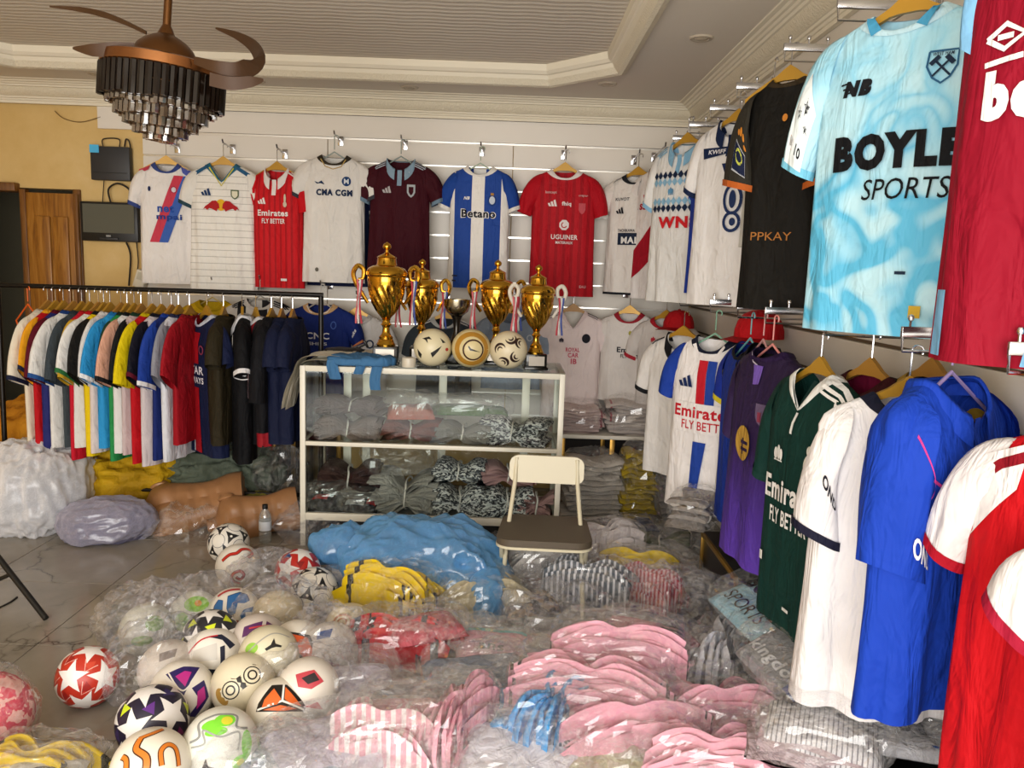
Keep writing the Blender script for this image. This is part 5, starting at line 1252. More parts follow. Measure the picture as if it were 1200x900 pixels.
# ------------------------------------------------------------------ on top of the counter
M_PLQ = mat('silver_plaque', '#8d867c', 0.3, 0.6)
M_PED = mat('black_marble_plinth', '#15130f', 0.15)
def ribbon_strip(parent, p, ln, cols, wd=0.018, name='ribbon', sway=0.0):
    for i, c in enumerate(cols):
        v = []
        for j in range(9):
            t = j / 8; x = (i - 1) * wd / 3 + 0.006 * math.sin(5 * t + i) + sway * t
            for dx in (-wd / 6, wd / 6):
                for dy in (0.0, 0.0015): v.append((p[0] + x + dx, p[1] - 0.012 * math.sin(3 * t) + dy, p[2] - ln * t))
        v2 = []
        for j in range(9): v2 += [v[4 * j], v[4 * j + 2], v[4 * j + 3], v[4 * j + 1]]
        MB().grid(v2, 4, 9, True).build(name, fab(c), parent, angle=0)
def trophy(label, p, H, group='gold trophies on the counter', hcol='gold', slim=1.0):
    t = thing('trophy_cup', label, 'trophy', p, (0, 0, R(rnd.uniform(-8, 8))), group)
    h = lambda z: z * H
    MB().box((0, 0, h(0.085)), (h(0.2), h(0.2), h(0.13)), bev=0.003).build('plinth', M_PED, t)
    MB().box((0, 0, h(0.012)), (h(0.225), h(0.225), h(0.024)), bev=0.002).build('plinth_base', M_PED, t)
    MB().box((0, -h(0.1) - 0.002, h(0.085)), (h(0.15), 0.003, h(0.09))).build('name_plate', M_PLQ, t)
    st = [(0.0, 0.148), (0.075, 0.150), (0.078, 0.165), (0.07, 0.175), (0.062, 0.20), (0.055, 0.205), (0.058, 0.225), (0.045, 0.235), (0.032, 0.26), (0.028, 0.30), (0.034, 0.315), (0.046, 0.325), (0.034, 0.338), (0.03, 0.36), (0.04, 0.372)]
    MB().lathe([(h(r), h(z)) for r, z in st], 32).build('stem', M_GOLDM, t)
    cu = [(0.03, 0.37), (0.055, 0.40), (0.085, 0.44), (0.115, 0.50), (0.138, 0.57), (0.152, 0.64), (0.158, 0.69), (0.156, 0.72), (0.166, 0.728), (0.168, 0.742), (0.15, 0.75)]
    prof = []
    for i in range(len(cu) - 1):
        for k in range(3): prof.append((lerp(cu[i][0], cu[i + 1][0], k / 3), lerp(cu[i][1], cu[i + 1][1], k / 3)))
    prof.append(cu[-1])
    def flute(r, z, a):
        zz = z / H
        k = 0.055 * math.sin(14 * (a + 3.2 * (zz - 0.37))) * (1 if 0.4 < zz < 0.64 else 0)
        return r * (1 + k), a
    MB().lathe([(h(r * slim), h(z)) for r, z in prof], 96, fn=flute).build('cup', M_GOLDM, t, angle=0)
    ld = [(0.168, 0.745), (0.165, 0.76), (0.15, 0.785), (0.115, 0.805), (0.085, 0.812), (0.08, 0.825), (0.075, 0.868), (0.082, 0.874), (0.07, 0.885), (0.035, 0.902), (0.016, 0.915), (0.014, 0.935)]
    lid = MB().lathe([(h(r * slim), h(z)) for r, z in ld], 40).build('lid', M_GOLDM, t)
    MB().lathe([(h(0.014), h(0.935)), (h(0.03), h(0.945)), (h(0.036), h(0.962)), (h(0.03), h(0.98)), (h(0.012), h(0.992)), (0.0, h(1.0))], 20).build('finial', M_GOLDM, lid)
    hm = M_GOLDM if hcol == 'gold' else mat('white_handle', '#d9d0c0', 0.3)
    for s in (-1, 1):
        pts = [(s * h(0.15), 0, h(0.50)), (s * h(0.19), 0, h(0.56)), (s * h(0.25), 0, h(0.66)), (s * h(0.27), 0, h(0.74)), (s * h(0.235), 0, h(0.80)), (s * h(0.19), 0, h(0.77)), (s * h(0.195), 0, h(0.70)), (s * h(0.23), 0, h(0.69))]
        path = []
        V = [Vector(q) for q in pts]
        for i in range(len(V) - 1):
            a, b, c, d = V[max(i - 1, 0)], V[i], V[i + 1], V[min(i + 2, len(V) - 1)]
            path += bez(b, b + (c - a) / 6, c - (d - b) / 6, c, 5)[:-1]
        path.append(V[-1])
        MB().tube(path, [h(0.014) + h(0.006) * math.sin(math.pi * i / len(path)) for i in range(len(path))], 8).build('handle', hm, t)
        ribbon_strip(t, (s * h(0.22), -0.015, h(0.69)), h(0.36), ('#b9434e', '#d9d5d2', '#4a5a9a') if s > 0 else ('#d06a70', '#e0dad6', '#b9434e'), 0.03)
    return t
top = CZ + 0.006
def on_top(px, py, Y): 
    q = atY(px, py, Y); return Vector((q.x, Y, top))
trophy('tallest gold lidded trophy at the left of the counter', on_top(452, 425, 4.24), 0.645)
trophy('gold lidded trophy standing behind the left football', on_top(493, 425, 4.40), 0.565)
trophy('gold lidded trophy standing behind the middle and right footballs', on_top(580, 425, 4.40), 0.575)
trophy('gold lidded trophy with white handle at the right end of the counter', on_top(627, 430, 4.24), 0.555, hcol='white')
c = thing('silver_cup', 'small silver bowl cup on dark base between the gold trophies', 'trophy', on_top(534, 425, 4.36))
M_SILV = mat('tarnished_silver', '#a89f88', 0.2, 1.0)
MB().lathe([(0.0, 0.26), (0.03, 0.262), (0.06, 0.285), (0.072, 0.32), (0.074, 0.352), (0.068, 0.352), (0.06, 0.3), (0.0, 0.27)], 32).build('bowl', M_SILV, c)
MB().lathe([(0.05, 0.1), (0.03, 0.13), (0.016, 0.18), (0.022, 0.24), (0.032, 0.262)], 24).build('stem', mat('dark_pewter', '#3f3c38', 0.25, 0.9), c)
MB().box((0, 0, 0.05), (0.11, 0.11, 0.1), bev=0.003).build('plinth', M_PED, c)

# ================================================================== FOOTBALLS
BR = 0.101
M_BALLW = mat('ball_white', '#e9e4da', 0.38)
def ico_dirs():
    g = (1 + 5 ** 0.5) / 2; o = []
    for a in (-1, 1):
        for b in (-g, g): o += [Vector((0, a, b)), Vector((a, b, 0)), Vector((b, 0, a))]
    return [v.normalized() for v in o]
ICO = ico_dirs()
def face_dirs():
    o = []
    for i in range(12):
        for j in range(i):
            for k in range(j):
                if ICO[i].dot(ICO[j]) > 0.4 and ICO[j].dot(ICO[k]) > 0.4 and ICO[i].dot(ICO[k]) > 0.4: o.append((ICO[i] + ICO[j] + ICO[k]).normalized())
    return o
FACES = face_dirs()
SPH = {}
def sphere_mesh(mt, r=BR):
    if mt.name not in SPH:
        SPH[mt.name] = MB().lathe([(r * math.sin(math.pi * k / 28) if 0 < k < 28 else 0.0, -r * math.cos(math.pi * k / 28)) for k in range(29)], 48).mesh('ball_shell', mt, True, 0)
    return SPH[mt.name]
def sph_patch(polys, off, r=BR, txt=None):
    """flat polygons (in ball radii, x right, y up) laid on the -y face of the ball"""
    v, f = flat_to_mesh(polys, txt, 0.14)
    pts = []
    for x, y in v:
        d = math.hypot(x, y)
        if d < 1e-6: q = Vector((0, -1, 0))
        else: q = Vector((x / d * math.sin(d), -math.cos(d), y / d * math.sin(d)))
        pts.append(q * (r + off))
    return MB().add(pts, f)
def aim(d, spin=0.0):
    """rotation that takes the -y face to direction d"""
    d = Vector(d).normalized(); y = -d
    zr = Vector((0, 0, 1)) if abs(d.z) < 0.95 else Vector((1, 0, 0))
    x = y.cross(zr).normalized(); z = x.cross(y)
    return Matrix((x, y, z)).transposed() @ Matrix.Rotation(spin, 3, 'Y')
PATCH = {}
def put(ball, name, key, polys, col, d=None, spin=0, off=0.0006, rough=0.38):
    if 1 < len(polys) <= 5 and d is None:
        for i, pl in enumerate(polys): put(ball, name, f'{key}_{i}', [pl], col, d, spin, off, rough)
        return
    k = (key, str(col))
    if k not in PATCH:
        PATCH[k] = sph_patch(polys, off).mesh(name, mat('ball_' + str(col), col, rough), True, 0)
    o = link(name, PATCH[k], ball)
    if d is not None: o.matrix_local = aim(d, spin).to_4x4()
    return o
def ball_at(px, py, z, label, base='#e9e4da', spin=0, tilt=0, r=BR, group='loose footballs', Y=None, turn=0):
    p = atY(px, py, Y) if Y else atZ(px, py, z)
    if Y: p.z = z
    b = thing('football', label, 'football', p, (0, 0, 0), group)
    d = (CAM - p).normalized()
    m_ = aim(Matrix.Rotation(R(turn), 3, 'Z') @ d, R(spin)); b.rotation_euler = m_.to_euler()
    s = r / BR; b.scale = (s, s, s)
    link('shell', sphere_mesh(mat('ball_' + base, base, 0.38)), b)
    return b
def star_ball(b, star='#ece8e4', tri=None, r=0.62):
    for i, d in enumerate(ICO): put(b, 'star_panel', f'star{r}', [star5(0, 0, r, r * 0.42)], star, d, 0.3 + i)
    if tri:
        for i, d in enumerate(FACES):
            put(b, 'accent_panel', 'acc', [[(0, 0.2), (0.19, -0.13), (-0.19, -0.13)]], tri[i % len(tri)], d, i, 0.0004)
def tango_ball(b, c='#17171a'):
    lobe = [ [(0.0, 0.0)] ]
    for i, d in enumerate(FACES):
        put(b, 'black_motif', 'tri3', [star5(0, 0, 0.4, 0.15, 3)], c, d, 1.9 * i)
        put(b, 'white_dot', 'dot3', [ell(0, 0, 0.06, 0.06, 8)], '#e9e4da', d, i, 0.0012)
    for d in ICO: put(b, 'panel_ring', 'pent', ring_strip(0, 0, 0.34, 0.34, 0.025), '#6a6a6e', d)
def curve(pts, n=8):
    V = [Vector((x, y, 0)) for x, y in pts]; o = []
    for i in range(len(V) - 1):
        a, b, c, d = V[max(i - 1, 0)], V[i], V[i + 1], V[min(i + 2, len(V) - 1)]
        o += bez(b, b + (c - a) / 6, c - (d - b) / 6, c, n)[:-1]
    o.append(V[-1]); return [(q.x, q.y) for q in o]
def stroke(b, key, pts, wd, col, edge=None, name='swirl', **kw):
    c_ = curve(pts)
    if edge: put(b, name + '_edge', key + 'e', ribbon(c_, wd * 1.5), edge, off=0.0005, **kw)
    put(b, name, key, ribbon(c_, wd), col, off=0.0012, **kw)
# three on the counter
def cball(px, py, lab, base, r=0.100):
    q = atY(px, py, 4.2)
    return ball_at(px, py, top + r, lab, base, r=r, Y=4.2, group='footballs on the counter')
b = cball(507, 403, 'cream football with black slashes, left of three on the counter', '#ddd2ae')
put(b, 'slash', 'nk', [[(-0.6, 0.5), (-0.2, 0.6), (-0.05, 0.42), (-0.3, 0.45), (-0.25, 0.2), (-0.4, 0.4)], [(-0.1, -0.3), (0.5, 0.1), (0.3, -0.2), (0.0, -0.55)], [(0.4, 0.55), (0.75, 0.3), (0.55, 0.25)], [(-0.9, -0.1), (-0.6, -0.4), (-0.7, -0.7), (-0.85, -0.5)]], '#1b1916')
put(b, 'red_spot', 'rs', [ell(0.85, -0.1, 0.12, 0.1)], '#b02020')
b = cball(552, 408, 'cream and amber football with black ringed tick, middle of three on the counter', '#d8c795', 0.103)
put(b, 'amber_band', 'amb', ring_strip(0.05, -0.05, 0.85, 0.85, 0.34), '#b5832c'); put(b, 'ring', 'rg', ring_strip(0.12, -0.1, 0.52, 0.52, 0.09), '#3a1a12', off=0.0012)
put(b, 'tick', 'tick', [[(-0.15, 0.05), (-0.05, -0.12), (0.5, -0.2), (0.0, -0.02), (-0.12, 0.12)]], '#17130f', off=0.0016)
b = cball(596, 408, 'cream football with dark brown crescents, right of three on the counter', '#dccfae', 0.101)
for i, (x, y, a) in enumerate(((-0.45, 0.0, 20), (0.1, 0.65, 200), (0.45, -0.35, 120), (-0.3, -0.75, 300), (0.7, 0.4, 60))):
    put(b, 'crescent', f'cr{i}', ring_strip(x, y, 0.3, 0.3, [0.02 + 0.13 * math.sin(math.pi * k / 22) for k in range(23)], a, a + 200) + ring_strip(x, y, 0.13, 0.13, [0.02 + 0.08 * math.sin(math.pi * k / 22) for k in range(23)], a, a + 200), '#2c1714')
# on the floor
b = ball_at(268, 637, BR, 'white football with black dotted motifs, furthest on the floor', spin=20); tango_ball(b)
b = ball_at(279, 663, BR * 0.95, 'white football with red swirls below the black dotted one', spin=0)
stroke(b, 'rsw1', [(-0.75, 0.3), (-0.4, 0.55), (-0.05, 0.6), (0.2, 0.8), (0.55, 0.8), (0.7, 0.55), (0.45, 0.35)], 0.12, '#c22a1e', '#5a1414')
stroke(b, 'rsw2', [(-0.1, -0.5), (0.1, -0.65), (0.25, -0.45), (0.1, -0.25), (-0.15, -0.3), (-0.3, -0.5), (-0.2, -0.75), (0.1, -0.9)], 0.1, '#c22a1e', '#5a1414')
b = ball_at(349, 670, BR + 0.03, 'red, white and blue star football by the counter foot', '#b5241c', spin=15); star_ball(b, '#e4e0dc', ('#23407e', '#8a1414'))
b = ball_at(369, 692, BR, 'white football with black motifs partly under plastic beside the white straps', spin=60); tango_ball(b)
b = ball_at(274, 719, BR, 'white football with blue teardrop panels and red tongue', spin=0, r=0.103)
for i, pl in enumerate(([(-0.75, 0.4), (-0.6, 0.62), (-0.4, 0.55), (-0.42, -0.1), (-0.55, -0.35), (-0.75, -0.3), (-0.85, 0.0)], [(-0.22, 0.7), (0.25, 0.85), (0.55, 0.75), (0.62, 0.45), (0.4, 0.35), (0.15, 0.38), (0.05, 0.0), (-0.15, -0.1), (-0.25, 0.2)], [(0.35, 0.1), (0.75, 0.2), (0.85, -0.1), (0.65, -0.35), (0.3, -0.3), (0.22, -0.1)])):
    put(b, 'panel_edge', f'bpe{i}', [[(x * 1.0 + (x - 0) * 0.06, y * 1.06) for x, y in pl]], '#18305e'); put(b, 'blue_panel', f'bp{i}', [pl], '#2f6aa8', off=0.0014)
put(b, 'white_badge', 'wb', [rect(0.42, 0.68, -0.2, 0.0)], '#ece8e2', off=0.002)
stroke(b, 'rtg', [(0.1, -0.25), (0.05, -0.6), (0.35, -0.85), (0.7, -0.75)], 0.16, '#b5232a'); stroke(b, 'rtg2', [(-0.7, 0.85), (-0.3, 1.05), (0.3, 1.1)], 0.14, '#b5232a'); stroke(b, 'rtg3', [(-0.3, -0.2), (-0.35, -0.6), (-0.8, -0.75)], 0.08, '#1e4a44')
b = ball_at(325, 722, BR, 'beige football inside a clear bag beneath the star ball', '#cdbf9f'); put(b, 'brown_badge', 'bbg', [ell(-0.6, -0.45, 0.3, 0.26)], '#4a3018'); put(b, 'gold_ring', 'bbr', ring_strip(-0.6, -0.45, 0.2, 0.17, 0.06), '#b8904a', off=0.0014)
b = ball_at(247, 748, BR + 0.05, 'black and lime football wedged behind the navy banded ball', '#26262a'); star_ball(b, '#e2ded8', ('#c8d42a',), 0.5)
b = ball_at(249, 770, BR + 0.02, 'white football with navy bands and red line', spin=0)
put(b, 'navy_band', 'nvb', [[(-0.9, -0.2), (0.2, -0.45), (0.85, -0.15), (0.9, -0.4), (0.2, -0.75), (-0.85, -0.45)], [(-0.2, 0.75), (0.35, 0.8), (0.85, 0.35), (0.6, 0.2), (0.35, 0.55)], [(0.25, 0.3), (0.42, 0.35), (0.4, -0.25), (0.25, -0.3)]], '#1c2238'); stroke(b, 'rl', [(-0.9, 0.2), (-0.4, 0.65), (0.2, 0.75)], 0.06, '#c22830')
put(b, 'silver_panel', 'slv', [[(-0.65, 0.3), (0.15, 0.45), (0.15, -0.1), (-0.7, -0.1)]], '#cfcbc4', off=0.001)
b = ball_at(302, 752, BR + 0.03, 'purple and red striped football behind the cat logo ball', '#cfc4ba'); put(b, 'purple_band', 'ppb', [[(-0.5, 0.6), (0.2, 0.75), (0.1, 0.35), (-0.55, 0.2)], [(0.35, 0.75), (0.7, 0.5), (0.5, 0.25), (0.25, 0.4)]], '#5a2a5e'); stroke(b, 'ppr', [(-0.3, 0.5), (0.4, 0.55)], 0.06, '#c23a44')
b = ball_at(315, 768, BR + 0.06, 'cream football with small black leaping cat and green patch', '#d8d0b4'); 
def cat_logo(b, x, y, s): put(b, 'cat_mark', f'cat{x}{y}', [[(x - s, y - 0.3 * s), (x - 0.3 * s, y + 0.1 * s), (x + 0.1 * s, y + 0.9 * s), (x + 0.25 * s, y + 0.2 * s), (x + s, y - 0.1 * s), (x + 0.9 * s, y - 0.3 * s), (x + 0.3 * s, y - 0.2 * s), (x - 0.2 * s, y - 0.3 * s), (x - 0.8 * s, y - 0.55 * s)]], '#1a1a1a', off=0.0016)
cat_logo(b, 0.15, 0.3, 0.28); put(b, 'green_patch', 'gp', [ell(-0.6, 0.3, 0.25, 0.2)], '#8fbf4a'); stroke(b, 'gyl', [(-0.8, 0.1), (-0.3, 0.5), (0.2, 0.75), (0.8, 0.6)], 0.05, '#a8a49a')
b = ball_at(348, 760, BR + 0.03, 'white football with orange and black panels beside the clear bag', '#e2dcd0', spin=-20)
put(b, 'orange_panel', 'orp', [[(0.0, 0.55), (0.45, 0.2), (0.5, -0.6), (0.15, -0.5), (-0.1, 0.1)], [(-0.8, 0.75), (-0.35, 0.7), (-0.45, 0.35), (-0.8, 0.4)]], '#d8561e', off=0.0012); put(b, 'black_panel', 'blp', [[(-0.05, 0.68), (0.58, 0.25), (0.62, -0.72), (0.1, -0.62), (-0.2, 0.1)], [(-0.9, 0.6), (-0.3, 0.55), (-0.4, 0.25), (-0.9, 0.3)]], '#17151a')
b = ball_at(103, 793, BR, 'red and white star football alone on the left of the floor', '#b8301f', spin=10, r=0.099); star_ball(b, '#ece8e4', ('#9a1f1a', '#c8442e'), 0.6)
for d in FACES: put(b, 'red_line', 'rdl', ribbon([(-0.22, 0.13), (0.0, -0.25), (0.22, 0.13)], 0.03), '#e6b0a4', d, 0.5, 0.0008)
b = ball_at(213, 812, BR, 'white football with navy and magenta arrow panels', spin=-8, r=0.103)
put(b, 'navy_panel', 'nvp', [[(-0.4, 0.75), (0.2, 0.85), (0.75, 0.7), (0.3, 0.25), (0.0, -0.15), (-0.15, 0.3)], [(0.3, 0.05), (0.75, 0.2), (0.85, -0.4), (0.3, -0.95), (0.05, -0.8), (0.5, -0.4)]], '#2a1e5e')
put(b, 'magenta_panel', 'mgp', [[(-0.1, 0.55), (0.2, 0.65), (0.4, 0.55), (0.12, 0.15)], [(0.45, -0.1), (0.7, 0.0), (0.7, -0.4), (0.35, -0.65)]], '#b82a86', off=0.0014)
stroke(b, 'arrw', [(-0.3, 0.75), (0.05, 0.05), (0.7, 0.6)], 0.05, '#e9e4da'); put(b, 'maker_print', 'mkp', None or [rect(-0.62, -0.55, -0.1, 0.25), rect(-0.5, -0.44, -0.35, -0.1)], '#222226')
b = ball_at(285, 803, BR + 0.02, 'cream football with two black geared discs and gold patches', '#ddd3b8', spin=-30, r=0.103)
put(b, 'black_bar', 'bkb', [[(-0.55, -0.1), (0.55, -0.1), (0.55, 0.3), (-0.55, 0.3)]], '#1d1a17'); put(b, 'gold_patch', 'gdp', [ell(-0.75, 0.1, 0.2, 0.32)], '#a8823e')
for s in (-1, 1):
    put(b, 'geared_disc', f'gd{s}', [star5(s * 0.38, 0.1, 0.36, 0.3, 12)], '#e2d8bc', off=0.0014); put(b, 'disc_ring', f'dr{s}', ring_strip(s * 0.38, 0.1, 0.26, 0.26, 0.04) + ring_strip(s * 0.38, 0.1, 0.13, 0.13, 0.05), '#1d1a17', off=0.002)
b = ball_at(328, 834, BR, 'white football with orange and black triangle panel in front', spin=6, r=0.103, base='#e6dfd0')
put(b, 'black_panel', 'tbp', [[(-0.35, 0.85), (0.15, 0.85), (0.85, 0.15), (0.75, 0.0), (-0.75, 0.0), (-0.7, 0.25)], [(-0.3, -0.95), (-0.1, -0.85), (-0.05, -1.0), (-0.2, -1.15)], [(0.85, 0.45), (1.05, 0.2), (1.05, 0.5)]], '#1a1614')
put(b, 'orange_panel', 'top', [[(-0.25, 0.7), (0.0, 0.35), (-0.1, 0.2), (-0.55, 0.12), (-0.5, 0.35)], [(0.1, 0.75), (0.1, 0.35), (0.25, 0.25), (0.65, 0.15)], [(-0.5, 0.05), (0.0, 0.18), (0.5, 0.08), (0.1, 0.02)]], '#e0682a', off=0.0014)
stroke(b, 'tws', [(0.05, 0.85), (0.04, 0.3)], 0.06, '#f0ece4'); stroke(b, 'tws2', [(0.04, 0.3), (-0.7, 0.05)], 0.06, '#f0ece4'); stroke(b, 'tws3', [(0.04, 0.3), (0.75, 0.05)], 0.06, '#f0ece4')
b = ball_at(179, 845, BR + 0.01, 'white star football with dark purple and lime panels', '#1f1a30', spin=-12, r=0.105); star_ball(b, '#e6e2de', ('#c2d42a', '#5a2a7e', '#8a2f6e', '#33285e'), 0.6)
b = ball_at(177, 900, BR, 'white football with orange looping swirls at the bottom edge', '#e9e2d2', spin=0, r=0.106)
stroke(b, 'os1', [(-0.25, 0.85), (-0.35, 0.55), (-0.1, 0.25), (-0.15, -0.2)], 0.14, '#d87a26', '#4a2410'); stroke(b, 'os2', [(0.25, 0.0), (0.25, 0.35), (0.45, 0.5), (0.65, 0.35), (0.7, -0.1)], 0.1, '#d87a26', '#4a2410'); stroke(b, 'os3', [(-0.75, 0.45), (-0.6, 0.3), (-0.62, -0.2)], 0.12, '#d87a26', '#4a2410'); stroke(b, 'os4', [(-0.3, 0.85), (0.1, 0.95), (0.4, 1.1)], 0.1, '#d87a26', '#4a2410')
b = ball_at(258, 873, BR, 'white and neon green football with grey zigzag and black cat mark', '#e6e6dc', spin=0, r=0.106)
put(b, 'green_patch', 'ng', [ell(-0.2, 0.55, 0.3, 0.16), ell(0.15, 0.65, 0.3, 0.2), ell(0.75, -0.1, 0.18, 0.4), ell(0.55, -0.55, 0.25, 0.2), ell(-0.1, 0.35, 0.3, 0.12)], '#7fd83a'); put(b, 'yellow_patch', 'ny', [ell(0.2, 0.62, 0.16, 0.13), ell(0.55, -0.55, 0.12, 0.1)], '#d8d23a', off=0.0012)
stroke(b, 'gz', [(-0.85, 0.2), (-0.55, 0.3), (-0.6, 0.7), (-0.2, 0.85), (0.1, 0.85), (0.5, 0.75), (0.45, 0.4), (0.8, 0.35)], 0.07, '#8f918e'); stroke(b, 'gz2', [(-0.8, 0.05), (-0.4, 0.1), (-0.45, 0.45), (0.0, 0.2), (0.5, 0.25), (0.45, -0.2)], 0.05, '#9fa19c'); cat_logo(b, -0.4, -0.55, 0.3)
b = ball_at(361, 808, BR + 0.04, 'white football with red and black panel wrapped in clear plastic', '#e0d8cc'); put(b, 'red_panel', 'rdp', [[(-0.4, 0.5), (0.2, 0.6), (0.5, 0.2), (0.1, 0.0), (-0.3, 0.1)], [(-0.1, -0.5), (0.3, -0.4), (0.5, -0.7)]], '#b8404a'); put(b, 'black_panel', 'bdp', [[(-0.2, 0.35), (0.2, 0.5), (0.35, 0.25), (0.0, 0.15)]], '#2a2428', off=0.0012)
b = ball_at(410, 738, BR, 'cream football with orange ring under the yellow bundle', '#d6c9a8'); put(b, 'orange_ring', 'ogr', ring_strip(-0.3, 0.3, 0.35, 0.3, 0.1) + ring_strip(-0.3, 0.3, 0.17, 0.14, 0.06), '#b06a2e')
b = ball_at(387, 762, BR + 0.02, 'white and blue banded football inside a clear bag', '#d2cac0'); put(b, 'blue_band', 'blb', [[(-0.5, 0.7), (0.1, 0.8), (0.0, 0.45), (-0.5, 0.4)]], '#33508a'); put(b, 'red_band', 'rdb', [[(-0.6, -0.2), (0.3, -0.5), (0.4, -0.75), (-0.5, -0.55)]], '#a8454a')
b = ball_at(228, 722, BR * 0.8, 'lime green and white football in a clear bag', '#dcdcd0', r=0.1); put(b, 'lime_patch', 'lmp', [ell(0.1, 0.5, 0.5, 0.35), ell(-0.5, -0.2, 0.3, 0.4)], '#8fc83e'); put(b, 'orange_spot', 'osp', [ell(0.15, 0.5, 0.14, 0.14)], '#d8963a', off=0.0014)
b = ball_at(172, 738, BR * 0.8, 'green flecked white football in a clear bag, left of the pile', '#d0d0c4', r=0.1); put(b, 'green_patch', 'lmq', [ell(0.3, 0.2, 0.35, 0.3), ell(-0.2, -0.4, 0.4, 0.2)], '#7fae4a')
b = ball_at(198, 785, BR, 'white football inside a brownish clear bag right of the red star ball', '#d8cfc4'); put(b, 'dark_band', 'dkb', [[(-0.3, 0.6), (0.3, 0.7), (0.2, 0.4), (-0.3, 0.3)]], '#8a7f78')
# ================================================================== FOLDING CHAIR
M_CRM = mat('cream_enamel', '#cfc6aa', 0.4)
M_SEAT = mat('brown_vinyl', '#54493a', 0.55)
ch = thing('folding_chair', 'folding chair with cream back and brown seat in front of the counter', 'chair', (0.195, 3.40, 0), (0, 0, R(-3)))
ch.scale = (0.97, 0.97, 0.80)
sw = 0.2
def rounded(w, h, r, n=6):
    o = []
    for cx, cy, a0 in ((w - r, h - r, 0), (-w + r, h - r, 90), (-w + r, -h + r, 180), (w - r, -h + r, 270)):
        for k in range(n + 1):
            a = R(a0 + 90 * k / n); o.append((cx + r * math.cos(a), cy + r * math.sin(a)))
    return o
MB().prism(rounded(0.178, 0.078, 0.045), lambda u, v, w: (u, 0.2 + w - 0.028 * (1 - (u / 0.18) ** 2) * -1 + v * 0.12, 0.735 + v), -0.008, 0.008).build('backrest', M_CRM, ch, angle=50)
seat_pts = [(x * (1.0 + 0.06 * (1 if y < 0 else 0)), y) for x, y in rounded(0.2, 0.19, 0.07)]
MB().prism(seat_pts, lambda u, v, w: (u, v, 0.445 + w + 0.006 * (1 - (u / 0.2) ** 2)), -0.018, 0.018).build('seat', M_SEAT, ch, angle=50)
MB().prism([(x * 1.01, y * 1.01) for x, y in seat_pts], lambda u, v, w: (u, v, 0.42 + w), -0.006, 0.008).build('seat_pan', M_CRM, ch, angle=50)
for s in (-1, 1):
    MB().tube([(s * 0.145, 0.21, 0.80), (s * 0.15, 0.19, 0.66), (s * 0.17, 0.06, 0.43), (s * 0.185, -0.24, 0.0)], 0.0105, 10).build('front_leg', M_CRM, ch)
    MB().tube([(s * 0.19, -0.12, 0.43), (s * 0.195, 0.22, 0.0)], 0.0105, 10).build('rear_leg', M_CRM, ch)
MB().tube([(-0.185, -0.2, 0.05), (0.185, -0.2, 0.05)], 0.007, 8).build('stretcher', M_CRM, ch)
MB().tube([(-0.195, 0.2, 0.03), (0.195, 0.2, 0.03)], 0.007, 8).build('stretcher', M_CRM, ch)

# ================================================================== LOW TABLES AND BENCHES
M_BTOP = mat('black_laminate', '#0d0c0d', 0.3)
M_GEDGE = mat('brass_edge', '#a07a34', 0.35, 0.7)
def low_table(label, x0, x1, y0, y1, h):
    t = thing('low_table', label, 'table', ((x0 + x1) / 2, (y0 + y1) / 2, 0))
    w, d = (x1 - x0), (y1 - y0)
    MB().box((0.004, 0, h / 2), (w - 0.02, d - 0.03, h - 0.02)).build('body', M_BTOP, t)
    MB().box((0, 0, h - 0.008), (w, d, 0.016), bev=0.002).build('top', M_BTOP, t)
    MB().box((-w / 2 + 0.006, 0, h - 0.01), (0.014, d + 0.004, 0.022), bev=0.002).build('front_edge', M_GEDGE, t)
    for y in (-d / 2 + 0.008, d / 2 - 0.008): MB().box((-w / 2 + 0.008, y, h / 2), (0.016, 0.016, h), bev=0.002).build('post', M_GEDGE, t)
    return t
low_table('low black brass-edged table under the purple shirt', 0.95, 1.215, 3.05, 3.62, 0.31)
low_table('low black brass-edged table under the dark green shirt', 0.9, 1.215, 2.28, 2.88, 0.3)
low_table('low black brass-edged table under the white and blue shirts', 0.9, 1.215, 1.45, 2.25, 0.28)
M_BENCH = mat('bench_white', '#cfc8bb', 0.5)
def bench(label, x0, x1, y0, y1, h, legs):
    t = thing('display_bench', label, 'bench', ((x0 + x1) / 2, (y0 + y1) / 2, 0))
    w, d = x1 - x0, y1 - y0
    MB().box((0, 0, h - 0.012), (w, d, 0.024), bev=0.003).build('top', M_BENCH, t)
    MB().box((0, d / 2 - 0.012, (h - 0.03) / 2), (w - 0.08, 0.012, h - 0.04)).build('shade_panel', mat('bench_back_dark', '#1d1411', 0.7), t)  # added dark sheet, painted stand-in for the shaded space under the bench
    for x in legs:
        for y in (-d / 2 + 0.02, d / 2 - 0.02): MB().box((x - (x0 + x1) / 2, y, (h - 0.024) / 2), (0.03, 0.03, h - 0.024), bev=0.002).build('leg', M_GEDGE, t)
        MB().box((x - (x0 + x1) / 2, 0, 0.12), (0.02, d - 0.06, 0.02)).build('rail', M_GEDGE, t)
    return t
bench('white topped bench with brass legs behind the counter, right', 0.34, 1.2, 4.85, 5.36, 0.5, (0.37, 0.68, 1.17))
bench('white topped bench with brass legs behind the counter, left', -2.3, -1.1, 4.85, 5.36, 0.49, (-2.27, -1.44, -1.13))
bundle('stack of pink-white shirts on the bench under the pale pink shirt', (0.47, 5.05, 0.5), 2, print_cloth('pale_pink_stack', '#dcc6c2', '#a05a64'), 9, 0.3, 0.3, 0.16, tie=False, seed=1)
bundle('stack of white and rose shirts on the bench beside the pink stack', (0.83, 5.05, 0.5), -3, print_cloth('white_rose_stack', '#d8cec8', '#b06a70'), 11, 0.34, 0.3, 0.2, tie=False, seed=2)
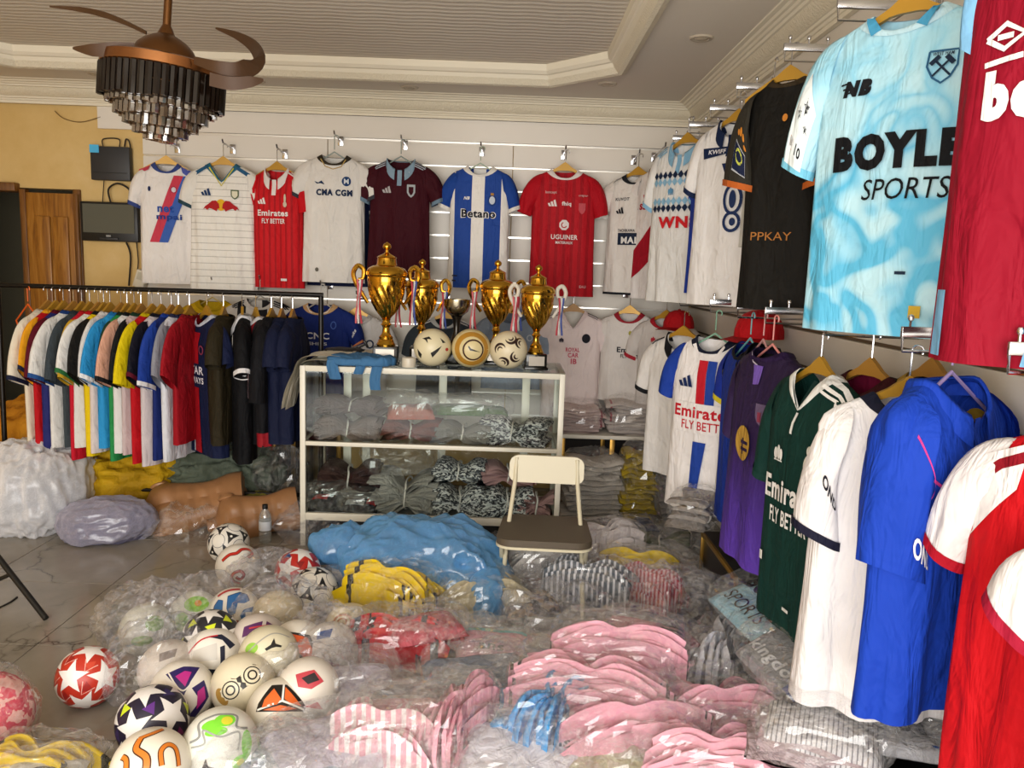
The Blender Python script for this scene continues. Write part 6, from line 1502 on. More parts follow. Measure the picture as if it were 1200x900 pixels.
bundle('stack of brown-grey shirts on the left bench by the counter', (-1.3, 5.0, 0.49), 0, M_TAUPE, 8, 0.36, 0.3, 0.13, tie=False, seed=3)
bundle('stack of grey shirts at the left end of the left bench', (-1.75, 5.0, 0.49), 5, M_GREY, 8, 0.36, 0.3, 0.13, tie=False, seed=1)

# ================================================================== LEFT OF THE COUNTER
M_WBAG = film('white_bag_film', '#f2f2f4', 0.78, 0.12, 0.3, '#e6e6ea')
M_LBAG = film('lavender_bag_film', '#d8d6e4', 0.62, 0.16, 0.25, '#b0aec4')
def sack(label, px, py, size, mt, seed, amp=0.05, sc=5, yaw=0, cr=0.55, z=0.0, name='cloth_sack', cat='sack', e=0.85, Y=None, group=None, an=(1, 1, 1)):
    p = atZ(px, py, z) if Y is None else Vector((atY(px, py, Y).x, Y, z))
    r = thing(name, label, cat, p, (0, 0, R(yaw)), group)
    blob(size, seed, amp, sc, e, (130, 70), cr=cr, an=an).build('body', mt, r, angle=0)
    return r, p
w, p = sack('big white plastic bag stuffed full under the left end of the rail', 40, 618, (0.56, 0.5, 0.46), M_WBAG, 3, 0.035, 7, 0, 0.8, an=(1.5, 1.5, 0.45), name='plastic_sack', cat='bag')
blob((0.46, 0.4, 0.34), 5, 0.04, 5, 0.85, cr=0.3).build('contents', wax_mat('mixed_bag_contents', '#c9ccd4', '#8f9aa8', 9), w, angle=0)
MB().tube([(0.02, -0.03, 0.40), (0.05, -0.06, 0.45), (0.12, -0.1, 0.47)], [0.05, 0.03, 0.012], 10).build('knot', M_WBAG, w, angle=0)
w, p = sack('lavender-grey plastic bag lying on the floor below the mannequin torsos', 128, 632, (0.44, 0.30, 0.2), M_LBAG, 6, 0.02, 8, 18, 0.8, an=(0.5, 1.4, 1.4), name='plastic_sack', cat='bag')
blob((0.38, 0.25, 0.16), 7, 0.03, 6, 0.8, cr=0.3).build('contents', wax_mat('grey_bag_contents', '#8d8aa4', '#5d5a72', 10), w, angle=0)
M_ORG = wax_mat('orange_tarp', '#c98a1e', '#b0701a', 3)
M_YEW = wax_mat('yellow_tarp', '#c9a014', '#a07c0c', 4)
M_OLV = wax_mat('grey_green_cloth', '#5b6456', '#464e42', 4)
sack('wide orange cloth sack under the left end of the clothes rail', 45, 590, (0.95, 0.5, 0.5), M_ORG, 4, 0.07, 4, 0, 0.7, Y=4.75, an=(0.6, 1, 1.5))
sack('upright fold of orange cloth behind the cream shirt', 38, 560, (0.3, 0.3, 0.58), M_ORG, 9, 0.06, 5, 0, 0.6, Y=4.95)
sack('mustard yellow cloth sack in the middle under the clothes rail', 155, 590, (0.52, 0.36, 0.36), M_YEW, 5, 0.08, 5, 10, 0.8, Y=4.62, an=(0.6, 1, 1.6))
sack('grey-green cloth bundle under the right end of the clothes rail', 256, 575, (0.58, 0.4, 0.36), M_OLV, 8, 0.08, 6, -5, 0.8, Y=4.74, an=(0.5, 1, 1.8))
sack('small olive yellow cloth ball between torso and counter', 305, 575, (0.2, 0.16, 0.16), mat('olive_yellow', '#6a6420', 0.8), 2, 0.03, 9, 0, 0.6, Y=4.4)
crt = thing('cardboard_carton', 'brown carton standing behind the yellow sack', 'box', (-1.75, 4.9, 0))
MB().box((0, 0, 0.2), (0.46, 0.3, 0.4), bev=0.004).build('body', mat('brown_card', '#4c3720', 0.85), crt)
MB().box((0, -0.08, 0.405), (0.44, 0.14, 0.006)).build('flap', mat('brown_card_flap', '#5c452a', 0.85), crt)
# heap of orange hangers: each one its own
for i, (px, py, a, rx) in enumerate(((142, 585, 20, 80), (150, 578, -30, 75), (158, 586, 60, 84), (166, 580, -75, 78), (136, 592, 100, 82))):
    q = atZ(px, py, 0.03 + 0.012 * i)
    h = hanger(q, (R(rx), 0, R(a)), 'bright orange plastic hanger lying in the heap by the lavender bag', '#d8481c', 0.15, 0.05)
    h['group'] = 'orange hangers heaped on the floor'
# mannequin torsos
def skin_b(t):
    v, x, y, z = t.obj()
    return t.ramp(t.noise(v, 4, 3), [(0.3, '#8e6440'), (0.7, '#a67850')])
M_MANN = mat('tan_mannequin', '#9c6f48', 0.42, 0, skin_b)
def torso(label, p, rot, sc=1.0):
    r = thing('mannequin_torso', label, 'mannequin', p, rot, 'mannequin torsos')
    # cross sections along x (neck at -x): position, half width (y), half depth (z)
    S = [(-0.34, 0.052, 0.05), (-0.30, 0.052, 0.052), (-0.275, 0.065, 0.056), (-0.255, 0.12, 0.068), (-0.235, 0.165, 0.082), (-0.205, 0.19, 0.095), (-0.16, 0.195, 0.108), (-0.10, 0.182, 0.112), (-0.04, 0.165, 0.104), (0.03, 0.148, 0.094), (0.10, 0.14, 0.088), (0.16, 0.148, 0.09), (0.22, 0.162, 0.098), (0.27, 0.166, 0.1), (0.31, 0.158, 0.096)]
    pts = []; n = 40; m_ = 46
    for j in range(m_):
        t = j / (m_ - 1) * (len(S) - 1); i = min(len(S) - 2, int(t)); u = t - i; u = u * u * (3 - 2 * u) if False else u
        x = lerp(S[i][0], S[i + 1][0], u); w_ = lerp(S[i][1], S[i + 1][1], u); d_ = lerp(S[i][2], S[i + 1][2], u)
        for k in range(n):
            a = 2 * math.pi * k / n; ca, sa = math.cos(a), math.sin(a)
            yy = w_ * math.copysign(abs(ca) ** 0.85, ca); zz = d_ * math.copysign(abs(sa) ** 0.85, sa)
            if sa > 0:
                y_ = yy
                pec = math.exp(-(((x + 0.14) / 0.055) ** 2)) * math.exp(-(((abs(y_) - 0.075) / 0.06) ** 2)) * 0.026
                gr = -0.012 * math.exp(-((y_ / 0.012) ** 2)) * (1 if -0.2 < x < 0.2 else 0)
                ab = 0.009 * math.cos(2 * math.pi * x / 0.085) * math.exp(-(((abs(y_) - 0.04) / 0.035) ** 2)) * (1 if -0.07 < x < 0.2 else 0)
                ln = -0.01 * math.exp(-(((x + 0.075) / 0.012) ** 2)) * math.exp(-((y_ / 0.13) ** 2))
                zz += (pec + gr + ab + ln) * sa
            pts.append((x * sc, yy * sc, (zz + 0.1) * sc))
    mb = MB().grid(pts, n, m_, True)
    mb.f.append(tuple(reversed(range(n)))); mb.f.append(tuple((m_ - 1) * n + k for k in range(n)))
    mb.build('body', M_MANN, r, angle=35)
    for s in (-1, 1):
        MB().lathe([(0.0, 0.0), (0.058 * sc, 0.0), (0.066 * sc, 0.012 * sc), (0.05 * sc, 0.04 * sc), (0.0, 0.05 * sc)], 24).build('shoulder_cap', M_MANN, r).matrix_local = Matrix.Translation((-0.185 * sc, s * 0.165 * sc, 0.1 * sc)) @ Matrix.Rotation(-s * math.pi / 2, 4, 'X')
    return r
q = atZ(228, 604, 0.06)
torso('tan mannequin torso lying on its back beside the grey-green cloth', (q.x, q.y + 0.05, 0.05), (R(42), R(-12), R(12)), 0.93)
q = atZ(292, 612, 0.06)
torso('tan mannequin torso lying nearer the counter, partly behind the bottle', (q.x + 0.03, q.y + 0.06, 0.06), (R(60), R(-10), R(16)), 0.75)
clear_heap('crumpled clear plastic sheet on the floor in front of the mannequin torso', atZ(213, 628, 0), (0.34, 0.22, 0.1), seed=3, yaw=10, amp=0.05)
clear_heap('clear plastic bags heaped against the left counter post', atZ(322, 596, 0), (0.26, 0.3, 0.34), seed=5, amp=0.06)
# water bottle
q = atZ(311, 636, 0)
bt = thing('water_bottle', 'clear plastic water bottle with white label by the counter', 'bottle', q)
MB().lathe([(0.0, 0.002), (0.03, 0.002), (0.033, 0.01), (0.033, 0.06), (0.031, 0.065), (0.033, 0.07), (0.033, 0.14), (0.028, 0.165), (0.014, 0.185), (0.013, 0.2)], 24).build('bottle', film('bottle_plastic', '#e6eef2', 0.12, 0.3, 0.08), bt)
MB().lathe([(0.0336, 0.075), (0.0336, 0.125)], 24).build('label', mat('bottle_label', '#d5dae2', 0.5), bt)
MB().lathe([(0.0, 0.215), (0.014, 0.213), (0.015, 0.2), (0.015, 0.19)], 20).build('cap', M_BLACK, bt)
# black stand at the left edge
sd = thing('folding_stand', 'black metal folding stand legs at the left edge', 'stand', (-2.1, 3.2, 0))
a_, b_ = atZ(54, 725, 0.012), atY(-45, 598, 3.35)
MB().tube([a_ - sd.location, b_ - sd.location], 0.012, 10).build('leg', M_BLACK, sd)
c1, c2 = a_.lerp(b_, 0.40), atY(-60, 705, 3.3)
MB().tube([c1 - sd.location, c2 - sd.location], 0.009, 8).build('crossbar', M_BLACK, sd)
w_ = [atZ(x, y, 0.006) for x, y in ((-20, 712), (0, 712), (12, 706), (20, 700))]
tag(MB().tube(w_, 0.005, 6).build('floor_cable', M_CABLE), 'short black cable end on the floor by the folding stand', 'cable')

# ================================================================== ON THE COUNTER EDGE
def drape(label, name, path, width, mt, y0, thick=0.012, cat='shirt', seed=1, n=18, wob=0.01):
    """cloth laid over an edge: path of (x,z), width along y"""
    V = [Vector((x, 0, z)) for x, z in path]; C = []
    for i in range(len(V) - 1):
        a, b, c, d = V[max(i - 1, 0)], V[i], V[i + 1], V[min(i + 2, len(V) - 1)]
        C += bez(b, b + (c - a) / 6, c - (d - b) / 6, c, 5)[:-1]
    C.append(V[-1]); pts = []; m_ = len(C)
    for s in (1, -1):
        for i, q in enumerate(C):
            t = (C[min(i + 1, m_ - 1)] - C[max(i - 1, 0)]).normalized(); nn = Vector((-t.z, 0, t.x)) * (-1)
            for k in range(n):
                y = y0 + width * (k / (n - 1) - 0.5)
                o = wob * noise.noise(Vector((q.x * 9, y * 14, q.z * 9 + seed)))
                pts.append(q + nn * (s * thick / 2 + o) + Vector((0, y - q.y, 0)))
    mb = MB(); mb.grid(pts[:m_ * n], n, m_); mb.grid(pts[m_ * n:], n, m_)
    return tag(mb.build(name, mt, None, True, 0), label, cat)
drape('white folded shirt hanging over the left corner of the counter', 'draped_shirt', [(-0.86, 1.015), (-0.95, 1.02), (-1.06, 1.0), (-1.10, 0.93), (-1.13, 0.84), (-1.15, 0.74)], 0.24, fab('#e2dccb'), 4.2, 0.022, seed=3)
pk = thing('folded_shirt', 'white folded shirt with dark stripe lying on the counter top', 'shirt', (-0.87, 4.36, top))
MB().box((0, 0, 0.024), (0.3, 0.24, 0.048), bev=0.018).build('cloth', fab('#e2dccb'), pk)
MB().box((0.06, -0.002, 0.026), (0.05, 0.246, 0.05), bev=0.018).build('stripe', fab('#23211f'), pk)
bl = thing('blue_cloth', 'faded blue cloth with dangling ends on the counter top', 'cloth', (-0.76, 4.16, top))
blob((0.34, 0.2, 0.045), 4, 0.016, 14, 0.7, (60, 24), cr=0.5).build('cloth', fab('#44739f'), bl, angle=0)
for x, l_, w0 in ((-0.13, 0.10, 0.06), (0.0, 0.07, 0.05), (0.09, 0.15, 0.055)):
    v = []
    for j in range(8):
        t = j / 7
        for k in range(5):
            u = k / 4 - 0.5
            v.append((x + u * w0 + 0.008 * math.sin(4 * t + x * 20), -0.085 - 0.006 * math.cos(u * 6) - 0.008 * math.sin(3 * t), 0.03 - l_ * t))
    MB().grid(v, 5, 8).build('dangling_end', fab('#44739f'), bl, angle=0)
q = on_top(479, 428, 4.13)
tp_ = thing('tape_roll', 'roll of clear tape standing on the counter by the tall trophy', 'tape', q)
MB().lathe([(0.022, 0.0), (0.034, 0.0), (0.036, 0.01), (0.036, 0.044), (0.034, 0.05), (0.022, 0.05)], 28).build('roll', mat('tape_cream', '#cfc6b4', 0.35), tp_)
MB().lathe([(0.0225, 0.002), (0.0225, 0.048), (0.019, 0.048), (0.019, 0.002)], 28).build('core', mat('tape_core', '#8d7a5c', 0.7), tp_)
q = on_top(403, 398, 4.38)
tg = thing('black_pouch', 'black zipped pouch lying on the counter behind the blue cloth', 'pouch', q)
blob((0.22, 0.12, 0.06), 3, 0.008, 12, 0.6).build('body', mat('black_nylon', '#141416', 0.6), tg, angle=0)
MB().tube([(-0.08, -0.055, 0.05), (0.08, -0.055, 0.05)], 0.003, 6).build('zip', M_CHROME, tg)
tg = thing('ball_pump', 'thin black ball pump leaning on the counter beside the maroon shirt', 'pump', (q.x + 0.02, 4.46, top + 0.03), (0, R(62), R(20)))
MB().lathe([(0.0, -0.1), (0.012, -0.1), (0.012, 0.05), (0.005, 0.055), (0.005, 0.1), (0.0, 0.1)], 14).build('barrel', M_BLACK, tg)
MB().box((0, 0, 0.1), (0.045, 0.014, 0.014), bev=0.003).build('handle', M_BLACK, tg)
# ================================================================== HEAPED GOODS ON THE FLOOR
M_PINK = print_cloth('candy_pink_cloth', '#eaaabb', '#2a2228', 130, 0.62, 1.05)
M_PINK2 = fab('#e0a4b4')
M_YELB = print_cloth('bright_yellow_cloth', '#e6c514', '#23241c', 60, 0.3, 0.75)
M_REDB = print_cloth('bright_red_cloth', '#c01c28', '#1c1420', 50, 0.2, 0.7)
M_PINKST = pin_mat('pink_white_striped_cloth', '#dfa3b2', '#ece6e6', 0.03, 0.45, 'x')
M_WHT = fab('#dcd8da'); M_BLU = fab('#8f9bb0'); M_SKY = fab('#4f9ad6'); M_LAV = fab('#c9c4d4'); M_NVY = fab('#232a48'); M_DRED = fab('#5e161e'); M_LG = fab('#b4b2b0')
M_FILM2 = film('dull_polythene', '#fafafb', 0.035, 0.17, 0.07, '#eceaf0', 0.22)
M_BLUEF = film('blue_bag_film', '#b4d2ee', 0.6, 0.14, 0.14, '#6aa8de', 0.1)
def F(px, py, z): return atZ(px, py, z)
G1 = 'clear plastic packs heaped on the floor'
LAB1 = 'crumpled clear plastic pack lying in the floor heap'
fr = random.Random(5)
# ground layer of the heap: clear packs and flat packs, row by row from the counter to the camera
rows = [(650, 400, 800), (680, 385, 830), (712, 380, 850), (745, 395, 850), (780, 400, 900), (818, 390, 920), (858, 350, 930), (900, 300, 930), (945, 340, 960)]
FILL = [M_LG, M_WHT, M_GREY, M_BLU, M_LAV, M_PALE]
FNAME = ['light grey', 'white', 'mid grey', 'blue-grey', 'lavender', 'stone coloured']
PLACE = ['close to the counter', 'level with the chair seat', 'around the chair legs', 'level with the yellow and striped bundles', 'level with the red bundle', 'left of the widest pink bundle', 'among the nearer pink bundles', 'near the bottom edge', 'cut by the bottom edge']
k = 0
for ri, (py, xa, xb) in enumerate(rows):
    x = xa + fr.uniform(0, 25)
    while x < xb:
        q = F(x, py + fr.uniform(-10, 10), 0)
        s = fr.uniform(0.85, 1.2)
        if fr.random() < 0.34:
            clear_heap('crumpled clear plastic pack in the floor heap, ' + PLACE[ri], Vector((q.x, q.y, 0.003)), (0.30 * s, 0.24 * s, 0.075 * s), M_FILM2 if k % 2 else M_FILM, fr.randrange(40), fr.uniform(0, 180), G1, 0.035, 9, 'plastic_pack', 'plastic pack')
        else:
            pack(f'{FNAME[k % 6]} folded shirt in a clear bag, {PLACE[ri]}', Vector((q.x, q.y, 0.003)), fr.uniform(-60, 60), FILL[k % 6], 0.32 * s, 0.24 * s, 0.05, group='pale bagged shirts in the floor heap', seed=k)
        k += 1
        x += (0.25 * FPX / q.y) * fr.uniform(0.85, 1.15)
# second layer, scattered on top
for i in range(9):
    px, py = fr.uniform(400, 860), fr.uniform(655, 890)
    q = F(px, py, 0.07)
    s = fr.uniform(0.7, 1.0)
    if q.x > 0.85: continue
    clear_heap(['upper clear plastic pack behind the yellow bundle row', 'upper clear plastic pack between the yellow and pink bundles', 'upper clear plastic pack beside the pink bundles', 'upper clear plastic pack near the bottom edge'][min(3, int((py - 655) / 60))] + (', left half' if px < 620 else ', right half'), Vector((q.x, q.y, 0.055)), (0.30 * s, 0.22 * s, 0.10 * s), M_FILM2 if i % 3 == 0 else M_FILM, 50 + i, fr.uniform(0, 180), G1, 0.04, 10, 'plastic_pack', 'plastic pack')
# bags round the footballs
for px, py, sz, lab in ((172, 735, (0.30, 0.26, 0.2), 'clear bag round the green flecked football'), (230, 720, (0.26, 0.24, 0.2), 'clear bag round the lime green football'), (190, 790, (0.34, 0.26, 0.22), 'brownish clear bag right of the red star football'),
                        (315, 690, (0.3, 0.26, 0.2), 'tall clear bag between the red swirl and star footballs'), (330, 735, (0.34, 0.3, 0.22), 'clear bag over the beige football'), (385, 775, (0.3, 0.28, 0.22), 'clear bag over the blue banded football'),
                        (358, 815, (0.32, 0.26, 0.2), 'clear bag over the red panelled football'), (385, 835, (0.34, 0.24, 0.12), 'clear bag flattened below the red panelled football'), (300, 905, (0.3, 0.22, 0.14), 'clear bag at the bottom edge beside the neon green football')):
    q = F(px, py + 18, 0.0)
    clear_heap(lab, Vector((q.x, q.y, 0.003)), sz, M_FILM2, fr.randrange(90), fr.uniform(0, 90), None, 0.03, 9)
q = F(365, 632, 0.0); clear_heap('grey crumpled plastic behind the star football at the counter post', Vector((q.x, q.y, 0.003)), (0.3, 0.2, 0.14), M_FILM2, 7, 0, None, 0.04, 9)
def B(px, py, z, *a, **k_):
    label = a[0]; q = F(px, py, z); return bundle(label, Vector((q.x, q.y, z)), *a[1:], **k_)
def K(px, py, z, label, yaw, col, *a, **k_):
    q = F(px, py, z); return pack(label, Vector((q.x, q.y, z)), yaw, col, *a, **k_)
# blue plastic over clear bundles in front of the counter
q = F(495, 676, 0.1)
bb = thing('blue_plastic_bag', 'large sky blue plastic bag spread over bundles before the counter', 'plastic bag', Vector((q.x, q.y, 0.06)), (0, 0, R(-8)))
blob((0.66, 0.42, 0.24), 12, 0.045, 5, 0.85, (130, 60), cr=0.9, an=(0.55, 1.5, 1.2)).build('bag', M_BLUEF, bb, angle=0)
blob((0.30, 0.16, 0.14), 15, 0.04, 7, 0.8, (60, 30), cr=0.7).build('bag_neck', M_BLUEF, bb, angle=0).location = (-0.36, 0.04, 0.06)
blob((0.12, 0.34, 0.2), 18, 0.03, 7, 0.8, (50, 36), cr=0.7).build('bag_flap', M_BLUEF, bb, angle=0).location = (0.33, -0.14, -0.04)
B(540, 680, 0.1, 'shirt bundle showing under the right edge of the blue bag', 10, fab('#b9aeb0'), 8, 0.36, 0.22, 0.12, seed=1)
B(398, 690, 0.04, 'narrow bundle of white straps beside the yellow bundle', 78, M_WHT, 6, 0.34, 0.1, 0.1, seed=2)
B(463, 716, 0.05, 'bright yellow shirt bundle tied in clear plastic', -28, M_YELB, 13, 0.40, 0.16, 0.26, seed=1, edge=True)
B(472, 778, 0.02, 'bright red shirt bundle with dark print below the yellow bundle', -6, M_REDB, 12, 0.42, 0.15, 0.24, seed=2, edge=True)
q = F(500, 742, 0.16); pack('pale red shirt pack between the yellow and red bundles', Vector((q.x, q.y, 0.17)), 25, '#c4606a', 0.26, 0.2, 0.04, seed=4)
K(577, 762, 0.11, 'pink shirt pack with turquoise edge and small black lettering', -8, '#d8a0b0', 0.26, 0.2, 0.04, prints=[('edge', '#7cc4c8', ('P', [rect(-0.12, 0.12, -0.1, -0.06)])), ('lettering', '#1c1c20', ('T', 'ans', 0.0, 0.03, 0.035))], seed=2, tilt=(12, 0))
K(560, 800, 0.09, 'steel blue shirt pack beside the red bundle', 14, '#7d8aa2', 0.36, 0.24, 0.05, seed=3, tilt=(8, 0))
K(620, 785, 0.08, 'grey-blue shirt pack left of the pink bundles', -20, '#6f7c94', 0.32, 0.22, 0.05, seed=1, tilt=(6, 0))
K(415, 808, 0.09, 'lavender white shirt pack below the red bundle', 12, '#cdc6d8', 0.26, 0.2, 0.06, seed=3)
K(490, 828, 0.10, 'navy shirt pack with white label below the red bundle', 4, '#262e50', 0.32, 0.2, 0.04, seed=2, prints=[('label_strip', '#dcdce4', ('P', [rect(-0.1, 0.02, 0.0, 0.06)]))])
K(560, 830, 0.08, 'slate blue shirt pack right of the navy pack', -4, '#6a7488', 0.3, 0.2, 0.05, seed=1)
K(470, 850, 0.12, 'plain pink shirt pack on top of the striped pink bundle', 5, '#dd9fae', 0.24, 0.18, 0.05, seed=2, tilt=(10, 0), prints=[('edge_tag', '#2f72b8', ('P', [rect(-0.13, -0.09, 0.0, 0.06)]))])
B(450, 890, 0.02, 'pink and white striped shirt bundle near the bottom edge', -4, M_PINKST, 13, 0.30, 0.15, 0.24, seed=3, edge=True)
B(528, 880, 0.03, 'pink shirt bundle with folds standing upright at the bottom', 65, M_PINK2, 12, 0.30, 0.17, 0.2, seed=1, edge=True)
K(385, 880, 0.08, 'pale lavender shirt pack at the bottom beside the neon football', 30, '#c6c0d2', 0.34, 0.24, 0.05, seed=1, tilt=(10, 0))
K(345, 905, 0.06, 'pale blue shirt pack under the bottom edge of the heap', -12, '#a9b8cc', 0.3, 0.22, 0.05, seed=4)
B(640, 862, 0.07, 'sky blue shirt bundle in a clear bag left of the pink bundles', 62, M_SKY, 8, 0.3, 0.14, 0.18, seed=2, edge=True)
B(598, 858, 0.06, 'small sky blue bundle with circular print', 100, fab('#58a2dc'), 6, 0.2, 0.14, 0.1, seed=3)
K(610, 895, 0.08, 'white shirt pack with black lettering at the bottom edge', -10, '#d4d2dc', 0.36, 0.24, 0.05, seed=2, tilt=(14, 0), prints=[('lettering', '#1c1c22', ('T', 'ans', 0.1, -0.05, 0.03))])
K(712, 898, 0.08, 'pale yellow and white shirt pack under the pink bundles', 6, '#c8c8a8', 0.3, 0.2, 0.04, seed=3)
# pink bundles
B(722, 792, 0.10, 'top pink shirt bundle with black stripe ends', -5, M_PINK, 15, 0.44, 0.16, 0.26, seed=1, edge=True)
B(690, 838, 0.06, 'widest pink shirt bundle, left of the heap', -12, M_PINK, 18, 0.50, 0.17, 0.30, seed=2, edge=True)
B(728, 884, 0.02, 'pink shirt bundle nearest the camera, under the widest one', 10, M_PINK, 17, 0.46, 0.17, 0.28, seed=3, edge=True)
B(838, 868, 0.03, 'pink shirt bundle at the right, tied in its middle', 6, M_PINK, 16, 0.34, 0.17, 0.26, seed=1, edge=True)
B(832, 925, 0.02, 'pink shirt bundle cut by the bottom edge at the right', -8, M_PINK, 15, 0.38, 0.16, 0.26, seed=2, edge=True)
K(750, 758, 0.14, 'pale pink shirt pack with black shoulder stripes behind the pink bundles', -24, '#dc98a8', 0.30, 0.24, 0.05, seed=1, tilt=(18, 0), prints=[('stripe', '#22181c', ('P', [rect(0.06, 0.14, -0.1 + 0.02 * i, -0.09 + 0.02 * i) for i in range(3)]))])
K(793, 775, 0.12, 'dull pink shirt pack with dark trim right of the pale pink pack', 40, '#cf8a9a', 0.28, 0.2, 0.05, seed=2, tilt=(20, 0), prints=[('trim', '#2a1c20', ('P', [rect(-0.1, 0.12, -0.09, -0.075)]))])
B(838, 796, 0.06, 'white shirt bundle fanned open beside the low table', 62, fab('#d2d2da'), 8, 0.34, 0.15, 0.18, seed=1, edge=True)
K(893, 812, 0.10, 'grey shirt pack with black lettering on the dark red packs', -6, '#b0aeae', 0.28, 0.18, 0.04, seed=3, prints=[('lettering', '#17171a', ('T', 'uns', -0.06, -0.02, 0.03))])
K(915, 850, 0.05, 'dark red shirt pack on the floor beside the low table', 12, '#571820', 0.3, 0.22, 0.07, seed=1)
K(905, 832, 0.07, 'brown-red shirt pack under the grey lettered pack', -4, '#6a2226', 0.3, 0.18, 0.05, seed=2)
q = F(890, 880, 0.02); clear_heap('clear crumpled plastic right of the pink bundles', Vector((q.x, q.y, 0.02)), (0.24, 0.3, 0.14), M_FILM2, 31, 20, None, 0.04, 9)
# behind and beside the chair
B(745, 686, 0.06, 'bright yellow shirt bundle right of the chair', -8, M_YELB, 8, 0.36, 0.13, 0.2, seed=3, edge=True)
B(760, 706, 0.06, 'red and pink striped shirt bundle below the yellow one by the chair', -40, pin_mat('red_pink_striped_cloth', '#b5243a', '#e0b4bc', 0.02, 0.5, 'y'), 7, 0.3, 0.12, 0.18, seed=1, edge=True)
B(690, 700, 0.07, 'grey and white striped shirt bundle between the chair legs', -20, pin_mat('grey_white_striped_cloth', '#5d646c', '#cfcfd4', 0.025, 0.4, 'y'), 8, 0.38, 0.14, 0.2, seed=2, edge=True)
B(640, 676, 0.07, 'white shirt bundle under the chair seat', 12, M_PALE, 8, 0.36, 0.15, 0.22, seed=3, edge=True)
B(705, 662, 0.10, 'glossy white shirt bundle right behind the chair', 30, fab('#c4bab8'), 8, 0.4, 0.16, 0.22, seed=1, edge=True)
K(668, 662, 0.15, 'red shirt pack with white cat mark under the chair', 5, '#a8141e', 0.18, 0.12, 0.04, seed=1, prints=[('cat_mark', '#e6e2e2', ('P', [[(-0.03, 0.02), (0.0, -0.01), (0.01, -0.03), (0.02, -0.01), (0.04, 0.0), (0.0, 0.015)]]))])
K(625, 690, 0.07, 'dark red shirt pack left of the chair leg', -10, '#7a1420', 0.2, 0.16, 0.05, seed=2)
K(620, 712, 0.06, 'leopard brown patterned pack by the chair leg', 15, chequer_cloth('leopard_cloth', '#b09470', '#3a2c1c', 30), 0.24, 0.18, 0.06, seed=3)
q = F(655, 735, 0.02); clear_heap('large dull clear bag between the chair and the pink bundles', Vector((q.x, q.y, 0.03)), (0.40, 0.28, 0.11), M_FILM2, 41, 0, None, 0.05, 7)
B(562, 716, 0.04, 'beige shirt bundle in clear plastic right of the yellow bundle', 20, fab('#bdb08e'), 9, 0.36, 0.13, 0.24, seed=2, edge=True)
q = F(790, 735, 0.02); clear_heap('dull clear bag behind the pale pink packs', Vector((q.x, q.y, 0.03)), (0.36, 0.3, 0.18), M_FILM2, 47, 0, None, 0.05, 7)
# stacks in the back right corner, under the hanging shirts
B(690, 600, 0.02, 'stack of grey-white shirt packs between the counter and the brass leg', 8, fab('#c6beb4'), 12, 0.36, 0.3, 0.36, tie=False, seed=1)
B(745, 605, 0.02, 'tall stack of yellow shirts beside the brass bench leg', 0, fab('#b39a2a'), 14, 0.2, 0.3, 0.42, tie=False, seed=2)
B(785, 610, 0.02, 'stack of mauve shirts right of the yellow stack', 0, fab('#8d747c'), 12, 0.18, 0.3, 0.34, tie=False, seed=3)
B(790, 612, 0.02, 'stack of grey shirts under the white polo shirt', 5, fab('#837d78'), 12, 0.26, 0.3, 0.40, tie=False, seed=1)
B(740, 640, 0.02, 'dark blue shirt bundle on the floor behind the chair', 10, fab('#1f2c52'), 6, 0.3, 0.22, 0.14, seed=2)
B(772, 650, 0.02, 'dull green shirt bundle beside the dark blue one', -14, fab('#67705a'), 6, 0.28, 0.22, 0.12, seed=3)
B(720, 655, 0.02, 'dark red shirt bundle behind the glossy white bundle', 0, fab('#6e1420'), 5, 0.26, 0.2, 0.12, seed=1)
K(780, 672, 0.08, 'bright red shirt pack above the yellow bundle by the chair', 10, '#8e1420', 0.22, 0.16, 0.06, seed=1)
for i, (px, py, z, s) in enumerate(((805, 640, 0.0, 0.3), (820, 665, 0.0, 0.32), (800, 690, 0.0, 0.26), (815, 612, 0.42, 0.24), (812, 700, 0.0, 0.24), (826, 604, 0.3, 0.2))):
    q = F(px, py, z)
    B(px, py, z, ('grey wrapped bundle beside the far low table', 'silver-grey wrapped bundle left of the far low table', 'small grey wrapped bundle above the white fan bundle', 'grey wrapped bundle on top of the corner stack', 'pale wrapped bundle in front of the far low table', 'taupe wrapped bundle under the striped white shirt')[i], 20 * i, fab(('#8f8d8c', '#a9aaad', '#9a9694', '#87807a', '#b4b0ae', '#7f7068')[i]), 6, s, s * 0.75, 0.13, seed=i)
# on the low tables
K(898, 712, 0.35, 'sky blue shirt pack reading BOYLE SPORTS on the low table', -80, '#93bccd', 0.38, 0.28, 0.03, seed=1, tilt=(20, 0), prints=[('lettering', '#131416', ('T', 'BOYLE', -0.01, -0.04, 0.085, dict(bold=0.06, w=0.31))), ('lettering', '#131416', ('T', 'SPORTS', -0.01, 0.07, 0.055, dict(bold=0.0, w=0.25)))])
K(932, 778, 0.33, 'grey shirt pack with pale lettering hanging over the table edge', -80, '#8e9096', 0.36, 0.24, 0.04, seed=2, tilt=(26, 0), prints=[('lettering', '#d6d8de', ('T', 'kingdom', 0.0, 0.06, 0.055, dict(bold=0.03, w=0.3))), ('blue_edge', '#3a4a9a', ('P', [rect(0.11, 0.17, -0.1, 0.1)]))])
K(962, 870, 0.30, 'white shirt pack with fine dark stripes on the near low table', -24, pin_mat('fine_striped_cloth', '#d2d0d4', '#77757c', 0.012, 0.3, 'y'), 0.3, 0.22, 0.06, seed=3)
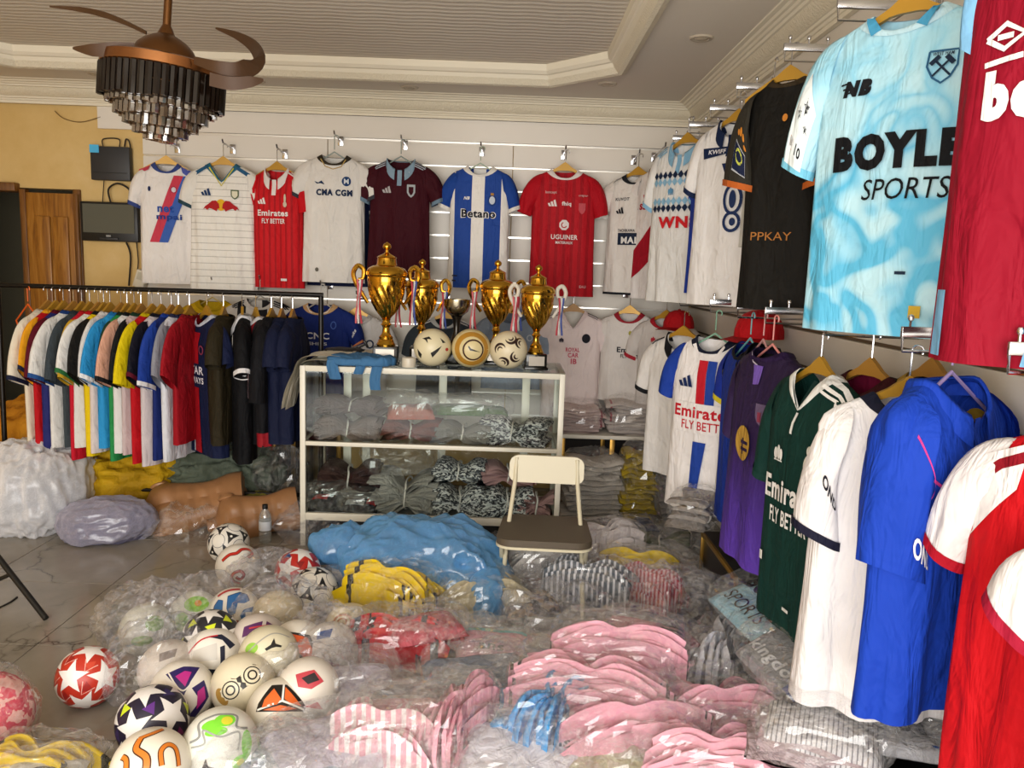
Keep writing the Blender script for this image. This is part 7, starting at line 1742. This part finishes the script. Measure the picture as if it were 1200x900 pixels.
B(955, 880, 0.285, 'stack of striped pink and grey packs at the near table corner', -20, fab('#b9a6ac'), 5, 0.28, 0.2, 0.06, tie=False, seed=1)
K(1062, 862, 0.31, 'clear shirt pack with grey lettering on the near low table', -14, '#c6c6cc', 0.32, 0.24, 0.03, seed=1, prints=[('lettering', '#6a6c78', ('T', 'G51', -0.03, 0.0, 0.07, dict(bold=0.05, w=0.14))), ('blue_tick', '#3a5a9a', ('P', [rect(0.04, 0.08, 0.08, 0.09)]))])
K(1120, 845, 0.30, 'white shirt pack with round grey emblem behind the red shirt', 10, '#d0cfd2', 0.3, 0.24, 0.04, seed=2, prints=[('emblem', '#5a6070', ('P', ring_strip(-0.05, 0.0, 0.05, 0.05, 0.014)))])
K(1125, 760, 0.31, 'white pack with bold black lettering against the right wall', 70, '#c8c4c0', 0.26, 0.2, 0.05, seed=3, prints=[('lettering', '#17171a', ('T', 'awn', 0.0, 0.0, 0.06, dict(bold=0.05)))])
# bottom left corner
q = F(-14, 842, 0.1)
nb = thing('mesh_ball_bag', 'red and pink mesh bag holding a ball at the left edge', 'bag', Vector((q.x, q.y, 0.0)))
blob((0.24, 0.24, 0.23), 3, 0.012, 12, 1.0, (60, 36), cr=0.4).build('contents', chequer_cloth('red_pink_mix', '#c8485a', '#e0a8a0', 26), nb, angle=0)
clm = blob((0.27, 0.26, 0.25), 6, 0.012, 12, 1.0, (60, 36), cr=0.6).build('bag', M_FILM, nb, angle=0)
MB().tube([F(8, 815, 0.14) - nb.location, F(24, 812, 0.15) - nb.location, F(33, 822, 0.12) - nb.location, F(26, 832, 0.1) - nb.location], 0.004, 6).build('cord', fab('#e6e2dc'), nb)
B(45, 925, 0.02, 'bright yellow shirt bundle in the bottom left corner', -6, M_YELB, 8, 0.34, 0.1, 0.2, seed=2, edge=True)
K(48, 915, 0.11, 'white pack with black print on the yellow bundle, bottom left', 10, '#cfccc4', 0.2, 0.14, 0.03, seed=1, prints=[('print', '#2a2a2c', ('P', [ell(0, 0, 0.03, 0.02), ell(0.04, -0.01, 0.02, 0.03)]))])
